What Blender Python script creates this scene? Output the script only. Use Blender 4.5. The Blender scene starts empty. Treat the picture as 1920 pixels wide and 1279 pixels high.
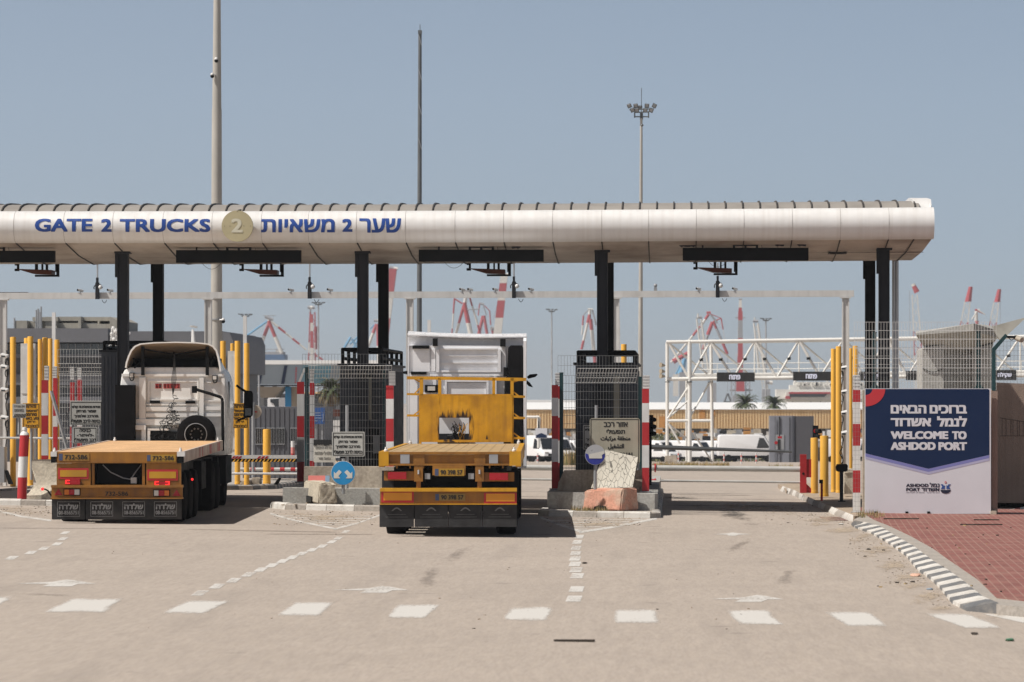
import bpy, bmesh, math, random
from mathutils import Vector, Matrix
from mathutils.geometry import delaunay_2d_cdt
R = math.radians
rnd = random.Random(11)
S = bpy.context.scene
COL = S.collection
# ---- measures: focal length in photo pixels, vanishing point of the gate's depth axis, camera height
K, CX, HY, H = 7000.0, 1265.0, 746.0, 2.4
def X(px, D): return (px-CX)*D/K
def Z(py, D): return H-(py-HY)*D/K
def P(px, py, D): return Vector((X(px, D), D, Z(py, D)))
# ---- camera
cam = bpy.data.cameras.new('camera'); co = bpy.data.objects.new('camera', cam); COL.objects.link(co)
co.location = (0, 0, H); co.rotation_euler = (R(90), 0, 0)
cam.sensor_width = 36; cam.lens = 36*K/1920
cam.shift_x = -(CX-960)/1920; cam.shift_y = (HY-639.5)/1920
cam.clip_start = 1; cam.clip_end = 12000
cam.dof.use_dof = True; cam.dof.focus_distance = 78; cam.dof.aperture_fstop = 4.5
S.camera = co
# ---- sky, sun, exposure
SUN_EL, SUN_AZ = 55.0, 245.0            # azimuth clockwise from +Y
w = bpy.data.worlds.new('World'); S.world = w; w.use_nodes = True
nt = w.node_tree; bg = nt.nodes['Background']
sky = nt.nodes.new('ShaderNodeTexSky'); sky.sky_type = 'NISHITA'; sky.sun_disc = False
sky.sun_elevation = R(SUN_EL); sky.sun_rotation = R(SUN_AZ)
sky.air_density = 1.0; sky.dust_density = 3.5; sky.ozone_density = 0.0; sky.altitude = 0
# hazy day: the sky keeps the tone it has a little higher up right down to the horizon
tc = nt.nodes.new('ShaderNodeTexCoord'); va = nt.nodes.new('ShaderNodeVectorMath'); va.operation = 'ADD'; va.inputs[1].default_value = (0, 0, .14)
vn = nt.nodes.new('ShaderNodeVectorMath'); vn.operation = 'NORMALIZE'
nt.links.new(tc.outputs['Generated'], va.inputs[0]); nt.links.new(va.outputs[0], vn.inputs[0]); nt.links.new(vn.outputs[0], sky.inputs[0])
tint = nt.nodes.new('ShaderNodeMix'); tint.data_type = 'RGBA'; tint.blend_type = 'MULTIPLY'
tint.inputs['Factor'].default_value = 1.0
nt.links.new(sky.outputs[0], tint.inputs[6]); tint.inputs[7].default_value = (1.02, 0.95, 0.885, 1)
# brightest towards the horizon, deeper overhead
sx = nt.nodes.new('ShaderNodeSeparateXYZ'); nt.links.new(tc.outputs['Generated'], sx.inputs[0])
mr = nt.nodes.new('ShaderNodeMapRange'); mr.inputs[1].default_value = .08; mr.inputs[2].default_value = .6; mr.inputs[3].default_value = 1.1; mr.inputs[4].default_value = .24; nt.links.new(sx.outputs[2], mr.inputs[0])
ov = nt.nodes.new('ShaderNodeVectorMath'); ov.operation = 'SCALE'; nt.links.new(tint.outputs[2], ov.inputs[0]); nt.links.new(mr.outputs[0], ov.inputs['Scale'])
nt.links.new(ov.outputs[0], bg.inputs['Color'])
bg.inputs['Strength'].default_value = 0.139
sl = bpy.data.lights.new('sun', 'SUN'); sl.energy = 5.0; sl.angle = R(0.5); sl.color = (1.0, 0.955, 0.90)
so = bpy.data.objects.new('sun', sl); COL.objects.link(so)
sd = Vector((math.sin(R(SUN_AZ))*math.cos(R(SUN_EL)), math.cos(R(SUN_AZ))*math.cos(R(SUN_EL)), math.sin(R(SUN_EL))))
so.rotation_euler = sd.to_track_quat('Z', 'Y').to_euler(); so.location = (0, 0, 60)
S.view_settings.view_transform = 'Standard'; S.view_settings.look = 'None'
S.view_settings.exposure = 0.03; S.view_settings.gamma = 1.0
S.cycles.max_bounces = 6; S.cycles.transparent_max_bounces = 8

# ================= helpers =================
def lerp(a, b, t): return a+(b-a)*t
def G(x, y):
    """ground height: slight cross fall to the right, the port behind the gate lies lower"""
    z = -0.012*(max(-25, min(25, x))+7)
    z *= max(0, min(1, (230-y)/120)) if y > 110 else 1
    for (a, za), (b, zb) in (((0, 0), (96, 0)), ((96, 0), (230, -1.54)), ((230, -1.54), (365, -3.9)), ((365, -3.9), (450, -5.2)), ((450, -5.2), (1e5, -5.2))):
        if a <= y < b: return z+lerp(za, zb, (y-a)/(b-a))
    return z
def GD(px, py):
    D = 80.0
    for _ in range(40): D = (H-G(X(px, D), D))*K/(py-HY)
    return D
def GP(px, py):
    D = GD(px, py); x = X(px, D); return Vector((x, D, G(x, D)))

MATS = {}
def mat(name, col, rough=.6, metal=0, var=.14, scale=1.5, dirt=0, dcol=(.12, .09, .06), dscale=2.5, streak=0, scol=(.12, .1, .08), bump=0, bscale=30, emit=None, spec=.4, fine=0, dlo=.48, dhi=.72, sscl=(9, 9, .5)):
    if name in MATS: return MATS[name]
    m = bpy.data.materials.new(name); m.use_nodes = True; MATS[name] = m
    n = m.node_tree.nodes; L = m.node_tree.links; b = n['Principled BSDF']
    b.inputs['Roughness'].default_value = rough; b.inputs['Metallic'].default_value = metal
    b.inputs['Specular IOR Level'].default_value = spec
    geo = n.new('ShaderNodeNewGeometry'); pos = geo.outputs['Position']
    def noise(s, det=4, scl=None):
        t = n.new('ShaderNodeTexNoise'); t.inputs['Scale'].default_value = s; t.inputs['Detail'].default_value = det
        if scl:
            mp = n.new('ShaderNodeMapping'); mp.inputs['Scale'].default_value = scl; L.new(pos, mp.inputs[0]); L.new(mp.outputs[0], t.inputs['Vector'])
        else: L.new(pos, t.inputs['Vector'])
        return t.outputs['Fac']
    def rng(src, a, b_, c, d):
        t = n.new('ShaderNodeMapRange'); t.inputs[1].default_value = a; t.inputs[2].default_value = b_; t.inputs[3].default_value = c; t.inputs[4].default_value = d
        L.new(src, t.inputs[0]); return t.outputs[0]
    def mix(fac, a, bb, mode='MIX'):
        t = n.new('ShaderNodeMix'); t.data_type = 'RGBA'; t.blend_type = mode
        for sock, v in ((t.inputs[0], fac), (t.inputs[6], a), (t.inputs[7], bb)):
            if hasattr(v, 'links'): L.new(v, sock)
            elif isinstance(v, (int, float)): sock.default_value = v
            else: sock.default_value = (*v, 1)
        return t.outputs[2]
    c = col
    if var:
        f = rng(noise(scale), .25, .75, 1-var, 1+var)
        g = n.new('ShaderNodeCombineColor'); [L.new(f, g.inputs[i]) for i in range(3)]
        c = mix(1.0, col, g.outputs[0], 'MULTIPLY')
    if fine:
        f = rng(noise(fine, 3), .3, .7, .82, 1.18)
        g = n.new('ShaderNodeCombineColor'); [L.new(f, g.inputs[i]) for i in range(3)]
        c = mix(1.0, c, g.outputs[0], 'MULTIPLY')
    if dirt: c = mix(rng(noise(dscale, 8), dlo, dhi, 0, dirt), c, dcol)
    if streak: c = mix(rng(noise(1.0, 5, sscl), .45, .78, 0, streak), c, scol)
    if hasattr(c, 'links'): L.new(c, b.inputs['Base Color'])
    else: b.inputs['Base Color'].default_value = (*c, 1)
    L.new(rng(noise(6), .3, .7, max(.05, rough-.1), min(1, rough+.1)), b.inputs['Roughness'])
    if bump:
        bp = n.new('ShaderNodeBump'); bp.inputs['Strength'].default_value = bump; bp.inputs['Distance'].default_value = .02
        L.new(noise(bscale, 6), bp.inputs['Height']); L.new(bp.outputs[0], b.inputs['Normal'])
    if emit:
        b.inputs['Emission Color'].default_value = (*emit[0], 1); b.inputs['Emission Strength'].default_value = emit[1]
    return m

ORG = {}
class MB:
    def __init__(s, m=None): s.bm = bmesh.new(); s.mats = []; s.cur = 0; m and s.m(m)
    def m(s, m):
        if m not in s.mats: s.mats.append(m)
        s.cur = s.mats.index(m); return s
    def face(s, vs):
        try: f = s.bm.faces.new(vs); f.material_index = s.cur; f.smooth = True; return f
        except ValueError: return None
    def poly(s, pts): return s.face([s.bm.verts.new(p) for p in pts])
    def box(s, x0, x1, y0, y1, z0, z1):
        if x0 > x1: x0, x1 = x1, x0
        if y0 > y1: y0, y1 = y1, y0
        if z0 > z1: z0, z1 = z1, z0
        v = [s.bm.verts.new((x, y, z)) for z in (z0, z1) for y in (y0, y1) for x in (x0, x1)]
        for q in ((0, 2, 3, 1), (4, 5, 7, 6), (0, 1, 5, 4), (2, 6, 7, 3), (0, 4, 6, 2), (1, 3, 7, 5)): s.face([v[i] for i in q])
        return v
    def obox(s, c, u, v, wv):
        """box around centre c with half vectors"""
        c = Vector(c); u = Vector(u); v = Vector(v); wv = Vector(wv)
        if u.cross(v).dot(wv) < 0: u = -u
        V = [s.bm.verts.new(c+a*u+b*v+d*wv) for d in (-1, 1) for b in (-1, 1) for a in (-1, 1)]
        for q in ((0, 2, 3, 1), (4, 5, 7, 6), (0, 1, 5, 4), (2, 6, 7, 3), (0, 4, 6, 2), (1, 3, 7, 5)): s.face([V[i] for i in q])
        return V
    def prism(s, pts, ax, a, b):
        """polygon extruded along an axis: x: pts=(y,z), y: pts=(x,z), z: pts=(x,y)"""
        f = {'x': lambda p, t: (t, p[0], p[1]), 'y': lambda p, t: (p[0], t, p[1]), 'z': lambda p, t: (p[0], p[1], t)}[ax]
        A = [s.bm.verts.new(f(p, a)) for p in pts]; B = [s.bm.verts.new(f(p, b)) for p in pts]
        n = len(pts); fs = [s.face(A), s.face(B[::-1])]
        for i in range(n): fs.append(s.face([A[i], B[i], B[(i+1) % n], A[(i+1) % n]]))
        bmesh.ops.recalc_face_normals(s.bm, faces=[q for q in fs if q])
        return A+B
    def tube(s, p, q, r, n=8, r2=None, caps=True, sq=False):
        p = Vector(p); q = Vector(q); r2 = r if r2 is None else r2; d = (q-p)
        if d.length < 1e-6: return
        d.normalize(); u = d.orthogonal().normalized() if abs(d.z) < .95 else Vector((1, 0, 0))
        if abs(d.z) < .95: u = Vector((0, 0, 1)).cross(d).normalized()
        v = d.cross(u).normalized(); off = math.pi/4 if n == 4 else 0
        A = []; B = []
        for i in range(n):
            a = 2*math.pi*i/n+off; e = u*math.cos(a)+v*math.sin(a)
            A.append(s.bm.verts.new(p+e*r)); B.append(s.bm.verts.new(q+e*r2))
        for i in range(n): s.face([A[i], A[(i+1) % n], B[(i+1) % n], B[i]])
        if caps: s.face(A[::-1]); s.face(B)
    def path(s, pts, r, n=6):
        for a, b in zip(pts[:-1], pts[1:]): s.tube(a, b, r, n)
    def banded(s, p, q, r, ms, n=8, r2=None):
        p = Vector(p); q = Vector(q); r2 = r if r2 is None else r2; k = len(ms)
        for i, m in enumerate(ms):
            s.m(m); s.tube(p.lerp(q, i/k), p.lerp(q, (i+1)/k), lerp(r, r2, i/k), n, lerp(r, r2, (i+1)/k))
    def lathe(s, prof, c=(0, 0, 0), n=16, ax='z', caps=True):
        c = Vector(c); rings = []
        for r, h in prof:
            ring = []
            for i in range(n):
                a = 2*math.pi*i/n; ca, sa = r*math.cos(a), r*math.sin(a)
                v = {'z': (ca, sa, h), 'x': (h, ca, sa), 'y': (sa, h, ca)}[ax]
                ring.append(s.bm.verts.new(c+Vector(v)))
            rings.append(ring)
        fs = []
        for a, b in zip(rings[:-1], rings[1:]):
            for i in range(n): fs.append(s.face([a[i], a[(i+1) % n], b[(i+1) % n], b[i]]))
        if caps and prof[0][0] > 1e-4: fs.append(s.face(rings[0][::-1]))
        if caps and prof[-1][0] > 1e-4: fs.append(s.face(rings[-1]))
    def ball(s, c, rx, ry=None, rz=None, n=10):
        ry = ry or rx; rz = rz or rx
        r = bmesh.ops.create_uvsphere(s.bm, u_segments=n, v_segments=max(5, n//2+1), radius=1, matrix=Matrix.Translation(c) @ Matrix.Diagonal((rx, ry, rz, 1)))
        for v in r['verts']:
            for f in v.link_faces: f.material_index = s.cur; f.smooth = True
    def disc(s, c, r, y0, y1, n=28):
        s.prism([(c[0]+r*math.cos(2*math.pi*i/n), c[1]+r*math.sin(2*math.pi*i/n)) for i in range(n)], 'y', y0, y1)
    def text(s, body, x0, x1, z0, z1, y, bold=0.0):
        """lettering fitted into a box on a plane facing -Y; bold = stroke growth in metres"""
        vs, fs = glyphs(body)
        xa = min(v[0] for v in vs); xb = max(v[0] for v in vs); za = min(v[1] for v in vs); zb = max(v[1] for v in vs)
        sx = (x1-x0-bold)/(xb-xa); sz = (z1-z0-bold*.6)/(zb-za)
        offs = [(0, 0)] if not bold else [(-.5, -.3), (.5, .3), (-.5, .3), (.5, -.3), (0, 0)]
        new = []
        for k, (ox, oz) in enumerate(offs):
            V = [s.bm.verts.new((x0+bold*.5+(v[0]-xa)*sx+ox*bold, y-k*.0009-v[2]*.00017, z0+bold*.3+(v[1]-za)*sz+oz*bold)) for v in vs]
            new += V
            for f in fs: s.face([V[i] for i in f])
        return new
    def build(s, name, parent=None, org=None, flat=False, weld=False):
        if weld: bmesh.ops.remove_doubles(s.bm, verts=s.bm.verts, dist=.0005)
        o_ = Vector(org) if org is not None else (ORG[parent.name] if parent else Vector((0, 0, 0)))
        if o_.length: bmesh.ops.translate(s.bm, vec=-o_, verts=s.bm.verts)
        me = bpy.data.meshes.new(name); s.bm.to_mesh(me); s.bm.free()
        for m in s.mats: me.materials.append(m)
        me.set_sharp_from_angle(angle=R(1 if flat else 38))
        o = bpy.data.objects.new(name, me); COL.objects.link(o)
        if parent: o.parent = parent; ORG[o.name] = o_
        else: o.location = o_; ORG[o.name] = o_
        return o
GC = {}
def glyphs(body):
    if body in GC: return GC[body]
    c = bpy.data.curves.new('t', 'FONT'); c.body = body; c.resolution_u = 3; c.fill_mode = 'NONE'
    o = bpy.data.objects.new('t', c); COL.objects.link(o)
    dg = bpy.context.evaluated_depsgraph_get(); me = bpy.data.meshes.new_from_object(o.evaluated_get(dg))
    # outlines -> loops -> each outer loop with its holes is filled on its own
    nxt = {}
    for e in me.edges: a_, b_ = e.vertices; nxt.setdefault(a_, []).append(b_); nxt.setdefault(b_, []).append(a_)
    seen = set(); loops = []
    for v0 in range(len(me.vertices)):
        if v0 in seen or v0 not in nxt: continue
        lp = [v0]; seen.add(v0); cur = v0
        while True:
            q = [t for t in nxt[cur] if t not in seen]
            if not q: break
            cur = q[0]; seen.add(cur); lp.append(cur)
        pts = []
        for i in lp:
            p = me.vertices[i].co.xy
            if not pts or (p-pts[-1]).length > 1e-5: pts.append(p.copy())
        if len(pts) > 2: loops.append(pts)
    def inside(p, L_):
        c_ = False; j = len(L_)-1
        for i in range(len(L_)):
            if (L_[i].y > p.y) != (L_[j].y > p.y) and p.x < (L_[j].x-L_[i].x)*(p.y-L_[i].y)/(L_[j].y-L_[i].y)+L_[i].x: c_ = not c_
            j = i
        return c_
    def area(L_): return abs(sum(L_[i-1].x*L_[i].y-L_[i].x*L_[i-1].y for i in range(len(L_))))
    par = []
    for i, L_ in enumerate(loops):
        cs = [j for j, M_ in enumerate(loops) if j != i and area(M_) > area(L_) and sum(inside(p, M_) for p in L_[::max(1, len(L_)//6)]) >= len(L_[::max(1, len(L_)//6)])]
        par.append(min(cs, key=lambda j: area(loops[j])) if cs else None)
    vs = []; fs = []; k = 0
    for i, L_ in enumerate(loops):
        if par[i] is not None and par[par[i]] is None: continue
        grp = [L_]+[loops[j] for j in range(len(loops)) if par[j] == i]; pv = []; pe = []
        for g_ in grp: o_ = len(pv); pv += g_; pe += [(o_+t, o_+(t+1) % len(g_)) for t in range(len(g_))]
        rv, re_, rf, *_ = delaunay_2d_cdt(pv, pe, [], 1, 1e-6); o_ = len(vs)
        vs += [(p.x, p.y, k % 5) for p in rv]; k += 1
        for f in rf:
            P_ = [rv[t] for t in f]; ce = sum(P_, Vector((0, 0)))/len(P_)
            if not inside(ce, L_) or any(inside(ce, g_) for g_ in grp[1:]): continue
            ar = sum(P_[t-1].x*P_[t].y-P_[t].x*P_[t-1].y for t in range(len(P_)))
            fs.append([o_+t for t in (f if ar > 0 else f[::-1])])
    bpy.data.objects.remove(o); bpy.data.curves.remove(c); bpy.data.meshes.remove(me)
    GC[body] = (vs, fs); return GC[body]
def heb(t):
    """logical order to visual order (digits keep theirs)"""
    out = ''; i = 0; t = t[::-1]
    while i < len(t):
        j = i
        while j < len(t) and t[j].isdigit(): j += 1
        if j > i: out += t[i:j][::-1]; i = j
        else: out += t[i]; i += 1
    return out
def tag(o, label, cat, group=None, kind=None):
    if label: o['label'] = label
    if cat: o['category'] = cat
    if group: o['group'] = group
    if kind: o['kind'] = kind
    return o
def thing(name, label, cat, loc=(0, 0, 0), group=None, rz=0, local=False):
    o = bpy.data.objects.new(name, None); COL.objects.link(o); o.location = loc; o.rotation_euler = (0, 0, rz)
    o.empty_display_size = .2
    ORG[o.name] = Vector((0, 0, 0)) if local else Vector(loc)
    return tag(o, label, cat, group)
def one(mb, name, label, cat, loc, group=None, **k):
    return tag(mb.build(name, None, org=loc, **k), label, cat, group)
def struct(mb, name, org=(0, 0, 0), kind='structure', **k):
    o = mb.build(name, None, org=org, **k); o['kind'] = kind; return o
def dup(root, loc, label=None, group=None, rz=None):
    r = root.copy(); COL.objects.link(r); r.location = loc
    if rz is not None: r.rotation_euler = (0, 0, rz)
    if label: r['label'] = label
    if group: r['group'] = group
    for ch in list(root.children):
        c = ch.copy(); COL.objects.link(c); c.parent = r
        for g in list(ch.children):
            d = g.copy(); COL.objects.link(d); d.parent = c
    return r

# ================= materials =================
M_white = mat('white_paint', (.74, .73, .70), .4, dirt=.25, dcol=(.42, .37, .3), streak=.15, scol=(.4, .35, .28))
M_cab = mat('white_truck_paint', (.76, .75, .72), .28, var=.05, dirt=.3, dcol=(.5, .43, .34), dscale=1.2, streak=.12, scol=(.45, .38, .3), spec=.5)
M_cab2 = mat('pale_grey_truck_paint', (.80, .81, .83), .28, var=.05, dirt=.15, dcol=(.5, .48, .44), dscale=1.2, spec=.5)
M_ochre = mat('ochre_truck_paint', (.31, .135, .018), .5, var=.2, dirt=.7, dcol=(.16, .075, .025), dscale=2.2, streak=.45, scol=(.1, .05, .02), bump=.15)
M_gold = mat('yellow_truck_paint', (.60, .30, .012), .45, var=.16, dirt=.5, dcol=(.22, .1, .02), dscale=3, streak=.3, scol=(.12, .06, .02), bump=.25, bscale=8)
M_deckL = mat('pale_dusty_deck', (.58, .36, .185), .85, var=.14, dirt=.4, dcol=(.40, .24, .12), dscale=1.4, fine=14)
M_deckR = mat('worn_plank_deck', (.40, .275, .13), .8, var=.2, dirt=.75, dcol=(.3, .22, .16), dscale=1.6, fine=10)
M_rubber = mat('black_rubber', (.009, .009, .010), .9, var=.3, spec=.06)
M_flap = mat('dusty_rubber_flap', (.02, .02, .021), .75, var=.3, dirt=.4, dcol=(.12, .11, .1), scale=4)
M_flapg = mat('grey_dusty_flap', (.045, .045, .046), .85, var=.3, dirt=.5, dcol=(.022, .022, .022), spec=.1, scale=5, dscale=4)
M_black = mat('black_metal', (.009, .010, .011), .65, var=.25, dirt=.15, dcol=(.03, .028, .026), spec=.1)
M_dark = mat('charcoal_paint', (.02, .022, .027), .6, var=.2, streak=.25, scol=(.045, .042, .04), spec=.2)
M_booth = mat('dark_grey_cladding', (.045, .052, .066), .6, var=.2, streak=.4, scol=(.1, .095, .09), dirt=.25, dcol=(.12, .105, .09))
M_steel = mat('galvanised_steel', (.42, .43, .44), .45, .6, var=.2)
M_grey = mat('grey_metal', (.30, .31, .32), .5, .2, var=.15)
M_chrome = mat('shiny_metal', (.7, .7, .7), .2, 1, var=.1)
M_yel = mat('yellow_post_paint', (.78, .42, .055), .5, var=.08, dirt=.25, dcol=(.5, .27, .08), dscale=1.5, streak=.2, scol=(.35, .2, .07))
M_red = mat('red_paint', (.42, .025, .03), .45, var=.15, dirt=.25, dcol=(.2, .02, .02))
M_pwhite = mat('white_post_paint', (.66, .66, .65), .5, var=.08, dirt=.3, dcol=(.42, .4, .37), streak=.3, scol=(.35, .32, .28))
M_conc = mat('concrete', (.42, .365, .295), .9, var=.2, dirt=.55, dcol=(.2, .165, .13), dscale=3, streak=.5, scol=(.14, .11, .09), bump=.4, fine=18)
M_concl = mat('pale_concrete', (.50, .45, .36), .9, var=.18, dirt=.5, dcol=(.3, .25, .19), dscale=4, bump=.5, fine=20)
M_concg = mat('grey_concrete', (.38, .375, .35), .9, var=.14, dirt=.5, dcol=(.2, .18, .155), dscale=3, bump=.4, fine=20)
M_pink = mat('faded_red_concrete', (.60, .31, .22), .9, var=.25, dirt=.85, dcol=(.55, .44, .34), dscale=3.5, bump=.5, fine=20)
M_browall = mat('brown_concrete', (.30, .225, .18), .9, var=.12, dirt=.4, dcol=(.22, .16, .125), dscale=1.2, streak=.35, scol=(.18, .13, .1), bump=.3)
M_signgrey = mat('grey_sign_face', (.46, .46, .43), .5, var=.08, dirt=.3, dcol=(.26, .25, .22))
M_ink = mat('black_ink', (.02, .02, .02), .6, var=.1)
M_signyel = mat('yellow_sign_face', (.62, .31, .02), .5, var=.08, dirt=.25, dcol=(.4, .2, .03))
M_signold = mat('stained_sign_face', (.36, .34, .27), .6, var=.1, dirt=.5, dcol=(.26, .235, .17), streak=.5, scol=(.25, .22, .16))
M_blue = mat('blue_sign_face', (.015, .25, .55), .45, var=.06, dirt=.15, dcol=(.1, .25, .4))
M_arrow = mat('sign_white', (.62, .60, .55), .5, var=.08)
M_navy = mat('navy_print', (.010, .024, .07), .6, var=.06, spec=.15)
M_lav = mat('lavender_print', (.2, .21, .47), .5, var=.04)
M_lav2 = mat('pale_lavender_print', (.42, .42, .58), .5, var=.04)
M_pred = mat('red_print', (.5, .035, .045), .5, var=.05)
M_bwhite = mat('billboard_white', (.64, .65, .69), .5, var=.03, dirt=.12, dcol=(.52, .52, .53))
M_letblue = mat('blue_lettering', (.015, .06, .27), .4, var=.12)
M_fascia = mat('white_metal_fascia', (.69, .685, .67), .42, .05, var=.03, streak=.24, scol=(.42, .37, .31), spec=.5, sscl=(9, .3, .4))
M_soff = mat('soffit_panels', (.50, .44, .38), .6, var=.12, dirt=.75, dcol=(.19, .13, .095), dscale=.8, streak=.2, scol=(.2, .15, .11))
M_roof = mat('roof_sheet', (.28, .26, .235), .6, var=.12, dirt=.3, dcol=(.18, .16, .14))
M_disc = mat('faded_disc', (.42, .38, .24), .6, var=.1, dirt=.4, dcol=(.32, .29, .18))
M_discn = mat('faded_numeral', (.56, .55, .44), .6, var=.06)
M_rust = mat('rusty_red', (.09, .028, .018), .6, var=.3, dirt=.5, dcol=(.1, .03, .02))
M_beam = mat('off_white_beam', (.60, .595, .58), .5, var=.06, dirt=.25, dcol=(.42, .39, .34), streak=.2)
M_mastc = mat('concrete_mast', (.40, .385, .35), .8, var=.1, dirt=.3, dcol=(.3, .27, .23), dscale=.6)
M_mastd = mat('dark_steel_mast', (.14, .15, .155), .5, .4, var=.15)
M_tail = mat('lit_tail_lamp', (.6, .01, .01), .3, emit=((1, .03, .03), 1.3))
M_lens = mat('red_lens', (.36, .012, .02), .25, var=.15)
M_orange = mat('orange_lens', (.62, .17, .02), .3, var=.1)
M_clear = mat('clear_lens', (.6, .58, .54), .3, var=.1)
M_reflY = mat('yellow_reflector', (.46, .25, .02), .4, var=.2, dirt=.4, dcol=(.25, .13, .03))
M_reflO = mat('orange_reflector', (.66, .27, .02), .4, var=.12)
M_plate = mat('yellow_plate', (.38, .215, .025), .4, var=.1, dirt=.3, dcol=(.22, .13, .04))
M_plateb = mat('plate_blue', (.06, .08, .16), .4)
M_glass = mat('dark_glass', (.02, .024, .03), .08, var=.05, spec=.8)
M_green = mat('dark_green_post', (.012, .05, .055), .45, var=.2, dirt=.2, dcol=(.05, .07, .06))
M_wire = mat('galvanised_wire', (.62, .62, .60), .6, 0, var=.15)
M_wired = mat('dull_wire', (.24, .245, .245), .5, .3, var=.15)
M_pipe = mat('barrier_pipe', (.50, .50, .48), .45, .2, var=.1, dirt=.3, dcol=(.3, .28, .25))
def worn(name, col, lo=.15, hi=.75, amt=1.0, ns=2.2, fine=28):
    m = bpy.data.materials.new(name); m.use_nodes = True; n = m.node_tree.nodes; L = m.node_tree.links; b = n['Principled BSDF']; b.inputs['Roughness'].default_value = .9; b.inputs['Base Color'].default_value = (*col, 1); b.inputs['Specular IOR Level'].default_value = .2
    pos = n.new('ShaderNodeNewGeometry').outputs['Position']; at = n.new('ShaderNodeAttribute'); at.attribute_name = 'wear'
    def noise(s, scl):
        mp = n.new('ShaderNodeMapping'); mp.inputs['Scale'].default_value = scl; L.new(pos, mp.inputs[0]); t = n.new('ShaderNodeTexNoise'); t.inputs['Scale'].default_value = s; t.inputs['Detail'].default_value = 6; L.new(mp.outputs[0], t.inputs['Vector']); return t.outputs['Fac']
    def math_(op, a, b_):
        t = n.new('ShaderNodeMath'); t.operation = op
        for s_, v in zip(t.inputs, (a, b_)):
            if hasattr(v, 'links'): L.new(v, s_)
            else: s_.default_value = v
        return t.outputs[0]
    k = math_('ADD', math_('MULTIPLY', at.outputs['Fac'], 1.0), math_('MULTIPLY', math_('SUBTRACT', noise(ns, (1, .35, 1)), .5), 1.25))
    k = math_('ADD', k, math_('MULTIPLY', math_('SUBTRACT', noise(fine, (1, .15, 1)), .5), .9))
    r = n.new('ShaderNodeMapRange'); r.interpolation_type = 'SMOOTHSTEP'; r.inputs[1].default_value = lo; r.inputs[2].default_value = hi; r.inputs[3].default_value = 0; r.inputs[4].default_value = amt; L.new(k, r.inputs[0])
    tr = n.new('ShaderNodeBsdfTransparent'); mx = n.new('ShaderNodeMixShader'); L.new(r.outputs[0], mx.inputs[0]); L.new(tr.outputs[0], mx.inputs[1]); L.new(b.outputs[0], mx.inputs[2]); L.new(mx.outputs[0], n['Material Output'].inputs['Surface'])
    return m
M_mark = worn('worn_road_paint', (.64, .62, .58), .05, .9, .82); M_oil = worn('oil_stain', (.06, .055, .052), .25, .95, .6, 1.3, 12); M_sand = worn('drifted_sand', (.47, .385, .29), .25, .9, .8, 1.6, 14); M_skid_shadow = worn('tyre_and_shadow_mark', (.15, .13, .115), .3, .95, .28, 3.0, 20)
M_paint = mat('road_paint', (.60, .58, .53), .85, var=.1, dirt=.95, dcol=(.33, .275, .225), dscale=1.5, fine=30, dlo=.36, dhi=.74)
M_cable = mat('black_cable', (.012, .012, .012), .6, var=.1)
# ================= the ground =================
def road_material():
    m = bpy.data.materials.new('pale_dusty_asphalt'); m.use_nodes = True
    n = m.node_tree.nodes; L = m.node_tree.links; b = n['Principled BSDF']; b.inputs['Roughness'].default_value = .9; b.inputs['Specular IOR Level'].default_value = .25
    pos = n.new('ShaderNodeNewGeometry').outputs['Position']
    def noise(s, det, scl=(1, 1, 1)):
        mp = n.new('ShaderNodeMapping'); mp.inputs['Scale'].default_value = scl; L.new(pos, mp.inputs[0])
        t = n.new('ShaderNodeTexNoise'); t.inputs['Scale'].default_value = s; t.inputs['Detail'].default_value = det; L.new(mp.outputs[0], t.inputs['Vector']); return t.outputs['Fac']
    def ramp(src, a, b_, c, d):
        t = n.new('ShaderNodeMapRange'); t.inputs[1].default_value = a; t.inputs[2].default_value = b_; t.inputs[3].default_value = c; t.inputs[4].default_value = d; L.new(src, t.inputs[0]); return t.outputs[0]
    def mix(f, a, c, mode='MIX'):
        t = n.new('ShaderNodeMix'); t.data_type = 'RGBA'; t.blend_type = mode; L.new(f, t.inputs[0])
        if hasattr(a, 'links'): L.new(a, t.inputs[6])
        else: t.inputs[6].default_value = (*a, 1)
        t.inputs[7].default_value = (*c, 1); return t.outputs[2]
    c = mix(ramp(noise(.35, 6), .3, .7, 0, 1), (.41, .355, .305), (.375, .325, .28))
    c = mix(ramp(noise(34, 4, (1, .09, 1)), .36, .72, 0, .42), c, (.25, .212, .177))          # aggregate
    c = mix(ramp(noise(15, 5, (1, .10, 1)), .35, .7, .0, .30), c, (.48, .41, .335))            # dusty specks
    c = mix(ramp(noise(1, 6, (1.6, .14, 1)), .54, .74, 0, .30), c, (.235, .205, .18))   # tyre-polished streaks along the lanes
    c = mix(ramp(noise(.23, 3, (1, .6, 1)), .60, .72, 0, .2), c, (.27, .235, .205))    # old patches
    c = mix(ramp(noise(1, 4, (7, .9, 1)), .35, .7, 0, .18), c, (.24, .20, .168))
    c = mix(ramp(noise(1.1, 7), .67, .74, 0, .5), c, (.17, .15, .135))            # oil spots
    L.new(c, b.inputs['Base Color'])
    bp = n.new('ShaderNodeBump'); bp.inputs['Strength'].default_value = .5; bp.inputs['Distance'].default_value = .012
    L.new(noise(55, 4), bp.inputs['Height']); L.new(bp.outputs[0], b.inputs['Normal'])
    return m
M_road = road_material()
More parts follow.
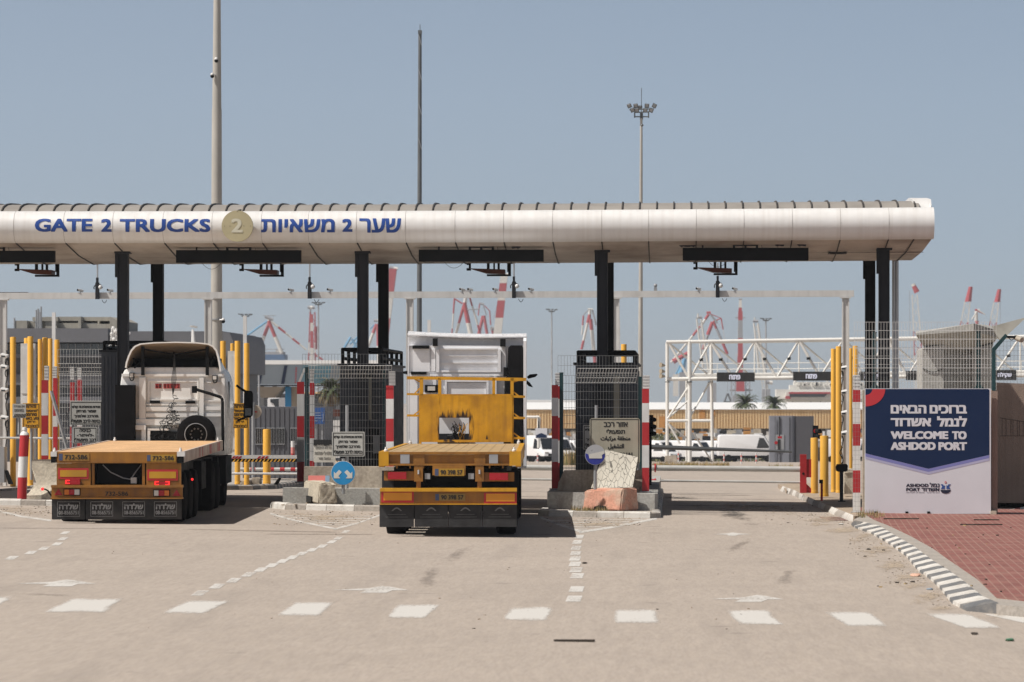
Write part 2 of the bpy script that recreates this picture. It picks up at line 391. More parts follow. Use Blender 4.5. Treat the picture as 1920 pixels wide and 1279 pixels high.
def brick_material():
    m = bpy.data.materials.new('red_paving_bricks'); m.use_nodes = True
    n = m.node_tree.nodes; L = m.node_tree.links; b = n['Principled BSDF']; b.inputs['Roughness'].default_value = .9
    pos = n.new('ShaderNodeNewGeometry').outputs['Position']
    mp = n.new('ShaderNodeMapping'); mp.inputs['Rotation'].default_value = (0, 0, R(92.2)); L.new(pos, mp.inputs[0])
    t = n.new('ShaderNodeTexBrick'); t.inputs['Scale'].default_value = 1; t.inputs['Brick Width'].default_value = .42; t.inputs['Row Height'].default_value = .125
    t.inputs['Mortar Size'].default_value = .010; t.inputs['Color1'].default_value = (.235, .083, .068, 1); t.inputs['Color2'].default_value = (.18, .066, .054, 1); t.inputs['Mortar'].default_value = (.27, .15, .12, 1)
    L.new(mp.outputs[0], t.inputs['Vector'])
    no = n.new('ShaderNodeTexNoise'); no.inputs['Scale'].default_value = 1.2; no.inputs['Detail'].default_value = 8; L.new(pos, no.inputs['Vector'])
    r = n.new('ShaderNodeMapRange'); r.inputs[1].default_value = .42; r.inputs[2].default_value = .72; r.inputs[3].default_value = 0; r.inputs[4].default_value = .32; L.new(no.outputs['Fac'], r.inputs[0])
    x = n.new('ShaderNodeMix'); x.data_type = 'RGBA'; L.new(r.outputs[0], x.inputs[0]); L.new(t.outputs['Color'], x.inputs[6]); x.inputs[7].default_value = (.36, .24, .18, 1)
    L.new(x.outputs[2], b.inputs['Base Color']); return m
M_brick = brick_material()
M_kw = mat('white_kerb_paint', (.56, .54, .50), .85, var=.12, dirt=.8, dcol=(.36, .32, .27), dscale=5, bump=.4)
M_kb = mat('dark_kerb_paint', (.13, .133, .137), .85, var=.2, dirt=.5, dcol=(.3, .27, .23), dscale=5, bump=.4)
M_kr = mat('red_kerb_paint', (.42, .05, .045), .85, var=.15, dirt=.4, dcol=(.3, .2, .16), dscale=5)
M_strip = mat('kerb_side_concrete', (.33, .30, .265), .9, var=.12, dirt=.5, dcol=(.4, .34, .27), dscale=3, fine=20)
M_dirt = mat('sandy_dirt', (.36, .285, .21), .95, var=.2, dirt=.5, dcol=(.22, .16, .11), dscale=5, fine=18, bump=.5)

xs = sorted(set([-3000, -900, -300, -120, -60, -40] + [-25+2.5*i for i in range(21)] + [40, 60, 120, 300, 900, 3000]))
ys = [-30, 0, 10, 20, 30, 40, 50, 60, 70, 80, 90, 96, 103, 110, 125, 140, 155, 170, 185, 200, 215, 230, 260, 300, 365, 400, 450, 600, 1000, 2000, 5000]
mb = MB(M_road); V = [[mb.bm.verts.new((x, y, G(x, y))) for x in xs] for y in ys]
for j in range(len(ys)-1):
    for i in range(len(xs)-1): mb.face([V[j][i], V[j][i+1], V[j+1][i+1], V[j+1][i]])
struct(mb, 'ground')

def gpt(px, py, h=.004):
    D = 80.
    for _ in range(40): D = (H-G(X(px, D), D)-h)*K/(py-HY)
    return Vector((X(px, D), D, G(X(px, D), D)+h))
def gquad(mb, pts, h=.004):
    V = [gpt(*p, h) for p in pts]
    nz = sum((V[i].x*V[(i+1) % len(V)].y-V[(i+1) % len(V)].x*V[i].y) for i in range(len(V)))
    mb.poly(V if nz > 0 else V[::-1])
# markings, at the places they have on the road
def WB(m): mb = MB(m); mb.lay = mb.bm.verts.layers.float.new('wear'); return mb
def wquad(mb, pts, nx=12, ny=5, h=.004, k=7):
    A, B_, C_, D_ = [gpt(*p, h) for p in pts]; rows = []
    for j in range(ny+1):
        r = []
        for i in range(nx+1):
            u, v = i/nx, j/ny; p = A.lerp(B_, u).lerp(D_.lerp(C_, u), v); vt = mb.bm.verts.new(p); vt[mb.lay] = min(1, k*min(u, 1-u, v*.9+.04, (1-v)*.9+.04)); r.append(vt)
        rows.append(r)
    for a, b in zip(rows[:-1], rows[1:]):
        for i in range(nx):
            f = mb.face([a[i], a[i+1], b[i+1], b[i]]); f.normal_update()
            if f.normal.z < 0: f.normal_flip()
def gq(mb, pts, h=.004):
    n0 = len(mb.bm.verts); gquad(mb, pts, h); mb.bm.verts.ensure_lookup_table()
    for v in mb.bm.verts[n0:]: v[mb.lay] = .7

mb = WB(M_mark)
for q in (((-60, 1119), (27, 1119), (-12, 1145), (-120, 1145)), ((135, 1122), (235, 1122), (200, 1148), (75, 1148)), ((350, 1126), (438, 1126), (385, 1151), (295, 1151)),
          ((550, 1129), (633, 1129), (600, 1155), (512, 1155)), ((741, 1133), (830, 1133), (798, 1159), (722, 1159)), ((953, 1138), (1041, 1138), (1028, 1164), (941, 1164)),
          ((1150, 1142), (1231, 1142), (1240, 1168), (1147, 1168)), ((1360, 1144), (1444, 1144), (1470, 1171), (1380, 1171)), ((1540, 1147), (1632, 1147), (1670, 1175), (1588, 1175)),
          ((1728, 1150), (1818, 1150), (1884, 1178), (1806, 1178)), ((1838, 1151), (1890, 1151), (2010, 1172), (1935, 1172))): wquad(mb, q)
struct(mb, 'crossing_marking')
mb = WB(M_mark)
for x, y in ((1086, 1006), (1082, 1016), (1080, 1027), (1079, 1037), (1078, 1047), (1078, 1057), (1080, 1068), (1082, 1079), (1081, 1104), (1076, 1122)):
    s_ = .5+(y-1000)/240; gq(mb, [(x-14*s_-2, y+5*s_+1), (x+12*s_, y+5*s_+1), (x+14*s_+2, y-4*s_-1), (x-11*s_, y-4*s_-1)])
for x, y in ((648, 997), (634, 1009), (622, 1016), (604, 1024), (585, 1031), (566, 1038), (548, 1045), (530, 1052), (510, 1060), (489, 1068), (466, 1077), (438, 1088), (407, 1099), (375, 1112)):
    s_ = .55+(y-997)/230; gq(mb, [(x-17*s_, y+4.6*s_), (x+4*s_, y+4.6*s_), (x+17*s_, y-4.6*s_), (x-4*s_, y-4.6*s_)])
for x, y in ((122, 999), (118, 1010), (107, 1020), (83, 1028), (58, 1036), (22, 1046), (-15, 1055)):
    s_ = .6+(y-997)/200; gq(mb, [(x-17*s_, y+4*s_), (x+4*s_, y+4*s_), (x+17*s_, y-4*s_), (x-4*s_, y-4*s_)])
struct(mb, 'lane_line')
mb = WB(M_mark)
for ox, oy, s_ in ((0, 0, 1), (593, 12, .92), (1296, 29, .92)):
    gq(mb, [(ox+100+(x-100)*s_, oy+y) for x, y in ((25, 1094), (98, 1091), (125, 1086.5), (142, 1088), (180, 1094.5), (146, 1095), (134, 1099.5), (80, 1099.5), (92, 1095))])
gq(mb, [(1338, 1001.5), (1360, 1000.5), (1374, 998.5), (1388, 1000.3), (1410, 1001.5), (1385, 1002.5), (1380, 1004.5), (1366, 1004.5), (1364, 1002.5)])
struct(mb, 'lane_arrow')
mb = WB(M_mark)
def gline(pts, w=4):
    for (x0, y0), (x1, y1) in zip(pts[:-1], pts[1:]): gq(mb, [(x0, y0-w/2), (x1, y1-w/2), (x1, y1+w/2), (x0, y0+w/2)])
gline([(1013, 970), (1050, 984), (1090, 997)], 4.5); gline([(1086, 998), (1150, 988), (1232, 972)], 4)
gline([(507, 963), (545, 974), (630, 992)], 3.2); gline([(626, 992.5), (670, 981), (712, 966)], 3.2); gline([(-20, 953), (5, 960), (40, 968.5), (96, 976)], 3.5)
for k in range(5): gline([(1030+13*k, 976+4*k), (1205-26*k, 974+4.6*k)], 1.2); gline([(528+18*k, 967+4*k), (698-11*k, 968+4.4*k)], 1)
struct(mb, 'island_marking')

mb = WB(M_oil); wquad(mb, k=1.8, pts=[(1325, 948), (1400, 948), (1440, 992), (1345, 975)], h=.006); wquad(mb, k=1.8, pts=[(1230, 930), (1320, 931), (1320, 938), (1232, 937)], h=.006); struct(mb, 'oil_stain')
mb = WB(M_skid_shadow)
for q in (((800, 1058), (840, 1058), (812, 1110), (760, 1110)), ((1330, 1035), (1420, 1000), (1430, 1004), (1345, 1060)), ((1470, 1060), (1500, 1060), (1490, 1100), (1440, 1100)), ((0, 1108), (180, 1116), (180, 1119), (0, 1117)), ((860, 1020), (900, 1020), (860, 1060), (800, 1060))): wquad(mb, q, h=.007, k=2.0)  # tyre marks; the thin far-left strip paints the shadow of an unseen pole
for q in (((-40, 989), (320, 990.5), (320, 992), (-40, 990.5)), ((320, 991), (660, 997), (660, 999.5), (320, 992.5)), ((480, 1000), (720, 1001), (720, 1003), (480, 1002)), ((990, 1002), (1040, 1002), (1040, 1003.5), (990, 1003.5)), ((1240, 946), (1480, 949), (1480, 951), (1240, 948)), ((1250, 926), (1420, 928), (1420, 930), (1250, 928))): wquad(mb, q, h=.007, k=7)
struct(mb, 'tyre_and_shadow_mark')
mb = WB(M_sand); KX = [(1560, 970), (1600, 992), (1632, 1006), (1664, 1025), (1696, 1050), (1722, 1080), (1742, 1096), (1762, 1112), (1786, 1140), (1815, 1152)]
for (x0, y0), (x1, y1) in zip(KX[:-1], KX[1:]): wquad(mb, [(x0-70, y0-2), (x0+10, y0-12), (x1+10, y1-12), (x1-90, y1+4)], h=.008, k=1.6)
wquad(mb, [(1005, 970), (1235, 970), (1215, 990), (1060, 994)], h=.008, k=1.4); wquad(mb, [(500, 958), (712, 960), (690, 985), (540, 985)], h=.008, k=1.4); wquad(mb, [(-40, 945), (100, 948), (100, 972), (-40, 960)], h=.008, k=1.4); wquad(mb, [(1235, 934), (1560, 940), (1590, 985), (1240, 948)], h=.008, k=1.2); wquad(mb, [(1790, 1150), (2000, 1138), (2000, 1150), (1850, 1162)], h=.008, k=1.6); struct(mb, 'drifted_sand')
def kerb(name, outer, inner, n, ms, h=.13):
    def at(pl, t):
        L_ = [0]
        for a, b in zip(pl[:-1], pl[1:]): L_.append(L_[-1]+(b-a).length)
        d = t*L_[-1]
        for i in range(len(pl)-1):
            if d <= L_[i+1]+1e-9: return pl[i].lerp(pl[i+1], (d-L_[i])/max(1e-9, L_[i+1]-L_[i]))
        return pl[-1]
    O = [gpt(*p, 0) for p in outer]; I = [gpt(*p, h) for p in inner]; mb = MB()
    for i in range(n):
        mb.m(ms[i % len(ms)]); j = rnd.uniform(-.004, .004); e = .0006
        a0, a1 = at(O, i/n+e), at(O, (i+1)/n-e); b0, b1 = at(I, i/n+e), at(I, (i+1)/n-e)
        rows = []
        for (a, b) in ((a0, b0), (a1, b1)):
            za = G(a.x, a.y)
            rows.append([mb.bm.verts.new(v) for v in ((a.x, a.y, za-.02), (lerp(a.x, b.x, .03), lerp(a.y, b.y, .03), za+h*.30+j), (lerp(a.x, b.x, .86), lerp(a.y, b.y, .86), za+h*.97+j), (b.x, b.y, za+h+j*.3), (b.x, b.y, za-.02))])
        A, B = rows
        for k in range(4): mb.face([A[k], B[k], B[k+1], A[k+1]])
        mb.face(A[::-1]); mb.face(B)
        bmesh.ops.recalc_face_normals(mb.bm, faces=list({f for v in A+B for f in v.link_faces}))
    return struct(mb, name)
KO = [(1596, 985), (1603, 991), (1633, 1001), (1666, 1020), (1698, 1043), (1721, 1071), (1743, 1086), (1761, 1103), (1784, 1132), (1812, 1146)]
KI = [(1600, 977), (1613, 977), (1649, 986), (1682, 1006), (1715, 1025), (1752, 1053), (1780, 1070), (1810, 1092), (1843, 1119), (1872, 1131)]
kerb('kerb', KO, KI, 39, [M_kb, M_kw])
kerb('kerb', [(1463, 921), (1496, 934), (1525, 948), (1546, 957), (1564, 966), (1592, 977)], [(1468, 912), (1500, 925), (1530, 938), (1552, 947), (1572, 955), (1600, 966)], 15, [M_kw, M_strip])
def sheet(mb, px, h):
    V = [gpt(*p, h) for p in px]; nz = sum(V[i].x*V[(i+1) % len(V)].y-V[(i+1) % len(V)].x*V[i].y for i in range(len(V)))
    mb.poly(V if nz > 0 else V[::-1])
def slab(mb, pts, h0, h1):
    """raised surface with sides, following the ground"""
    n = len(pts); top = [mb.bm.verts.new((x, y, G(x, y)+h1)) for x, y in pts]; bot = [mb.bm.verts.new((x, y, G(x, y)+h0)) for x, y in pts]
    fs = [mb.face(top)]+[mb.face([bot[i], bot[(i+1) % n], top[(i+1) % n], top[i]]) for i in range(n)]
    if fs[0].normal.z < 0 or True: bmesh.ops.recalc_face_normals(mb.bm, faces=[f for f in fs if f])
    fs[0].normal_update()
def xy(px, py, h=0): v = gpt(px, py, h); return (v.x, v.y)
# brick footway on the right, its concrete margin, the sandy verge behind
BR = [(1622, 964), (1640, 975), (1666, 985), (1706, 1004), (1748, 1027), (1777, 1048), (1833, 1086), (1869, 1121)]
mb = MB(M_brick); slab(mb, [xy(*p, .128) for p in BR]+[xy(1925, 1127, .128), (9.5, 46), (12, 60), (12, 82), (7.6, 82), (3.9, 82), xy(1618, 958, .128)], -.02, .128); struct(mb, 'brick_footway')
mb = MB(M_strip); V1 = [xy(*p, .122) for p in ((1601, 974), (1615, 978), (1650, 987), (1684, 1008), (1717, 1027), (1754, 1055), (1782, 1072), (1812, 1094), (1845, 1121), (1873, 1134), (1940, 1140))]
V2 = [xy(*p, .122) for p in [(1925, 1126)]+BR[::-1]]
slab(mb, V1+V2, -.02, .122); struct(mb, 'footway_margin')
mb = MB(M_dirt); slab(mb, [xy(1470, 914, .115), xy(1502, 927, .115), xy(1532, 940, .115), xy(1554, 949, .115), xy(1575, 957, .115), xy(1602, 968, .115), xy(1625, 966, .115), (4.6, 81), (4.8, 88), (4.8, 112), (4.0, 116), (3.1, 112), (3.0, 100)], -.02, .115); struct(mb, 'verge')
mb = MB(mat('drain_grate', (.2, .12, .1), .8, var=.3, dirt=.5, dcol=(.3, .25, .2)))
sheet(mb, [(1535, 969), (1600, 969), (1604, 976), (1548, 976)], .006); struct(mb, 'drain_cover')
# traffic islands: kerbed base with a raised concrete plinth
def island(name, kpts, ppts, ph, parts_n, ms, pm=M_concg):
    mb = MB(M_strip); slab(mb, kpts, -.02, .10)
    n = len(kpts); cx = sum(p[0] for p in kpts)/n; cy = sum(p[1] for p in kpts)/n; k = 0
    for i in range(n):
        a, b = kpts[i], kpts[(i+1) % n]; L_ = math.dist(a, b); c = max(1, round(L_/.5))
        for j in range(c):
            mb.m(ms[k % len(ms)]); k += 1
            p = [lerp(a[0], b[0], (j+.01)/c), lerp(a[1], b[1], (j+.01)/c)]; q = [lerp(a[0], b[0], (j+.99)/c), lerp(a[1], b[1], (j+.99)/c)]
            mx, my = cx-(p[0]+q[0])/2, cy-(p[1]+q[1])/2; d = Vector((-(b[1]-a[1]), b[0]-a[0])).normalized()
            if d.x*mx+d.y*my < 0: d = -d
            hh = .13+rnd.uniform(-.01, .008)
            z = [G(*p), G(*q)]
            A = [mb.bm.verts.new((t[0]+d.x*o, t[1]+d.y*o, zz+h)) for t, zz in ((p, z[0]), (q, z[1])) for o, h in ((-.02, -.02), (0, hh*.75), (.05, hh), (.17, hh), (.17, -.02))]
            fs = [mb.face([A[m_], A[m_+1], A[m_+6], A[m_+5]]) for m_ in range(4)]+[mb.face(A[0:5]), mb.face(A[5:10])]
            bmesh.ops.recalc_face_normals(mb.bm, faces=[f for f in fs if f])
    struct(mb, name)
    if ppts:
        mb = MB(pm); slab(mb, ppts, -.02, .10+ph); struct(mb, 'island_plinth')
island('traffic_island', [(-2.84, 77.9), (-2.6, 77.3), (-1.6, 76.9), (-.5, 76.75), (-.30, 77.1), (-.30, 98), (-2.84, 98)], [(-2.70, 79.1), (-.42, 78.6), (-.36, 78.9), (-.36, 97.5), (-2.70, 97.5)], .36, 1, [M_kw, M_kw, M_strip])
island('traffic_island', [(-8.72, 80.6), (-8.3, 79.6), (-7.4, 79.3), (-6.2, 79.1), (-5.6, 79.4), (-5.6, 99), (-8.62, 99)], [(-8.45, 80.5), (-5.75, 80.5), (-5.75, 98.5), (-8.45, 98.5)], .345, 1, [M_kw, M_kw, M_strip])
island('traffic_island', [(-16.5, 80.9), (-14.6, 80.3), (-13, 80.35), (-12.2, 80.9), (-12.2, 100), (-15.5, 100)], None, 0, 1, [M_kw, M_strip])
island('traffic_island', [(-12.1, 94.3), (-10.8, 95.6), (-10.4, 97.2), (-10.6, 108), (-12.1, 108)], None, 0, 1, [M_kb, M_strip])
# ================= gate canopy =================
D0 = 80.5; SL = .0046; XL = X(0, D0)
def slope(x): return .086*max(0, (x-X(430, D0))/(X(1750, D0)-X(430, D0)))**1.6
XE = X(1752, D0)
cn = thing('gate_canopy', 'long white rounded metal canopy spanning the truck lanes with blue gate lettering', 'canopy', (0, 84, 0))
FP = [(80.45+.34*(1-math.cos(R(a))), 6.092+.345*math.sin(R(a))) for a in (88, 74, 60, 46, 32, 18, 4, -10, -24, -38, -52, -66, -80, -88)]
def fy(z):
    for (ya, za), (yb, zb) in zip(FP[:-1], FP[1:]):
        if zb <= z <= za: return lerp(ya, yb, (za-z)/(za-zb))
    return FP[0][0] if z > FP[0][1] else FP[-1][0]
SP = [(80.78, 5.747), (82.55, 5.543), (84.6, 5.43), (86.6, 5.53), (88.2, 5.72)]
BP = [(88.2, 5.72), (88.38, 5.9), (88.4, 6.1), (88.3, 6.3), (88.1, 6.42)]
RP = [(80.80, 6.437), (81.0, 6.52), (81.4, 6.595), (81.9, 6.636), (82.8, 6.67), (84.4, 6.69), (86.2, 6.64), (87.4, 6.54), (88.1, 6.42)]
def ends(y):
    t = (y-80.5)/7.7; return XE+.0+(.78 if t > .02 else 0)*min(1, t)*1.0
def sweep(mb, prof, xs, endf=None):
    rows = []
    for i, x in enumerate(xs):
        rows.append([mb.bm.verts.new(((endf(y) if (endf and i == len(xs)-1) else x), y, z+slope(x))) for y, z in prof])
    for a, b in zip(rows[:-1], rows[1:]):
        for k in range(len(prof)-1): mb.face([a[k], b[k], b[k+1], a[k+1]])
    bmesh.ops.recalc_face_normals(mb.bm, faces=mb.bm.faces[:])
PX = [i*1.067-19.1 for i in range(24)]
seams = [X(p, D0) for p in (26, 119.5, 211.5, 305.5, 397.5, 490, 578, 668, 760, 853, 944, 1036, 1128, 1216, 1305.5, 1395, 1485.5, 1576, 1667)]
mb = MB(M_fascia); sweep(mb, FP, [-20.0, -15.5]+seams+[XE]); fa = mb.build('fascia', cn)
mb = MB(mat('seam_line', (.30, .275, .25), .7))
for x in [seams[0]-1.07*2, seams[0]-1.07]+seams:
    pts = [Vector((x, y-.003, z+slope(x))) for y, z in FP]; mb.path(pts, .0035, 4)
mb.build('fascia_seam', fa)
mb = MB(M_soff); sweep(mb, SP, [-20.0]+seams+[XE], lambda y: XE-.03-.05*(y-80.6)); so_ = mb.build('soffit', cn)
mb = MB(M_ink)
for x in seams+[XE-.42]:
    pr = [Vector((x-(.035*(y-80.6) if x > XE-.5 else 0), y, z+slope(x)-.006)) for y, z in SP]; mb.path(pr, .016, 4)
mb.path([Vector((x, 82.55, 5.535+slope(x))) for x in (-20, XE-.1)], .008, 4)
mb.build('soffit_joint', so_)
mb = MB(M_fascia); sweep(mb, BP, [-20.0]+seams+[XE-.4]); mb.build('rear_fascia', cn)
mb = MB(M_roof); sweep(mb, RP, [-20.0]+seams+[XE-.3]); ro = mb.build('roof', cn)
mb = MB(mat('rib_shade', (.06, .055, .05), .6, var=.2)); x = X(31, D0)-.373*14  # ribs of roof sheet, coloured dark for their shaded sides and shadows
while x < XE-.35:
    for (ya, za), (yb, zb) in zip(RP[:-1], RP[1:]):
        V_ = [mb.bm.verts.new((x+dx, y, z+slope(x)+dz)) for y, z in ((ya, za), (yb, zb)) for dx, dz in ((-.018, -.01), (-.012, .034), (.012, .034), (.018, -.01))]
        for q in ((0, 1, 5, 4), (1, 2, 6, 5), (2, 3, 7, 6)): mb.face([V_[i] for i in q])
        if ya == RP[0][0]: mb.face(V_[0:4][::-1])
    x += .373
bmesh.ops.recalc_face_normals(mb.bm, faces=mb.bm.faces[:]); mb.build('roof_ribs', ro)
# end cap: closes the section, bulging a little
mb = MB(M_fascia); ring = FP+SP[1:]+BP[1:]+RP[::-1][1:-1]
A = [mb.bm.verts.new((XE-.03-.05*max(0, y-80.6), y, z+slope(XE))) for y, z in ring]; c0 = mb.bm.verts.new((XE+.05, 84.4, 6.05+slope(XE)))
for i in range(len(A)): mb.face([A[i], A[(i+1) % len(A)], c0])
bmesh.ops.recalc_face_normals(mb.bm, faces=mb.bm.faces[:]); mb.build('end_panel', cn)
mb = MB(M_fascia); zz = 6.437+slope(XE)
mb.prism([(81.0, zz+.0), (81.3, zz+.2), (82.6, zz+.30), (84.4, zz+.30), (84.4, zz+.1), (82, zz-.05)], 'x', XE-.42, XE-.02); mb.build('flashing', cn)
# columns
for k, (fx, rx) in enumerate(((231, 297), (680.5, 719), (1129.5, None), (1657.5, 1631.5), (-220, -125))):
    for D, px in ((82.1, fx), (87.7, rx)):
        if px is None: x = X(1129.5, 82.1)+.04
        else: x = X(px, D)
        zt = (5.60 if D < 85 else 5.66)+slope(x); g = G(x, D)
        mb = MB(M_dark if D < 85 else M_black); hw = .118
        for s in (-1, 1): mb.box(x+s*hw-s*.022, x+s*hw, D-.12, D+.12, g, zt)          # flanges
        mb.box(x-hw+.022, x+hw-.022, D-.085, D-.065, g, zt)
        mb.box(x-hw-.05, x-hw-.002, D-.1, D+.02, zt-.55, zt)                            # splice plate
        mb.box(x-.17, x+.17, D-.17, D+.17, zt-.03, zt+.02)
        mb.build('column', cn)
# drain pipes at the right end
mb = MB(M_steel)
for px in (1676, 1681.5): mb.tube((X(px, 88), 88, G(4, 88)), (X(px, 88), 88, 5.72), .045, 10)
mb.build('drain_pipe', cn)
# lettering wrapped round the fascia
def wrap(mb):
    for z in [5.8+.06*i for i in range(11)]:
        bmesh.ops.bisect_plane(mb.bm, geom=mb.bm.verts[:]+mb.bm.edges[:]+mb.bm.faces[:], plane_co=(0, 0, z), plane_no=(0, 0, 1))
    for v in mb.bm.verts: v.co.y = fy(v.co.z-slope(v.co.x))-.006+v.co.y*1.0
zs = lambda py: Z(py, D0)
def fl(t, xa, xb, ya, yb, m, bold):
    mb = MB(m); mb.text(t, X(xa, D0), X(xb, D0), zs(yb), zs(ya), 0, bold); wrap(mb); return mb.build('lettering', fa)
fl('GATE', 66, 174, 410, 435, M_letblue, .035); fl('2', 190, 210, 410.5, 435, M_letblue, .035); fl('TRUCKS', 225, 395, 410.5, 435.5, M_letblue, .035)
fl(heb('משאיות'), 490, 628, 410.5, 436, M_letblue, .03); fl('2', 642, 661, 410.5, 435, M_letblue, .035); fl(heb('שער'), 674, 752, 409.5, 436.5, M_letblue, .03)
# soffit lamp frame
mb = MB(M_ink); xa, xb = X(1553, 82.5), X(1587, 82.5); z_ = 5.50+slope(xa)
for a in ((xa, xb, 82.3, 82.34), (xa, xb, 82.75, 82.79), (xa, xa+.04, 82.34, 82.75), (xb-.04, xb, 82.34, 82.75)): mb.box(*a, z_+.015, z_+.05)
mb.build('soffit_lamp', so_)
# round disc with numeral
dz = thing('round_sign', 'round faded beige disc with a pale numeral 2 fixed on the canopy front', 'sign', (X(445, 80.3), 80.3, Z(424, 80.3)))
mb = MB(M_disc); mb.disc((X(445, 80.3), Z(424, 80.3)), 29.3*80.3/K, 80.28, 80.36, 40)
mb.m(M_ink)
for a, b in ((421, 424), (431, 424), (457, 423.5), (470, 424), (445, 396)): mb.ball((X(a, 80.27), 80.28, Z(b, 80.27)), .008, n=6)
mb.tube((X(447, 80.3), 80.3, Z(395, 80.3)), (X(447, 80.3), 80.75, Z(392, 80.3)), .02, 6); mb.build('disc', dz)
mb = MB(M_discn); mb.text('2', X(433.5, 80.27), X(455, 80.27), Z(436, 80.27), Z(410, 80.27), 80.275, .03); mb.build('numeral', dz)
# hanging black displays
DD = 81.3
for k, (xa, xb, ya, yb, lab) in enumerate(((-133, 102, 470, 492, 'black unlit display box hanging under the canopy above the leftmost lane'), (330, 564, 469, 492.5, 'black unlit display box hanging under the round disc on the canopy'),
        (785, 1019, 468, 490.5, 'black unlit display box hanging above the truck with the yellow headboard'), (1280, 1516, 464.5, 488.5, 'black unlit display box with pigeons on it above the open right lane'))):
    t = thing('lane_display', lab, 'display', ((X(xa, DD)+X(xb, DD))/2, DD, Z(yb, DD)), 'lane displays under the canopy')
    a, b, zb, zt = X(xa, DD), X(xb, DD), Z(yb, DD), Z(ya, DD)
    mb = MB(M_black); mb.box(a, b, DD, DD+.16, zb, zt); mb.build('housing', t)
    mb = MB(M_black); mb.box(a+.03, b-.03, DD-.006, DD-.001, zb+.03, zt-.03); mb.build('screen', t)
    mb = MB(M_dark); c = lerp(a, b, .5)
    for dx in (-.25, 0, .25): mb.box(c+dx-.025, c+dx+.025, DD+.06, DD+.11, zt, zt+.33)
    for h in (.04, .12): mb.box(c-.275, c+.275, DD+.05, DD+.055, zt+h, zt+h+.025)
    mb.box(a+.42, a+.455, DD+.06, DD+.1, zt, zt+.3)
    mb.build('hanger', t)
    mb = MB(M_cable)
    def sag(p, q, d, n=9, r=.006): mb.path([Vector(p).lerp(Vector(q), i/n)-Vector((0, 0, d*4*(i/n)*(1-i/n))) for i in range(n+1)], r, 4)
    sag((a+.55, DD+.08, zb), (a+.98, DD+.08, zb), .14); sag((a+.1, DD+.1, zb), (a+.33, DD+.1, zb), .03); sag((c+.3, DD+.1, zt+.3), (c+.36, DD+.1, zt), -.03); mb.build('cable', t)
# rusty red lane lamps hanging behind the canopy ridge
DS = 85.0
for k, (px, lab) in enumerate(((70, 'rusty lane lamp in a bent hanging bracket, leftmost under the canopy'), (491, 'rusty lane lamp in a bracket beside the thick concrete mast'), (917, 'rusty lane lamp in a bracket above the white truck cab'), (1342, 'rusty lane lamp in a bracket above the open right lane'))):
    t = thing('lane_lamp', lab, 'lane lamp', (X(px, DS), DS, Z(512, DS)), 'rusty lane lamps')
    dy = -3*(k == 3)-1*(k == 2); q = lambda x, y, o=0: Vector((X(px+x, DS), DS+o, Z(517+y+dy, DS)))
    mb = MB(M_black)
    for a, b in ((34, 40), (16, 20), (8, 11), (-4, 1)): mb.box(X(px+a, DS), X(px+b, DS), DS-.04, DS+.04, Z(510, DS), Z(490, DS)+.2)
    mb.box(X(px+36, DS), X(px+41, DS), DS-.04, DS+.04, Z(518+dy, DS), Z(490, DS)+.2); mb.box(X(px-4, DS), X(px+41, DS), DS-.05, DS+.05, Z(519+dy, DS), Z(515.5+dy, DS))
    mb.box(X(px-38, DS), X(px-34, DS), DS-.03, DS+.03, Z(508+dy, DS), Z(498, DS)+.1); mb.box(X(px-42, DS), X(px-34, DS), DS-.03, DS+.03, Z(498+dy, DS), Z(496+dy, DS)+.05)
    mb.box(X(px-42, DS), X(px-34, DS), DS-.05, DS+.05, Z(508.5+dy, DS), Z(504+dy, DS)); mb.build('bracket', t)
    mb = MB(M_rust); mb.prism([(X(px-36, DS), Z(505+dy, DS)), (X(px+30, DS), Z(507+dy, DS)), (X(px+30, DS), Z(515+dy, DS)), (X(px-5, DS), Z(514+dy, DS))], 'y', DS-.3, DS+.25); mb.build('lamp_body', t)
# pigeons sitting on the display
def pigeon(px, py, face, lab, puff=0):
    D = 81.38; c = Vector((X(px, D), D, Z(py, D))); g = Vector((c.x, c.y, c.z))
    mb = MB(mat('pigeon_feathers', (.05, .05, .06), .7, var=.5, scale=30))
    e = MB.ball
    s_ = face
    mb.path([c+Vector((-s_*.12, 0, .055)), c+Vector((-s_*.02, 0, .075))], .03, 8)
    mb.ball(c+Vector((0, 0, .085)), .085, .055, .06, 10); mb.ball(c+Vector((s_*.055, 0, .115)), .042, .04, .055, 8)
    mb.tube(c+Vector((s_*.05, 0, .11)), c+Vector((s_*.065, 0, .165)), .036, 8, .022); mb.ball(c+Vector((s_*.07, 0, .178)), .03, .026, .026, 8)
    mb.tube(c+Vector((s_*.09, 0, .178)), c+Vector((s_*.118, 0, .17)), .009, 6, .003); mb.tube(c+Vector((-s_*.05, 0, .075)), c+Vector((-s_*.17, 0, .045)), .04, 8, .022)
    for dy in (-.02, .02): mb.tube(c+Vector((.005, dy, -.002)), c+Vector((.0, dy, .05)), .006, 5)
    bmesh.ops.scale(mb.bm, vec=(.8, .8, 1.0), verts=mb.bm.verts, space=Matrix.Translation(-c))
    one(mb, 'pigeon', lab, 'pigeon', c, 'pigeons on the display')
pigeon(1458, 464.3, -1, 'grey pigeon with tail to the right on the black display, nearer its middle')
pigeon(1499.5, 464.3, -1, 'grey pigeon sitting upright near the right end of the black display')
pigeon(1278, 465.3, -1, 'dark pigeon leaning out over the left end of the black display')
pigeon(1300, 465.3, 1, 'dark pigeon beside the left hanger on top of the black display')
pigeon(971, 468.7, 1, 'dark pigeon alone on the display above the yellow headboard truck')

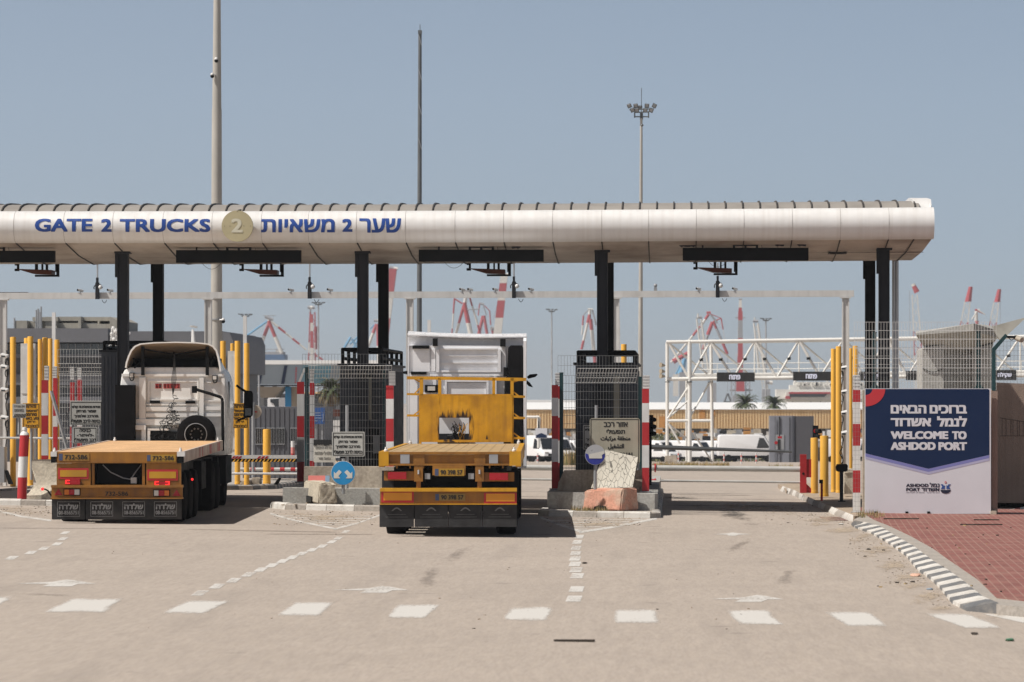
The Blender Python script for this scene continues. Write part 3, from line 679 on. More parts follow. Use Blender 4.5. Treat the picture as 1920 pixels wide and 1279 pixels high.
# ================= sensor gantry behind the canopy =================
DG = 97.0
gn = thing('sensor_gantry', 'off-white steel gantry with small cameras crossing all lanes behind the canopy', 'gantry', (X(800, DG), DG, 0))
mb = MB(M_beam); zb = lambda px: lerp(Z(561, DG), Z(557, DG), px/1600)
xa, xb = X(-120, DG), X(1601, DG)
A = mb.box(xa, xb, DG-.09, DG+.09, 0, .165)
for v in A: v.co.z += lerp(Z(561, DG), Z(556.5, DG), (v.co.x-X(0, DG))/(X(1600, DG)-X(0, DG)))
mb.m(M_black); mb.tube((xa, DG, Z(549, DG)+.0), (X(53, DG), DG, Z(548.6, DG)), .012, 5)
mb.build('beam', gn)
for px in (6, 390.5, 768.5, 1155, 1585.5):
    mb = MB(M_beam); x = X(px, DG); h = .092
    mb.box(x-h, x-h+.03, DG-.09, DG+.09, G(x, DG), zb(px)); mb.box(x+h-.03, x+h, DG-.09, DG+.09, G(x, DG), zb(px)); mb.box(x-h+.03, x+h-.03, DG-.06, DG-.04, G(x, DG), zb(px)); mb.box(x-.14, x+.14, DG-.12, DG+.12, zb(px)-.03, zb(px)-.001)
    mb.build('post', gn)
for px in (184, 581.5, 964, 1345.5):
    x = X(px, DG); z = zb(px)
    mb = MB(M_steel); mb.tube((x, DG-.12, z), (x, DG-.12, 5.9), .022, 6); mb.build('hanger_rod', gn)
    mb = MB(M_dark); mb.box(x-.05, x+.05, DG-.16, DG-.1, z-.01, z+.42); mb.box(x-.03, x+.03, DG-.17, DG-.1, z+.42, z+.55); mb.m(M_cable)
    mb.path([Vector((x+.02+.11*math.cos(a), DG-.14, z+.28+.1*math.sin(a))) for a in [k*.5 for k in range(8)]], .014, 5)
    mb.path([Vector((x+.12+.12*t, DG-.12, z-.03-.08*math.sin(t*3.1))) for t in [k/8 for k in range(9)]], .01, 4); mb.build('sensor_box', gn)
    mb = MB(M_pwhite); mb.ball((x+.08, DG-.14, z+.3), .055, .055, .06); mb.build('dome_camera', gn)
for px in (151, 207, 546, 619, 867, 882, 929, 996, 1310, 1378):
    x = X(px, DG); z = zb(px)+.16; mb = MB(M_pwhite); mb.tube((x-.05, DG-.1, z+.07), (x+.05, DG+.05, z+.05), .034, 8); mb.m(M_black); mb.tube((x-.052, DG-.105, z+.07), (x-.058, DG-.115, z+.07), .028, 8); mb.box(x-.01, x+.01, DG, DG+.02, z, z+.05); mb.build('camera', gn)
x = X(1229, DG); mb = MB(M_grey); mb.box(x-.04, x+.04, DG-.05, DG+.05, zb(1229)+.16, zb(1229)+.26); mb.ball((x, DG, zb(1229)+.31), .05); mb.build('dome_camera', gn)

# ================= masts =================
Dm = 112.0
t = thing('lighting_mast', 'thick concrete mast behind the round disc on the canopy, reaching out of the picture', 'mast', (X(406, Dm), Dm, G(0, Dm)))
mb = MB(M_mastc); mb.tube((X(405.5, Dm), Dm, -.4), (X(406.5, Dm), Dm, Z(205, Dm)), 12.0*Dm/K, 20, 9.2*Dm/K); mb.tube((X(406.5, Dm), Dm, Z(205, Dm)), (X(407.8, Dm), Dm, Z(-260, Dm)), 8.6*Dm/K, 20, 4.4*Dm/K)
mb.m(M_grey)
for py in (600, 560): mb.lathe([(11.9*Dm/K, Z(py, Dm)), (12.6*Dm/K, Z(py, Dm)), (12.6*Dm/K, Z(py-2, Dm)), (11.9*Dm/K, Z(py-2, Dm))], (X(406, Dm), Dm, 0), 16)
mb.build('pole', t)
for px, py in ((399.5, 142), (407, 113), (420, 601)):
    mb = MB(M_black); mb.ball((X(px, Dm)-.0, Dm-.2, Z(py+2, Dm)), .06); mb.m(M_pwhite); mb.ball((X(px, Dm), Dm-.2, Z(py-1, Dm)), .055); mb.tube((X(px, Dm), Dm-.2, Z(py-1, Dm)), (X(406, Dm), Dm-.1, Z(py-1, Dm)), .025, 6); mb.build('camera', t)
t = thing('bare_mast', 'slim dark steel mast without lamps, middle of the three tall masts', 'mast', (X(787, 118), 118, G(-8, 118)))
mb = MB(M_mastd); mb.tube((X(785.5, 118), 118, -.5), (X(787.5, 118), 118, Z(62, 118)), 5.8*118/K, 14, 3.2*118/K); mb.box(X(784, 118), X(791, 118), 117.93, 118.07, Z(64, 118), Z(57, 118)); mb.tube((X(787.5, 118), 118, Z(57, 118)), (X(787.5, 118), 118, Z(46, 118)), .012, 5); mb.build('pole', t)
mb = MB(M_grey)
for y0 in (85, 150, 215, 280): mb.path([Vector((X(785+1.2*k-(.4 if k > 3 else 0), 118), 117.9, Z(y0+4*k-20, 118))) for k in range(6)], .016, 4)
mb.build('rope', t)
t = thing('floodlight_mast', 'grey concrete mast crowned by a cluster of floodlights, right of the tall masts', 'floodlight mast', (X(1202, 125), 125, G(-1, 125)))
mb = MB(M_mastc); mb.tube((X(1200, 125), 125, -.6), (X(1202.5, 125), 125, Z(222, 125)), 5.6*125/K, 14, 2.3*125/K); mb.build('pole', t)
q = lambda px, py, o=0: Vector((X(px, 125), 125+o, Z(py, 125)))
mb = MB(M_mastd)
for a, b in (((1190, 219), (1216, 219)), ((1190, 210), (1190, 221)), ((1216, 210), (1216, 221)), ((1201, 212), (1201, 224)), ((1204.5, 212), (1204.5, 224)), ((1189, 211), (1217, 210)), ((1180, 206), (1226, 204))): mb.tube(q(*a), q(*b), .022, 6)
mb.tube(q(1202.7, 222), q(1202.7, 165), .012, 5); mb.ball(q(1204, 235, -.05), .05); mb.build('lamp_frame', t)
for px, py, a in ((1180, 199, -.5), (1192, 199, -.2), (1186, 207, -.45), (1194, 207.5, -.1), (1213, 199, .1), (1227, 199, .55), (1210, 207.5, .1), (1221, 207.5, .5), (1200, 201, 0)):
    mb = MB(M_mastd); c = q(px, py, -.12 if px != 1200 else .2); u = Vector((math.cos(a), 0, -math.sin(a)*.8)); v_ = Vector((math.sin(a)*.8, -.35, math.cos(a))).normalized()
    mb.obox(c, u*.075, v_*.065, u.cross(v_).normalized()*.04); mb.m(M_grey); mb.obox(c+Vector((0, -.05, 0)), u*.05, v_*.045, u.cross(v_).normalized()*.012); mb.build('floodlight', t)
# ================= lane booths =================
def booth(label, pa, pb, ytop, Df, Db, rail_top, gz):
    xa, xb = X(pa, Df), X(pb, Df); zt = Z(ytop, Df)
    t = thing('lane_booth', label, 'booth', ((xa+xb)/2, (Df+Db)/2, gz), 'dark lane booths under the canopy')
    mb = MB(M_booth); xm = lerp(xa, xb, .52)
    mb.box(xa, xm, Df, Db, gz, zt); mb.box(xm, xb, Df+.28, Db, gz, zt); mb.m(M_booth)
    n = 9
    for i in range(n): mb.box(lerp(xa, xm, (i+.25)/n), lerp(xa, xm, (i+.75)/n), Df-.018, Df-.0005, gz, zt-.1)
    for i in range(8): mb.box(lerp(xm, xb, (i+.25)/8), lerp(xm, xb, (i+.75)/8), Df+.262, Df+.2795, gz+1.35, zt-.1)
    for i in range(22):
        y = lerp(Df+.4, Db, i/22)
        mb.box(xb, xb+.016, y, y+.12, gz, zt-.1)
    mb.build('body', t)
    mb = MB(M_dark); mb.box(xa-.05, xb+.05, Df-.06, Db+.05, zt, zt+.05); mb.build('roof', t)
    mb = MB(M_black); r = .038; zr = Z(rail_top, Df); zm = lerp(zt, zr, .45)
    c = [Vector((xa+.06, Df+.05, 0)), Vector((xb-.04, Df+.05, 0)), Vector((xb-.04, Db-.1, 0)), Vector((xa+.06, Db-.1, 0))]
    for i in range(4):
        a, b = c[i], c[(i+1) % 4]
        for z_ in ((zr,) if i in (0, 2) else (zr, zm)): mb.tube(a+Vector((0, 0, z_)), b+Vector((0, 0, z_)), r, 8)
        k = 1 if i % 2 == 0 else 4
        for j in range(k): p = a.lerp(b, j/k); mb.tube(p+Vector((0, 0, zt)), p+Vector((0, 0, zr+.02)), r, 8)
    mb.build('railing', t)
    mb = MB(M_black); mb.box(xm+.1, xb-.08, Df+.268, Df+.2785, gz+.1, gz+1.3); mb.build('doorway', t)
    mb = MB(M_signold); mb.box(lerp(xm, xb, .22), lerp(xm, xb, .42), Df+.16, Df+.255, gz+1.5, zt-.25); mb.build('duct', t)
    mb = MB(M_grey); mb.box(lerp(xm, xb, .5), lerp(xm, xb, .8), Df+.1, Df+.262, gz+.75, gz+1.15); mb.build('meter_box', t)
    mb = MB(M_black); mb.box(xb+.017, xb+.03, Df+1.2, Df+2.6, gz+.3, gz+1.95); mb.build('side_door', t)
    return t
booth('dark grey ribbed booth behind the left truck with black roof railing', 190, 312, 660, 84, 89.5, 642, G(-12, 86)+.1)
booth('dark grey ribbed booth with black roof railing behind the round blue arrow sign', 637, 718, 686, 82.4, 88.6, 655, G(-7, 84)+.42)
booth('dark grey ribbed booth with black roof railing behind the cracked white panel', 1079, 1193, 684, 82.4, 88.4, 660, G(-2, 84)+.40)

# ================= striped posts =================
def spost(label, x0, x1, bands, D, brace=None, topw=None):
    """bands: y limits from the top; alternates starting with the first material given"""
    xa, xb = X(x0, D), X(x1, D); xc = (xa+xb)/2; ys, first = bands
    t = thing('striped_post', label, 'post', (xc, D, Z(ys[-1], D)), 'red and white striped posts'); hw = (xb-xa)/2; d = .13
    ms = [M_red, M_pwhite] if first == 'r' else [M_pwhite, M_red]
    mb = MB()
    for i, (a, b) in enumerate(zip(ys[:-1], ys[1:])):
        mb.m(ms[i % 2]); k = .0 if i % 2 == 0 else .001
        mb.box(xa+.02, xb-.02, D, D+.004+d, Z(b, D), Z(a, D)); mb.box(xa-k, xa+.02, D-.02, D+.09, Z(b, D), Z(a, D)); mb.box(xb-.02, xb+k, D-.02, D+.09, Z(b, D), Z(a, D))
        mb.box(xa+.02, xb-.02, D-.021, D-.001, Z(b, D), Z(a, D))
    mb.build('shaft', t)
    mb = MB(M_grey); mb.box(xa-.05, xb+.05, D-.06, D+.16, Z(ys[-1], D)-.01, Z(ys[-1], D)+.012); mb.build('foot_plate', t)
    if topw:
        a, b, c, e = topw; mb = MB(M_pwhite); mb.box(X(a, D), X(b, D), D+.0, D+.1, Z(e, D), Z(c, D)); mb.m(M_wired)
        for i in range(5): zz_ = lerp(Z(e, D), Z(c, D), i/4.5); mb.box(X(a, D)-.004, X(b, D)+.004, D-.006, D-.001, zz_, zz_+.006)
        mb.build('post_top', t)
    if brace:
        (a, b), (c, e) = brace; mb = MB(M_pwhite); mb.tube((X(a, D), D+.05, Z(b, D)), (X(c, D), D+.05, Z(e, D)), .035, 4); mb.build('brace', t)
    return t
def zy(z, D): return HY+(H-z)*K/D
spost('red and white striped post rising behind the curved concrete barrier on the left', 78, 90, ([713, 737, 779, 814, 854, 872, 905], 'r'), 90.2, topw=(83, 91, 686, 713))
spost('red striped post with a wire-wrapped white top behind the leftmost striped post', 99.5, 107.5, ([709, 780, 800, 850, 905], 'r'), 92.5, topw=(98, 106, 687, 709))
spost('red post with a white top, left one of the pair above the grey speed sign', 131, 139.5, ([717, 770, 800, 850, 900], 'r'), 93, topw=(131, 138, 688, 712))
spost('red post with a white top, right one of the pair above the grey speed sign', 144.5, 153, ([712, 775, 800, 850, 900], 'r'), 93, topw=(145, 152, 690, 712))
spost('striped post with a slanting white brace left of the dark green fence post', 557, 570, ([716, 739, 780, 820, 866, 904], 'r'), 89.8, ((561, 716), (571, 691)))
spost('thin red and white striped post right behind the dark green fence post', 581, 589, ([718, 741, 780, 822, 864, 895], 'r'), 91.0, topw=(581, 588, 692, 718))
spost('red and white striped post close to the left side of the white truck cab', 724, 738, ([723, 748, 785, 828, 868, 905], 'r'), 81.45, topw=(729, 741, 696, 723))
spost('red and white striped post just right of the yellow headboard truck', 1034.5, 1046.5, ([722, 746, 780, 823, 866, 917], 'r'), 80.2, topw=(1041, 1049, 699, 722))
spost('half hidden red and white striped post tucked behind the post beside the yellow truck', 1046.5, 1054, ([724, 748, 783, 826, 868, 905], 'r'), 90)
spost('red and white striped post at the left end of the long barrier pipe', 1204, 1217, ([729, 756, 792, 835, 877, 922], 'r'), 79.35, topw=(1205.5, 1218, 704, 729))
t = spost('red and white striped post wrapped in wire mesh beside the welcome billboard', 1599.5, 1613, ([731, 754, 795, 836, 882, 924, 961], 'r'), 78.6, topw=(1600, 1612, 703, 731))
mb = MB(M_wired); xa, xb = X(1598, 78.5), X(1620, 78.5)
for i in range(26): z_ = lerp(Z(958, 78.5), Z(705, 78.5), i/29); mb.tube((xa, 78.45, z_), (xb, 78.5, z_), .0026, 4)
for i in range(5): x = lerp(xa, xb, i/4); mb.tube((x, 78.45, Z(958, 78.5)), (x, 78.45, Z(703, 78.5)), .0024, 4)
mb.build('wire_wrap', t)
# round bollard
D = 81.4
t = thing('round_bollard', 'thick round red and white bollard leaning in front of the curved concrete barrier', 'bollard', (X(43, D), D, Z(935, D)))
p = lambda x, y: Vector((X(x, D), D, Z(y, D)))
for nm, m, (a, b, c_, d_) in (('red_band', M_red, (41, 936, 42.3, 895)), ('white_band', M_pwhite, (42.3, 895, 44, 856)), ('red_band', M_red, (44, 856, 46, 816))):
    mb = MB(m); mb.tube(p(a, b), p(c_, d_), 9.0*D/K, 20, 8.8*D/K); mb.build(nm, t)
mb = MB(M_pwhite); mb.lathe([(8.9*D/K, 0), (7.5*D/K, .05), (3*D/K, .09), (4.5*D/K, .11), (4*D/K, .17), (0, .18)], p(46, 816), 16); mb.build('cap', t)

# ================= yellow posts =================
def ypost(label, x0, x1, ytop, ybot, D, short=False, gname='tall yellow posts'):
    r = (x1-x0)/2*D/K; x = X((x0+x1)/2, D)
    mb = MB(M_yel); mb.lathe([(r, Z(ybot, D)), (r, Z(ytop, D)-.012), (r*.94, Z(ytop, D)), (0, Z(ytop, D)+.004)], (x, D, 0), 20)
    mb.lathe([(r*1.05, Z(ybot, D)), (r*1.05, Z(ybot, D)+.06), (r, Z(ybot, D)+.065)], (x, D, 0), 20)
    one(mb, 'yellow_post', label, 'post', (x, D, Z(ybot, D)), gname)
YP = (('leftmost tall yellow post beside the gantry leg', 19, 30, 632, 920, 96), ('tall yellow post in front of the white sensor cabinet', 51.5, 62.5, 631, 912, 95), ('yellow post almost hidden behind the white sensor cabinet', 45, 57, 634, 905, 99.5),
      ('tall yellow post just right of the white cabinet, left of a close group', 71, 79, 636, 900, 99), ('thickest tall yellow post in the close group left of the left truck', 79.5, 90, 633, 905, 97.5), ('tall yellow post third in the close group left of the left truck', 90, 98.5, 635, 905, 99), ('tall yellow post ending the group, left of the ribbed booth', 102, 111.5, 637, 905, 98),
      ('tall yellow post just right of the left truck roof', 413, 423.5, 639.5, 905, 96), ('yellow post seen only at its top behind the white cabinet right of the left truck', 432, 439, 644, 905, 101), ('tall yellow post with the yellow warning sign right of the left truck', 440, 450.5, 639.5, 908, 95), ('tall yellow post right of the yellow warning sign', 457.5, 467.5, 643.5, 915, 97),
      ('tall yellow post, left one of the four around the right gantry leg', 1558, 1567, 654, 923, 96), ('tall yellow post touching the left side of the right gantry leg', 1567, 1577.5, 649.5, 924, 95), ('thin yellow post just right of the right gantry leg', 1591, 1598.5, 653, 915, 99), ('tall yellow post behind the mesh-wrapped striped post', 1599, 1609, 648.5, 905, 96.5),
      ('yellow post top showing behind the railing of the booth by the cracked panel', 1164.5, 1175, 645.5, 905, 93))
for l, *a in YP: ypost(l, *a)
ypost('short yellow bollard alone beside the striped barrier arm', 493, 507.5, 805, 907, 93, True, 'short yellow bollards')
ypost('short yellow bollard right beside the red barrier post', 1520, 1534, 821, 925, 92.6, True, 'short yellow bollards')
ypost('short yellow bollard standing behind the small dark red stake', 1537.5, 1553.5, 817, 931, 90.7, True, 'short yellow bollards')

# white sensor cabinets
def cabinet(label, x0, x1, ytop, ybot, D):
    t = thing('sensor_cabinet', label, 'cabinet', (X((x0+x1)/2, D), D, Z(ybot, D)), 'tall white sensor cabinets'); xa, xb = X(x0, D), X(x1, D)
    mb = MB(M_beam); mb.box(xa, xb, D, D+.25, Z(ybot, D), Z(ytop, D)); mb.build('housing', t)
    mb = MB(M_pwhite)
    for a, b in ((.02, .3), (.32, .62), (.64, .97)): mb.box(xa+.03, xb-.04, D-.02, D-.001, lerp(Z(ybot, D), Z(ytop, D), a), lerp(Z(ybot, D), Z(ytop, D), b))
    mb.build('cover', t)
cabinet('tall white sensor cabinet among the yellow posts on the far left', 38.5, 65, 644, 905, 97)
cabinet('tall white sensor cabinet among the yellow posts right of the left truck', 427, 446, 658, 930, 98)
# equipment on the left gantry leg
def leg_gear(label, px, ys, D, side):
    t = thing('gate_camera_set', label, 'cameras', (X(px, D), D, Z(ys[-1], D)))
    mb = MB(M_cable)
    for y in ys: mb.path([Vector((X(px+side*(7+3.2*math.sin(a)), D), D-.02, Z(y+12+7*math.cos(a), D))) for a in [k*.55 for k in range(12)]], .013, 5)
    mb.path([Vector((X(px+side*(6+1.5*math.sin(k*1.3)), D), D+.03, Z(lerp(ys[0]-10, ys[-1]+60, k/24), D))) for k in range(25)], .016, 5); mb.build('cable', t)
    for y in ys:
        mb = MB(M_pwhite); c = Vector((X(px+side*4, D), D-.16, Z(y, D))); mb.obox(c, (.085, 0, side*-.02), (0, .16, .02), (0, -.0, .032)); mb.m(M_glass); mb.obox(c+Vector((0, -.165, -.02)), (.05, 0, 0), (0, .004, 0), (0, 0, .02)); mb.build('camera', t)
leg_gear('white cameras and hanging black cables on the leftmost gantry leg', 6, (667, 688, 731, 783), 96.6, 1)
leg_gear('white cameras and hanging black cables on the right gantry leg', 1585, (690, 735, 774, 812), 96.6, -1)
D = 95.5; t = thing('steel_stool', 'grey equipment box and black stand at the foot of the leftmost gantry leg', 'equipment box', (X(5, D), D, Z(915, D)))
mb = MB(M_grey); mb.box(X(-8, D), X(8, D), D, D+.35, Z(905, D), Z(838, D)); mb.build('box', t)
mb = MB(M_black); mb.prism([(X(9, D), Z(882, D)), (X(14, D), Z(882, D)), (X(24, D), Z(908, D)), (X(17, D), Z(908, D))], 'y', D-.1, D+.1); mb.build('stand', t)

# ================= concrete pieces =================
def rough(mb, amt=.02, it=2):
    bmesh.ops.subdivide_edges(mb.bm, edges=mb.bm.edges[:], cuts=it, use_grid_fill=True)
    for v in mb.bm.verts: v.co += Vector((rnd.uniform(-amt, amt), rnd.uniform(-amt, amt), rnd.uniform(-amt, amt)))
# jersey barrier on the left (end view with waist)
D = 82.0
mb = MB(M_concl); x0, x1 = X(52, D), X(150, D); g = G(-14, D)+.10
prof = [(D-.32, g), (D-.32, g+.08), (D-.1, g+.36), (D-.05, g+.83), (D+.12, g+.86), (D+.18, g+.36), (D+.38, g+.08), (D+.38, g)]
mb.prism(prof, 'x', x0+.1, x1); rough(mb, .006, 2)
for v in mb.bm.verts:
    u = max(0, 1-abs(v.co.x-x0-.1)/.2); v.co.x += u*(.10 if abs(v.co.z-g-.4) < .2 else (-.1 if v.co.z < g+.15 else 0))
one(mb, 'jersey_barrier', 'pale curved concrete barrier behind the left truck carrying the bollard shadow', 'concrete barrier', (X(90, D), D, g), weld=True)
def block(label, top, bot, m, D, dep, name='concrete_block', notch=None, amt=.012):
    """trapezoid block: top/bot = (x0, x1, y) in photo measures at depth D"""
    g0 = Z(bot[2], D); mb = MB(m); a0, a1, b0, b1 = X(bot[0], D), X(bot[1], D), X(top[0], D), X(top[1], D); zt = Z(top[2], D)
    pts = [(a0, g0), (b0, zt), (b1, zt), (a1, g0)]
    if notch: n0, n1, nz = X(notch[0], D), X(notch[1], D), Z(notch[2], D); pts = [(a0, g0), (b0, zt), (b1, zt), (a1, g0), (n1, g0), (n1, nz), (n0, nz), (n0, g0)]
    return mb, pts, g0
# beige block on the middle island: long side to the left front, broken end facing right
D = 79.9; t = thing('concrete_block', 'beige broken concrete block with a notch under it in front of the blue arrow sign', 'concrete block', (X(600, D), D, Z(944, D)))
P4 = [P(567, 938, D+1.0), P(597, 945.5, D-.2), P(632, 945, D-.05), P(602, 938, D+1.2)]; T4 = [P(570, 901, D+1.0), P(599, 905, D-.15), P(629.5, 906, D), P(604, 900.5, D+1.2)]
mb = MB(M_concl); Bv = [mb.bm.verts.new((v.x, v.y, max(v.z, G(v.x, v.y)+.09))) for v in P4]; Tv = [mb.bm.verts.new(v) for v in T4]
for q_ in ((0, 1, 2, 3),): mb.face([Bv[i] for i in q_][::-1]); mb.face([Tv[i] for i in q_])
for i in range(4): mb.face([Bv[i], Bv[(i+1) % 4], Tv[(i+1) % 4], Tv[i]])
bmesh.ops.bevel(mb.bm, geom=mb.bm.edges[:], offset=.03, segments=2, affect='EDGES')
bmesh.ops.subdivide_edges(mb.bm, edges=[e for e in mb.bm.edges if e.calc_length() > .12], cuts=6, use_grid_fill=True)
for v in mb.bm.verts:
    k = .017 if v.co.x > X(600, D) else .005; v.co += Vector((rnd.uniform(-k, k), rnd.uniform(-k, k), rnd.uniform(-k, k)*.6))
mb.build('body', t, weld=True)
mb = MB(M_ink); a = P4[0].lerp(P4[1], .28); b = P4[0].lerp(P4[1], .62); n_ = Vector((-.03, -.022, 0)); up = Vector((0, 0, .13))
for q_ in (a, b): q_.z = max(q_.z, G(q_.x, q_.y)+.095)
mb.obox((a+b)/2+up/2+n_*.3, (b-a)/2, n_*.6, up/2); mb.build('lifting_notch', t)
# long low wall on the plinth
D = 81.3; mb = MB(M_conc); mb.box(X(570, D), X(760, D), D, D+.3, G(-8, D)+.40, Z(875, D)); rough(mb, .004, 3)
one(mb, 'low_wall', 'stained low concrete wall on the middle island behind the blue arrow sign', 'wall', (X(640, D), D, G(-8, D)+.40), weld=True)
# right island barrier (sloping left end) in two visible lengths
D = 79.6; mb = MB(M_conc); z0 = G(-2, D)+.42; mb.prism([(X(1044, D), z0), (X(1047, D), Z(905, D)), (X(1058, D), Z(882, D)), (X(1206, D), Z(880, D)), (X(1206, D), z0)], 'y', D, D+.32); rough(mb, .006, 2)
one(mb, 'concrete_barrier', 'grey concrete barrier with a sloping left end behind the cracked white panel', 'concrete barrier', (X(1100, D), D, z0), weld=True)
# faded red block lying on the right island
D = 78.2; t = thing('concrete_block', 'faded red concrete block with a broken hollow lying in front of the cracked panel', 'concrete block', (X(1145, D), D, Z(954, D)))
P4 = [P(1091, 949, D+.3), P(1163, 951.5, D-.1), P(1198.5, 951, D+.3), P(1128, 947, D+.75)]; T4 = [P(1096, 919.5, D+.32), P(1168, 915.5, D-.04), P(1195, 915, D+.33), P(1126, 914.5, D+.72)]
mb = MB(M_pink); Bv = [mb.bm.verts.new((v.x, v.y, G(v.x, v.y)+.11)) for v in P4]; Tv = [mb.bm.verts.new(v) for v in T4]
mb.face(Bv[::-1]); mb.face(Tv)
for i in range(4): mb.face([Bv[i], Bv[(i+1) % 4], Tv[(i+1) % 4], Tv[i]])
bevel_ = bmesh.ops.bevel(mb.bm, geom=mb.bm.edges[:], offset=.025, segments=2, affect='EDGES')
bmesh.ops.subdivide_edges(mb.bm, edges=[e for e in mb.bm.edges if e.calc_length() > .15], cuts=5, use_grid_fill=True)
for v in mb.bm.verts: v.co += Vector((rnd.uniform(-.008, .008), rnd.uniform(-.008, .008), rnd.uniform(-.008, .008)))
mb.build('body', t)
mb = MB(M_ink); a = P4[0].lerp(P4[1], .3); b = P4[0].lerp(P4[1], .64); n_ = Vector((.02, -.035, 0))
for q_ in (a, b): q_.z = G(q_.x, q_.y)+.112
up = Vector((0, 0, .10)); mb.prism([(a.x, a.z), (a.x+.02, a.z+.07), (lerp(a.x, b.x, .5), a.z+.09), (b.x-.02, b.z+.085), (b.x, b.z)], 'y', min(a.y, b.y)-.03, max(a.y, b.y)+.1); mb.build('broken_hollow', t)
# cracked white panel leaning on the barrier
D = 79.2; t = thing('cracked_panel', 'white panel with a network of black cracks leaning behind the faded red block', 'panel', (X(1150, D), D, Z(915, D)))
C4 = [Vector((X(x, D+o), D+o, Z(y, D+o))) for x, y, o in ((1108, 915, -.25), (1186, 914, -.25), (1196, 857, .2), (1135, 843, .22))]
def crack_mat():
    m = mat('cracked_white_panel', (.58, .55, .465), .6, var=.08, dirt=.35, dcol=(.42, .375, .29)); n = m.node_tree.nodes; L = m.node_tree.links; b = n['Principled BSDF']; src = b.inputs['Base Color'].links[0].from_socket
    g_ = n.new('ShaderNodeNewGeometry'); mp = n.new('ShaderNodeMapping'); mp.inputs['Scale'].default_value = (1, .4, .5); mp.inputs['Rotation'].default_value = (0, R(12), 0); L.new(g_.outputs['Position'], mp.inputs[0]); no = n.new('ShaderNodeTexNoise'); no.inputs['Scale'].default_value = 6; L.new(mp.outputs[0], no.inputs[0]); ad = n.new('ShaderNodeMix'); ad.data_type = 'RGBA'; ad.blend_type = 'LINEAR_LIGHT'; ad.inputs[0].default_value = .05; L.new(mp.outputs[0], ad.inputs[6]); L.new(no.outputs['Color'], ad.inputs[7])
    vo = n.new('ShaderNodeTexVoronoi'); vo.feature = 'DISTANCE_TO_EDGE'; vo.inputs['Scale'].default_value = 10.5; L.new(ad.outputs[2], vo.inputs['Vector']); r = n.new('ShaderNodeMapRange'); r.inputs[1].default_value = .012; r.inputs[2].default_value = .045; r.inputs[3].default_value = .85; r.inputs[4].default_value = 0; L.new(vo.outputs['Distance'], r.inputs[0])
    x = n.new('ShaderNodeMix'); x.data_type = 'RGBA'; L.new(r.outputs[0], x.inputs[0]); L.new(src, x.inputs[6]); x.inputs[7].default_value = (.06, .055, .045, 1); L.new(x.outputs[2], b.inputs['Base Color']); return m
mb = MB(crack_mat()); n_ = (C4[1]-C4[0]).cross(C4[3]-C4[0]).normalized()
A = [mb.bm.verts.new(v) for v in C4]; B = [mb.bm.verts.new(v-n_*.015) for v in C4]; mb.face(A); mb.face(B[::-1])
for i in range(4): mb.face([A[i], B[i], B[(i+1) % 4], A[(i+1) % 4]])
bmesh.ops.recalc_face_normals(mb.bm, faces=mb.bm.faces[:]); mb.build('board', t)
D = 78.5
# round mirror sign on a post
t = thing('round_mirror', 'round pale sign with a torn blue and white face by the cracked panel', 'sign', (X(1117, D), D, Z(915, D)))
mb = MB(M_grey); mb.tube((X(1116, D), D+.05, Z(920, D)), (X(1116, D), D+.05, Z(845, D)), .035, 12); mb.build('post', t)
mb = MB(mat('mirror_grey', (.45, .45, .46), .35, .3, var=.08)); c = (X(1116, D), Z(853, D)); mb.disc(c, 19.2*D/K, D-.02, D+.02, 36); mb.build('disc', t)
mb = MB(mat('torn_blue_film', (.03, .04, .28), .5, var=.15)); r = 18.3*D/K
mb.prism([(c[0]+r*math.cos(a), c[1]+r*math.sin(a)) for a in [R(170)+k*R(200)/16 for k in range(17)]]+[(c[0]+r*.7, c[1]+r*.0), (c[0]+r*.72, c[1]-r*.35), (c[0]-r*.6, c[1]-r*.32), (c[0]-r*.7, c[1]+r*.05)], 'y', D-.026, D-.021)
mb.m(M_arrow); mb.prism([(c[0]-r*.66, c[1]+r*.05), (c[0]+r*.9, c[1]+r*.42), (c[0]+r*.97, c[1]+r*.16), (c[0]+r*.7, c[1]-r*.0), (c[0]+r*.7, c[1]-r*.36), (c[0]-r*.6, c[1]-r*.36)], 'y', D-.032, D-.0265); mb.build('torn_film', t)

# ================= signs =================
def sign(label, x0, x1, y0, y1, D, face, lines, border=True, name='sign', pole=None, cat='sign', bold=.009, ink=M_ink, base=None, rr=0):
    xa, xb, za, zb = X(x0, D), X(x1, D), Z(y1, D), Z(y0, D)
    t = thing(name, label, cat, ((xa+xb)/2, D, base if base is not None else za))
    def rrect(a, b, c, d, r):
        out = []
        for cx, cz, s in ((b-r, d-r, 0), (a+r, d-r, 90), (a+r, c+r, 180), (b-r, c+r, 270)):
            out += [(cx+r*math.cos(R(s+k*30)), cz+r*math.sin(R(s+k*30))) for k in range(4)]
        return out
    r = rr or .02
    mb = MB(face); mb.prism(rrect(xa, xb, za, zb, r), 'y', D, D+.02); mb.build('board', t)
    mb = MB(ink)
    if border:
        i, w_ = .022, .014
        mb.box(xa+i, xb-i, D-.004, D-.001, zb-i-w_, zb-i); mb.box(xa+i, xb-i, D-.004, D-.001, za+i, za+i+w_); mb.box(xa+i, xa+i+w_, D-.004, D-.001, za+i+w_, zb-i-w_); mb.box(xb-i-w_, xb-i, D-.004, D-.001, za+i+w_, zb-i-w_)
    for s, a, b, c, d in lines: mb.text(s, X(a, D), X(b, D), Z(d, D), Z(c, D), D-.002, bold)
    if lines or border: mb.build('lettering', t)
    if pole:
        mb = MB(M_grey)
        for px, ya, yb in pole: mb.tube((X(px, D), D+.06, Z(yb, D)), (X(px, D), D+.06, Z(ya, D)), .035, 10)
        mb.build('post', t)
    return t
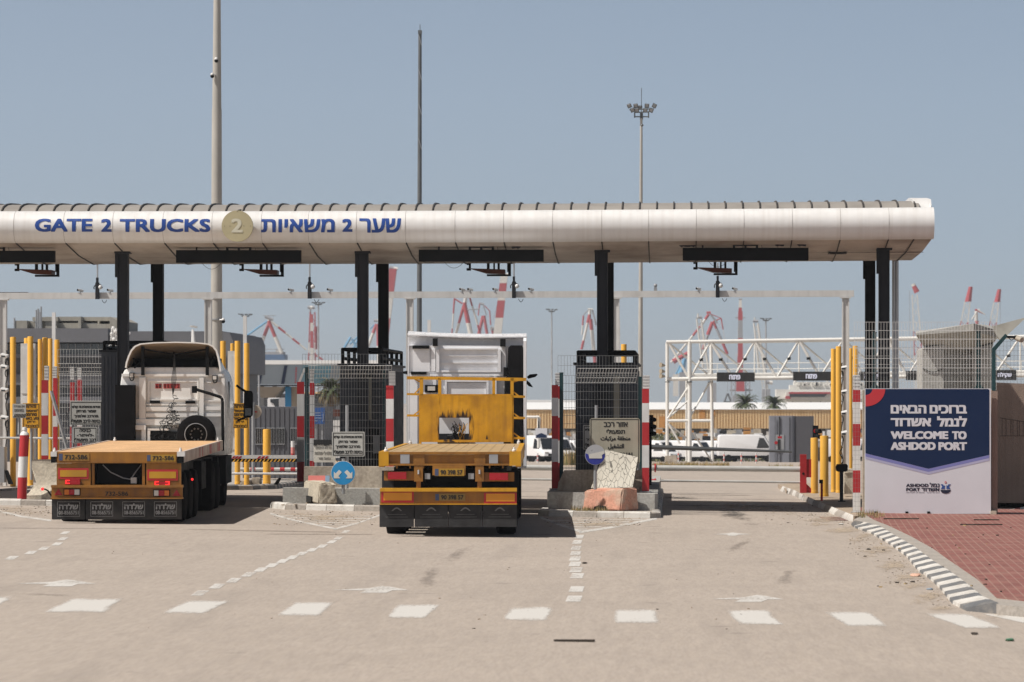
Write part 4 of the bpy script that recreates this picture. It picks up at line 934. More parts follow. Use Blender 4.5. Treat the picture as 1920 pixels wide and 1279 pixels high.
L4 = [heb('מהירות מכסימלית 10 קמ"ש'), heb('שמור מרחק'), heb('מהרכב שלפניך'), heb('כניסה לרכב תפעולי')]
sign('grey four-line Hebrew speed sign between the left truck and the striped posts', 131, 192, 752, 797, 90.4, M_signgrey, [(L4[0], 135, 188, 760, 766.5), (L4[1], 143, 180, 768.5, 775), (L4[2], 139, 184, 777, 784), (L4[3], 134.5, 188, 785.5, 792.5)], pole=[(136, 797, 900), (187, 797, 900)])
sign('smaller grey three-line Hebrew sign mounted below the speed sign at the left truck', 137, 182, 800.5, 831, 90.4, M_signgrey, [(heb('כניסה'), 149, 170, 804, 810), (heb('-לאיזור-'), 144, 176, 812.5, 818.5), (heb('רכב תיפעולי'), 140, 180, 821, 827)])
sign('grey four-line Hebrew speed sign above the round blue arrow sign', 622.5, 683.5, 809.5, 856, 80.6, M_signgrey, [(L4[0], 626, 679, 816.5, 823), (L4[1], 634.5, 670.5, 826, 832), (L4[2], 629, 675.5, 834, 841.5), (L4[3], 626.5, 679.5, 843.5, 851)], pole=[(650, 760, 918)])
YL = [heb('זהירות'), heb('"מחסום"'), heb('מתרומם'), heb('סע באור'), heb('ירוק'), heb('"בלבד"')]
def ysign(label, x0, D, pole):
    dx = x0-42; f = [(YL[0], 48+dx, 68+dx, 759.5, 765), (YL[1], 47+dx, 71+dx, 767.5, 772.5), (YL[2], 48+dx, 69+dx, 774.5, 780), (YL[3], 46+dx, 72+dx, 782, 787), (YL[4], 51+dx, 66+dx, 789, 794), (YL[5], 48+dx, 71+dx, 796, 801)]
    return sign(label, 42+dx, 75+dx, 756, 803, D, M_signyel, f, border=True, bold=.007, pole=pole)
ysign('yellow Hebrew warning sign behind the red round bollard', 42, 92, [(58, 803, 900)])
ysign('yellow Hebrew warning sign partly behind the left truck mirror', 433, 93, None)
t = sign('small weathered grey sign with a hatched lower edge overlapping the left yellow sign', 23.5, 48.5, 757, 784, 91, M_signgrey, [(heb('אין עצירה'), 26, 46, 760, 765), (heb('במחסום'), 27, 45, 767, 772)], border=False, bold=.004, ink=mat('faded_ink', (.13, .13, .13), .7), pole=[(35, 784, 815)])
mb = MB(M_ink)
for i in range(8): mb.prism([(X(25+i*2.8, 91), Z(783, 91)), (X(26.2+i*2.8, 91), Z(783, 91)), (X(29+i*2.8, 91), Z(776, 91)), (X(27.8+i*2.8, 91), Z(776, 91))], 'y', 90.994, 90.999)
mb.build('hatching', t)
t = sign('large stained sign in Hebrew, Arabic and English above the cracked panel', 1105.5, 1200, 784, 870, 79.5, M_signold, [(heb('אזור רכב'), 1132, 1177, 791.5, 800.5), (heb('תפעולי'), 1137, 1172, 804.5, 813.5),
     ('\uFE95\uFE8E\uFE92\uFEDB\uFEAE\uFEE3 \uFE94\uFED8\uFEC4\uFEE8\uFEE3', 1126, 1182, 817.5, 828), ('\uFEDE\uFEF4\uFED0\uFEB8\uFE98\uFEDF\uFE8D', 1140, 1170, 832, 843), ('OPERATIONAL', 1118, 1189, 848.5, 856.5)], pole=[(1118, 760, 882), (1196, 840, 882)], rr=.06, bold=.011)
sign('grey sign mostly hidden behind the large trilingual sign', 1093, 1150, 797, 843, 80.5, M_signgrey, [(L4[0], 1097, 1146, 803, 809), (L4[2], 1099, 1144, 821, 828), (L4[3], 1097, 1146, 830.5, 838)])
# faded cloth notice on the fence
t = sign('white faded cloth notice with a torn top tied to the fence beside the striped posts', 588, 629, 832, 867, 81.7, mat('faded_cloth', (.58, .56, .50), .8, var=.12, dirt=.4, dcol=(.4, .37, .31)), [(heb('נא לא לחסום'), 592, 622, 836, 842), (heb('צולם ע"י מצלמות'), 590, 622, 846, 852.5), (heb('במעגל סגור'), 597, 620, 856.5, 862)], border=False, bold=.003, ink=mat('faded_grey_ink', (.25, .24, .22), .8), name='cloth_notice')
mb = MB(M_ink); xs_ = [588+41*i/16 for i in range(17)]; mb.prism([(X(x, 81.7), Z(825 if i % 2 else 824, 81.7)) for i, x in enumerate(xs_)]+[(X(x, 81.7), Z(833+rnd.uniform(0, 3.5), 81.7)) for x in xs_[::-1]], 'y', 81.69, 81.695); mb.build('torn_edge', t)
# blue round arrow sign
D = 80.2; t = thing('arrow_sign', 'round blue sign with two white arrows pointing down and apart on the middle island', 'traffic sign', (X(643, D), D, Z(918, D)))
c = (X(643.3, D), Z(887, D)); mb = MB(M_arrow); mb.disc(c, 22.8*D/K, D, D+.015, 48); mb.build('rim', t)
mb = MB(M_blue); mb.disc(c, 22.0*D/K, D-.004, D-.001, 48); mb.build('face', t)
for s in (-1, 1):
    mb = MB(M_arrow); q = lambda dx, dy: (c[0]+s*dx*D/K, c[1]-dy*D/K)
    mb.prism([q(2.5, -1.5), q(7.5, -6), q(14, 1.0), q(17.3, -2.7), q(17.3, 10), q(5, 10), q(8.8, 5.8)], 'y', D-.009, D-.005); mb.build('arrow', t)
mb = MB(M_grey); mb.tube((c[0], D+.05, Z(926, D)), (c[0], D+.05, Z(860, D)), .035, 10); mb.build('post', t)
D = 91.0; mb = MB(M_steel); mb.tube(P(96, 733, D), P(126, 842, D), .045, 8); one(mb, 'slanted_pole', 'grey slanting pole beside the leftmost striped posts behind the left truck', 'pole', P(126, 842, D))
# small red and blue board leaning on the wall behind the beige block
D = 80.9; t = thing('small_board', 'small faded board, red left and blue right, leaning behind the beige block', 'board', (X(596, D), D, Z(905, D)))
for nm, m, a, b in (('red_panel', mat('faded_red_board', (.5, .14, .12), .7, var=.15, dirt=.4, dcol=(.5, .35, .3)), 577, 609), ('blue_panel', mat('faded_blue_board', (.17, .25, .34), .7, var=.15), 609, 617)):
    mb = MB(m); z0_, z1_ = Z(912, D), Z(892, D); xa, xb = X(a, D), X(b, D)
    V_ = [Vector((xa, D, z0_)), Vector((xb, D, z0_)), Vector((xb, D+.12, z1_)), Vector((xa, D+.12, z1_))]; A = [mb.bm.verts.new(v) for v in V_]; B = [mb.bm.verts.new(v+Vector((0, .02, 0))) for v in V_]
    mb.face(A); mb.face(B[::-1]); [mb.face([A[i], B[i], B[(i+1) % 4], A[(i+1) % 4]]) for i in range(4)]; bmesh.ops.recalc_face_normals(mb.bm, faces=mb.bm.faces[:]); mb.build(nm, t)

# ================= mesh fences =================
def grid(mb, o, u, v, nu, nv, r=.0045, skipu=()):
    o, u, v = Vector(o), Vector(u), Vector(v)
    for i in range(nu+1):
        if i not in skipu: mb.tube(o+u*(i/nu), o+u*(i/nu)+v, r, 4, caps=False)
    for j in range(nv+1): mb.tube(o+v*(j/nv), o+v*(j/nv)+u, r*1.15, 4, caps=False)
def fence(label, x0, x1, ytop, ybot, D, posts, over=None, upper=None, m=None):
    xa, xb = X(x0, D), X(x1, D); za, zt = Z(ybot, D), Z(ytop, D)
    t = thing('mesh_fence', label, 'fence', ((xa+xb)/2, D, za))
    mb = MB(m or M_wired); grid(mb, (xa, D, za), (xb-xa, 0, 0), (0, 0, zt-za), max(4, round((xb-xa)/.062)), max(4, round((zt-za)/.17))); mb.build('wire_panel', t)
    if over:
        a, b, c, d, dd = over; mb = MB(M_wire); o = Vector((X(a, D), D-.02, Z(d, D))); u = Vector((X(b, D)-X(a, D), 0, 0)); v = Vector((.06, -dd, Z(c, D)-Z(d, D)))
        grid(mb, o, u, v, round(u.length/.062), 3, .0062); mb.build('overhang_panel', t)
    if upper:
        a, b, c, d = upper; mb = MB(m or M_wired); grid(mb, (X(a, D), D+.03, Z(d, D)), (X(b, D)-X(a, D), 0, 0), (0, 0, Z(c, D)-Z(d, D)), round((X(b, D)-X(a, D))/.07), 2, .0038); mb.build('upper_panel', t)
    for (px, ya, yb) in posts:
        mb = MB(M_green); x = X(px, D); mb.box(x-.04, x+.04, D+.012, D+.075, Z(yb, D), Z(ya, D)-.0); mb.box(x-.045, x+.045, D+.008, D+.08, Z(ya, D), Z(ya, D)+.02); mb.build('fence_post', t)
    return t
fence('wire mesh fence with slanted top between striped posts and the left truck', 112, 252, 700, 905, 91.2, [], (110, 240, 682, 704, .45), (108, 250, 655, 682), M_wire)
fence('wire mesh fence with slanted top in front of the booth on the middle island', 575, 722, 700, 905, 81.8, [(575, 690, 905), (720, 696, 905)], (578, 733, 686, 709, .5), (567, 724, 664, 700))
fence('wire mesh fence with a dented slanted top around the booth on the right island', 1056, 1196, 704, 900, 80.6, [(1052.5, 700, 905), (1200, 708, 905)], (1079, 1192, 691, 717, .4), (1046, 1196, 667, 704))
# ================= lane barriers =================
def pipe_gate(label, x0, x1, ya, yb, D, r, ya2, yb2, r2, collars, post=None):
    t = thing('pipe_barrier', label, 'barrier', (X((x0+x1)/2, D), D, G(X(x0, D), D)))
    mb = MB(M_pipe); mb.tube((X(x0, D), D, Z(ya, D)), (X(x1, D), D, Z(yb, D)), r, 14); mb.build('upper_pipe', t)
    mb = MB(M_pipe); mb.tube((X(x0, D), D, Z(ya2, D)), (X(x1, D), D, Z(yb2, D)), r2, 10); mb.build('lower_pipe', t)
    for (a, b, y, rr) in collars:
        mb = MB(M_red); mb.tube((X(a, D), D, Z(y, D)), (X(b, D), D, Z(y, D)), rr, 12); mb.tube((X(b-3 if b > a else b, D), D, Z(y, D)), (X(b, D), D, Z(y, D)), rr*1.5, 12); mb.build('collar', t)
    if post:
        a, b, y0, y1 = post; mb = MB(M_red); mb.box(X(a, D), X(b, D), D-.1, D+.1, Z(y1, D), Z(y0, D))
        mb.box(X(b, D), X(b+9, D), D-.07, D+.07, Z(y0+43, D), Z(y0+9, D)); mb.prism([(X(b, D), Z(y1, D)), (X(b+9, D), Z(y1, D)), (X(b+9, D), Z(y1-8, D)), (X(b, D), Z(y1-17, D))], 'y', D-.06, D+.06); mb.build('post', t)
        mb = MB(M_black); mb.disc((X(a+6, D), Z(y0+36, D)), .03, D-.11, D-.101, 12); mb.build('bolt', t)
    return t
pipe_gate('grey pipe barrier with a red post across the open right lane', 1216, 1502, 877.5, 880, 92, .072, 901, 904.5, .03, [(1214, 1230, 877.5, .07), (1502, 1484, 880, .055), (1219, 1230, 901.5, .04)], (1500, 1512, 852, 924))
pipe_gate('grey pipe barrier across the lane ahead of the yellow headboard truck', 800, 1036, 874, 877.5, 92, .07, 897, 899.5, .028, [])
D = 91.5; t = thing('lane_barrier', 'white arm with red hatching over a black and yellow bar beside the left truck', 'barrier', (X(490, D), D, .05))
mb = MB(M_pwhite); mb.box(X(400, D), X(557, D), D-.04, D+.04, Z(860, D), Z(853.5, D)); mb.build('white_arm', t)
mb = MB(M_red)
for a in (434, 440, 446, 482, 489, 496): mb.prism([(X(a, D), Z(860, D)), (X(a+4, D), Z(860, D)), (X(a+8, D), Z(855.5, D)), (X(a+4, D), Z(855.5, D))], 'y', D-.045, D-.0405)
mb.build('red_hatching', t)
mb = MB(M_black); mb.box(X(400, D), X(557, D), D-.03, D+.05, Z(866, D), Z(860.3, D)); mb.build('lower_bar', t)
mb = MB(M_yel)
for k in range(17): a = 436+k*7; mb.prism([(X(a, D), Z(866, D)), (X(a+3, D), Z(866, D)), (X(a+6.5, D), Z(861, D)), (X(a+3.5, D), Z(861, D))], 'y', D-.036, D-.031)
mb.build('yellow_hatching', t)
mb = MB(M_pwhite); mb.tube((X(400, D), D, Z(888, D)), (X(557, D), D, Z(888.5, D)), .03, 10); mb.build('lower_pipe', t)
D = 112; mb = MB(M_pipe); mb.tube((X(400, D), D, Z(880, D)), (X(560, D), D, Z(880, D)), .055, 10); mb.m(M_red)
for a in (470, 505, 525, 545): mb.tube((X(a, D), D, Z(880, D)), (X(a+9, D), D, Z(880, D)), .057, 10)
one(mb, 'guard_rail', 'far low rail with red bands seen beyond the short yellow bollard', 'barrier', (X(490, D), D, Z(880, D)))
D = 93.5; mb = MB(M_pipe); mb.tube((X(-40, D), D, Z(820.5, D)), (X(150, D), D, Z(822.5, D)), .028, 8)
one(mb, 'thin_rail', 'thin grey horizontal pole behind the leftmost posts and bollard', 'barrier', (X(50, D), D, Z(821, D)))
D = 104; t = thing('barrier_boom', 'long dark lowered boom in front of the white vans and lattice gantry', 'barrier', (X(1350, D), D, -.2))
mb = MB(mat('dark_boom', (.07, .075, .08), .5)); mb.tube((X(1214, D), D, Z(838, D)), (X(1485, D), D, Z(847, D)), .07, 8, .03); mb.build('boom', t)
mb = MB(M_black); mb.box(X(1206, D), X(1216, D), D-.1, D+.1, G(0, D), Z(832, D)); mb.build('pivot', t)
def signal(label, px, y0, y1, D, red_y):
    t = thing('lane_signal', label, 'signal', (X(px, D), D, Z(y1, D))); r = 5.2*D/K
    mb = MB(M_black); mb.box(X(px, D)-r, X(px, D)+r, D, D+.12, Z(y1, D), Z(y0, D))
    for y in red_y: mb.tube((X(px, D)+r*.4, D, Z(y, D)), (X(px, D)+r*1.5, D-.18, Z(y+1, D)), r*.8, 10)
    mb.tube((X(px, D), D+.06, Z(y1, D)), (X(px, D), D+.06, G(X(px, D), D)), .03, 8); mb.build('housing', t)
    mb = MB(M_lens); mb.disc((X(px, D), Z(red_y[0], D)), r*.75, D-.012, D-.001, 16); mb.build('lens', t)
signal('black lane signal beside the right striped post of the booth island', 1219.5, 778, 818, 86.5, (786, 799, 812))
signal('black lane signal with a red lens behind the short yellow bollards', 1529, 798, 824, 104, (808, 818))
D = 86.0; t = thing('card_reader', 'black card reader box on a dark stand beside the short yellow bollards', 'card reader', (X(1577, D), D, Z(941, D)))
mb = MB(M_black); mb.prism([(X(a, D), Z(b, D)) for a, b in ((1568, 883), (1567, 876), (1569, 870.5), (1587, 870), (1589.5, 873), (1589, 882), (1585, 884.5), (1572, 884.5))], 'y', D-.1, D+.12); mb.build('reader', t)
mb = MB(M_dark); mb.box(X(1574.5, D), X(1581, D), D-.03, D+.05, Z(941, D), Z(884, D)); mb.box(X(1571, D), X(1585, D), D-.08, D+.1, Z(941, D), Z(941, D)+.02); mb.build('stand', t)
mb = MB(M_cable); mb.path([Vector((X(1578+3*math.sin(k*.9), D), D+.1, Z(870-k*4, D))) for k in range(9)], .012, 5); mb.build('cable', t)
D = 86.2; t = thing('marker_stake', 'short dark red stake with a black cap in front of the yellow bollards', 'stake', (X(1541, D), D, Z(939, D)))
mb = MB(M_red); mb.box(X(1538.5, D), X(1543, D), D, D+.05, Z(939, D), Z(904, D)); mb.build('stake', t)
mb = MB(M_black); mb.box(X(1536, D), X(1543.2, D), D-.01, D+.06, Z(906.5, D), Z(899.5, D)); mb.build('cap', t)
D = 93; mb = MB(M_concl); mb.box(X(1583, D), X(1612, D), D, D+.5, Z(926, D), Z(886, D)); mb.box(X(1584, D), X(1612, D), D-.04, D+.55, Z(886, D)+.001, Z(880, D)); rough(mb, .012, 2)
one(mb, 'concrete_block', 'pale concrete block behind the card reader at the right gantry leg', 'concrete block', (X(1595, D), D, Z(926, D)), weld=True)
D = 97; mb = MB(M_conc); mb.box(X(452, D), X(469, D), D, D+.4, G(-11, D)+.1, Z(901, D)); rough(mb, .015, 2)
one(mb, 'concrete_block', 'small grey concrete block at the foot of the yellow post right of the left truck', 'concrete block', (X(460, D), D, G(-11, D)+.1), weld=True)
mb = MB(M_conc); mb.box(X(470, D), X(485, D), D+.3, D+.7, G(-11, D)+.1, Z(896, D)); rough(mb, .015, 2)
one(mb, 'concrete_block', 'small concrete block under the round beige sign beside a yellow post', 'concrete block', (X(477, D), D+.3, G(-11, D)+.1), weld=True)
D = 93.5; mb = MB(M_black); mb.prism([(X(513, D), Z(909, D)), (X(521, D), Z(909, D)), (X(527, D), Z(897, D)), (X(523, D), Z(896, D)), (X(519, D), Z(900, D))], 'y', D, D+.1)
one(mb, 'cable_stub', 'small black broken stub beside the short yellow bollard', 'stub', (X(518, D), D, Z(909, D)))

# ================= trucks =================
class Plane:
    """a cross-section of a truck at local depth y: photo measures to local metres"""
    def __init__(s, base, yaw, y): s.b, s.yaw, s.y = base, yaw, y; s.D = base.y+y*math.cos(yaw); s.cx = base.x-math.sin(yaw)*y
    def x(s, px): return X(px, s.D)-s.cx
    def z(s, py): return Z(py, s.D)-s.b.z
    def p(s, px, py, o=0): return Vector((s.x(px), s.y+o, s.z(py)))
    def box(s, mb, x0, x1, y0, y1, a, b): mb.box(s.x(x0), s.x(x1), s.y+a, s.y+b, s.z(y1), s.z(y0))
    def text(s, mb, t, x0, x1, y0, y1, o, bold=0): mb.text(t, s.x(x0), s.x(x1), s.z(y1), s.z(y0), s.y+o, bold)
def wheel(root, x, y, r, wd, rim=True, out=1):
    mb = MB(M_rubber); h = wd/2
    mb.lathe([(r*.58, -h), (r*.8, -h), (r*.95, -h*.92), (r, -h*.7), (r, h*.7), (r*.95, h*.92), (r*.8, h), (r*.58, h)], (x, y, r), 28, 'x'); w_ = mb.build('wheel', root)
    if rim:
        mb = MB(M_grey); xo = x+out*h*.7; mb.lathe([(0, 0), (r*.2, 0), (r*.25, -.05*out), (r*.55, -.09*out), (r*.6, 0)] if out > 0 else [(0, 0), (r*.2, 0), (r*.25, .05), (r*.55, .09), (r*.6, 0)], (xo, y, r), 20, 'x', False); mb.build('rim', w_)
    return w_
def plate(root, pl, x0, x1, y0, y1, txt, o, eu=True, tx=None, m=None):
    mb = MB(m or M_plate); pl.box(mb, x0, x1, y0, y1, o-.008, o); p_ = mb.build('licence_plate', root)
    if eu: mb = MB(M_plateb); pl.box(mb, x0+.5, x0+(x1-x0)*.13, y0+.7, y1-.7, o-.011, o-.0085); mb.build('blue_band', p_)
    mb = MB(M_ink); k = .2 if eu else .1; pl.text(mb, txt, lerp(x0, x1, k), lerp(x0, x1, .94), lerp(y0, y1, .2), lerp(y0, y1, .82), o-.010, .006); mb.build('lettering', p_)
def bevel(mb, w_=.05, seg=3):
    es = [e for e in mb.bm.edges if len(e.link_faces) == 2 and e.calc_face_angle(0) > .6]
    bmesh.ops.bevel(mb.bm, geom=es, offset=w_, segments=seg, affect='EDGES', profile=.5)
# ---------- right truck: yellow headboard ----------
bx = X(843, 65.4); RB = Vector((bx, 65.4, G(bx, 65.4))); RY = R(2.0)
rt = thing('flatbed_truck', 'white cab truck with an ochre flatbed and yellow headboard cut by a burnt hole', 'truck', RB, None, RY, local=True)
A0 = Plane(RB, RY, 0); AH = Plane(RB, RY, 12.05); AC = Plane(RB, RY, 13.4)
xl, xr = A0.x(710.5), A0.x(976.5); zt = A0.z(848)
mb = MB(M_deckR); mb.box(xl+.03, xr-.03, .03, 12.1, zt-.05, zt); dk = mb.build('deck', rt)
mb = MB(mat('plank_gap', (.26, .18, .09), .9))
for i in range(1, 13): x = lerp(xl, xr, i/13); mb.box(x-.006, x+.006, .05, 12.05, zt+.0005, zt+.002)
mb.build('plank_gaps', dk)
mb = MB(M_gold)
for x in (xl, xr-.09): mb.box(x, x+.09, .02, 12.1, zt-.26, zt+.012)
for y in (3, 6, 9): mb.box(xl+.1, xr-.1, y, y+.08, zt-.2, zt-.06)
mb.build('side_rail', rt)
mb = MB(M_ochre); zb_ = A0.z(873)
mb.box(xl, xr, -.02, .10, zt-.035, zt+.005); mb.box(xl, xr, -.02, .10, zb_, zb_+.035); mb.box(xl+.02, xr-.02, .04, .08, zb_+.036, zt-.036); rb_ = mb.build('rear_beam', rt)
for a, b in ((710.5, 729), (955, 976.5)):
    mb = MB(M_gold); mb.box(A0.x(a), A0.x(b), -.025, .12, zb_-.005, zt+.015); mb.build('corner_casting', rt)
for a, b in ((751, 768), (917, 933.5)):
    mb = MB(M_steel); mb.box(A0.x(a), A0.x(b), -.015, .039, zb_+.037, zt-.037); mb.build('reflective_patch', rb_)
mb = MB(M_ochre)
for i in range(9): x = lerp(xl+.2, xr-.2, (i+.5)/9); mb.box(x-.012, x+.012, .0, .05, zb_-.05, zb_-.001)
mb.build('lashing_hooks', rb_)
for px, y in ((727, .12), (963, .12), (757, 12.0), (968, 12.0)):
    x = xl+.12 if px < 800 else xr-.12; mb = MB(M_pwhite); mb.lathe([(.036, zt), (.036, zt+.04), (.02, zt+.055), (.018, zt+.085), (0, zt+.09)], (x, y, 0), 10); mb.build('twistlock', rt)
for a, b in ((776.5, 793), (891, 907)):
    mb = MB(M_ochre); A0.box(mb, a, b, 849.5, 903, -.012, .1) if False else A0.box(mb, a, b, 873.5, 903, -.012, .08); A0.box(mb, a-1.5, b+3, 849.5, 872, .0, .038); A0.box(mb, (a+b)/2-4, (a+b)/2+4, 903.2, 916, .02, .07); mb.m(M_chrome); mb.tube(A0.p((a+b)/2, 889, -.015), A0.p((a+b)/2, 881, -.015), .02, 8); mb.build('rear_bracket', rt)
mb = MB(M_black)
mb.box(xl+.25, xr-.25, .35, 11.5, .78, zt-.27)                                 # frame and tanks
for x in (-.5, .5): mb.box(x-.07, x+.07, .2, 12.4, .85, zt-.06)
for y in (1.35, 2.66, 3.97, 9.6): mb.box(-1.0, 1.0, y-.08, y+.08, .42, .6)
mb.box(-.5, .5, 9, 16, .55, 1.0); mb.box(-1.1, 1.1, 10.5, 12.9, .5, 1.0)
mb.build('chassis', rt)
plate(rt, A0, 815, 870.5, 878.5, 892.5, '90 398 57', -.02)
mb = MB(M_ochre); A0.box(mb, 811, 873, 872.8, 891, -.019, .0); mb.build('plate_bracket', rt)
for a, b, l0, l1, dy in ((720, 776, 727.5, 762, 0), (907.5, 964, 917.5, 952.5, 2)):
    mb = MB(M_ochre); A0.box(mb, a, b, 884+dy, 901+dy, .06, .09); mb.build('lamp_bracket', rt)
    mb = MB(M_lens); A0.box(mb, l0, l1, 885+dy, 898.5+dy, .0, .059); bevel(mb, .02, 2); mb.build('tail_light', rt)
for a, b in ((796.5, 806.5), (878, 888.5)):
    mb = MB(M_grey); A0.box(mb, a, b, 887.5, 898.5, .02, .08); mb.build('marker_box', rt)
mb = MB(M_gold); A0.box(mb, 713, 969, 915, 921.5, -.1, .12); mb.m(M_ochre); A0.box(mb, 713, 969, 921.7, 944, -.04, .02); mb.m(M_gold); A0.box(mb, 713, 969, 944.2, 946, -.1, .12); bp = mb.build('bumper', rt)
for a, b, dy in ((715.5, 776, 0), (907.5, 968.5, 2)):
    mb = MB(M_red); A0.box(mb, a, b, 921.8+dy, 942+dy, -.05, -.0405); mb.m(M_reflO); A0.box(mb, a+4, b-3.5, 923.5+dy, 938.2+dy, -.056, -.0505); mb.build('reflector_board', bp)
plate(rt, A0, 816, 872.5, 925.5, 939, '90 398 57', -.045, m=mat('dirty_plate', (.26, .17, .05), .6, var=.2))
for a, b in ((712, 776.3), (777.7, 839.7), (841.5, 904), (905.4, 968.8)):
    mb = MB(M_flapg); A0.box(mb, a, b, 946.2, 988, -.03, -.008); fl_ = mb.build('mudflap', rt)
    mb = MB(mat('embossed_rubber', (.15, .15, .148), .8, var=.2)); cx_ = (a+b)/2
    mb.prism([(A0.x(cx_-10+20*i/10), A0.z(958-7*math.sin(math.pi*i/10))) for i in range(11)]+[(A0.x(cx_+7-14*i/8), A0.z(958-4*math.sin(math.pi*i/8))) for i in range(9)], 'y', -.034, -.0305)
    for y_, w_ in ((964, 17), (969, 21)): A0.box(mb, cx_-w_, cx_+w_, y_, y_+.7, -.034, -.0305)
    mb.build('emblem', fl_)
for y in (1.35, 2.66, 3.97):
    for s in (-1, 1): wheel(rt, s*.98, y, .47, .36, True, s)
for s in (-1, 1):
    wheel(rt, s*.92, 9.7, .50, .55, True, s); wheel(rt, s*1.0, 14.9, .50, .32, True, s)
    mb = MB(M_flapg if s < 0 else M_black); mb.box(s*1.02-.19, s*1.02+.19, .62, .66, .3, 1.15); mb.build('mudguard', rt)
# headboard
def burnt_panel():
    m = mat('yellow_headboard', (.60, .30, .012), .45, var=.2, dirt=.55, dcol=(.27, .115, .02), dscale=2.6, streak=.45, scol=(.16, .075, .02), bump=.35, bscale=7)
    n = m.node_tree.nodes; L = m.node_tree.links; b = n['Principled BSDF']; src = b.inputs['Base Color'].links[0].from_socket
    tc_ = n.new('ShaderNodeTexCoord'); sp = n.new('ShaderNodeSeparateXYZ'); L.new(tc_.outputs['Object'], sp.inputs[0])
    def M(op, a, b_=0.):
        t = n.new('ShaderNodeMath'); t.operation = op
        for s_, v in zip(t.inputs, (a, b_)):
            if hasattr(v, 'links'): L.new(v, s_)
            else: s_.default_value = v
        return t.outputs[0]
    hx, hz, wx, wz = (AH.x(823.8)+AH.x(879.2))/2, (AH.z(783.5)+AH.z(824))/2, (AH.x(879.2)-AH.x(823.8))/2, (AH.z(783.5)-AH.z(824))/2
    dx = M('MAXIMUM', M('SUBTRACT', M('ABSOLUTE', M('SUBTRACT', sp.outputs[0], hx)), wx)); dz = M('MAXIMUM', M('SUBTRACT', M('ABSOLUTE', M('SUBTRACT', sp.outputs[2], hz)), wz))
    d = M('SQRT', M('ADD', M('MULTIPLY', dx, dx), M('MULTIPLY', M('MULTIPLY', dz, dz), .35)))
    mp = n.new('ShaderNodeMapping'); mp.inputs['Scale'].default_value = (11, 11, 2.2); L.new(tc_.outputs['Object'], mp.inputs[0]); no = n.new('ShaderNodeTexNoise'); no.inputs['Scale'].default_value = 1.3; no.inputs['Detail'].default_value = 5; L.new(mp.outputs[0], no.inputs[0])
    k = M('SUBTRACT', M('MULTIPLY', M('SUBTRACT', no.outputs['Fac'], .36), .42), d)
    r = n.new('ShaderNodeMapRange'); r.inputs[1].default_value = -.02; r.inputs[2].default_value = .05; L.new(k, r.inputs[0])
    x = n.new('ShaderNodeMix'); x.data_type = 'RGBA'; L.new(r.outputs[0], x.inputs[0]); L.new(src, x.inputs[6]); x.inputs[7].default_value = (.035, .018, .01, 1); L.new(x.outputs[2], b.inputs['Base Color']); return m
hb = MB(burnt_panel()); Bx = AH.box
for a in ((787.5, 823.8, 741, 829), (879.2, 960.5, 742, 829), (823.8, 879.2, 741.5, 783.5), (823.8, 879.2, 824, 829)): Bx(hb, *a, 0, .012)
bmesh.ops.subdivide_edges(hb.bm, edges=hb.bm.edges[:], cuts=3, use_grid_fill=True)
for v in hb.bm.verts:
    v.co.y += .014*math.sin(v.co.x*9+v.co.z*5)+.008*math.sin(v.co.z*17)
hd = hb.build('headboard', rt)
mb = MB(mat('burnt_steel', (.05, .025, .012), .8, var=.4))
def drip(px, py, w_, l, d=1): mb.prism([(AH.x(px-w_), AH.z(py)), (AH.x(px+w_), AH.z(py)), (AH.x(px+w_*.4), AH.z(py-l*.6*d)), (AH.x(px), AH.z(py-l*d)), (AH.x(px-w_*.6), AH.z(py-l*.5*d))], 'y', AH.y-.035, AH.y-.026)
drip(913, 824, 2.2, 9)
mb.build('burn_mark', hd)
mb = MB(M_gold); fo = .05
for yL, yR in ((705.5, 711.5),): mb.obox((AH.p(763, 708.5, fo)+AH.p(986.5, 711.5, fo))/2, (AH.p(986.5, 711.5, fo)-AH.p(763, 708.5, fo))/2, (0, .03, 0), (0, 0, .033))
for yy in (739.5, 779.5): mb.obox((AH.p(763, yy-.5, fo)+AH.p(787, yy, fo))/2, (AH.p(787, yy, fo)-AH.p(763, yy-.5, fo))/2, (0, .03, 0), (0, 0, .022))
for yy in (744, 784, 822): mb.obox((AH.p(961, yy-.5, fo)+AH.p(984.5, yy, fo))/2, (AH.p(984.5, yy, fo)-AH.p(961, yy-.5, fo))/2, (0, .03, 0), (0, 0, .024))
mb.box(AH.x(787), AH.x(961), AH.y+.02, AH.y+.08, AH.z(743), AH.z(739))
for a, b in ((787, 793.5), (821.5, 827.5), (923, 928.5), (957, 963)): mb.box(AH.x(a), AH.x(b), AH.y+.02, AH.y+.08, AH.z(741), AH.z(709))
for a, b in ((785.5, 790.5), (957.5, 963)): mb.box(AH.x(a), AH.x(b), AH.y+.02, AH.y+.08, zt, AH.z(741))
mb.box(AH.x(820), AH.x(935), AH.y+.0, AH.y+.08, zt+.03, zt+.08)
for (a, b), (c, d) in (((776, 740), (787, 728)), ((776, 710), (787, 716)), ((775, 779), (787, 770)), ((963, 735), (974, 744)), ((963, 716), (976, 712)), ((963, 775), (975, 784)), ((963, 812), (975, 821))): mb.tube(AH.p(a, b, fo), AH.p(c, d, fo), .02, 4)
mb.build('headboard_frame', rt)
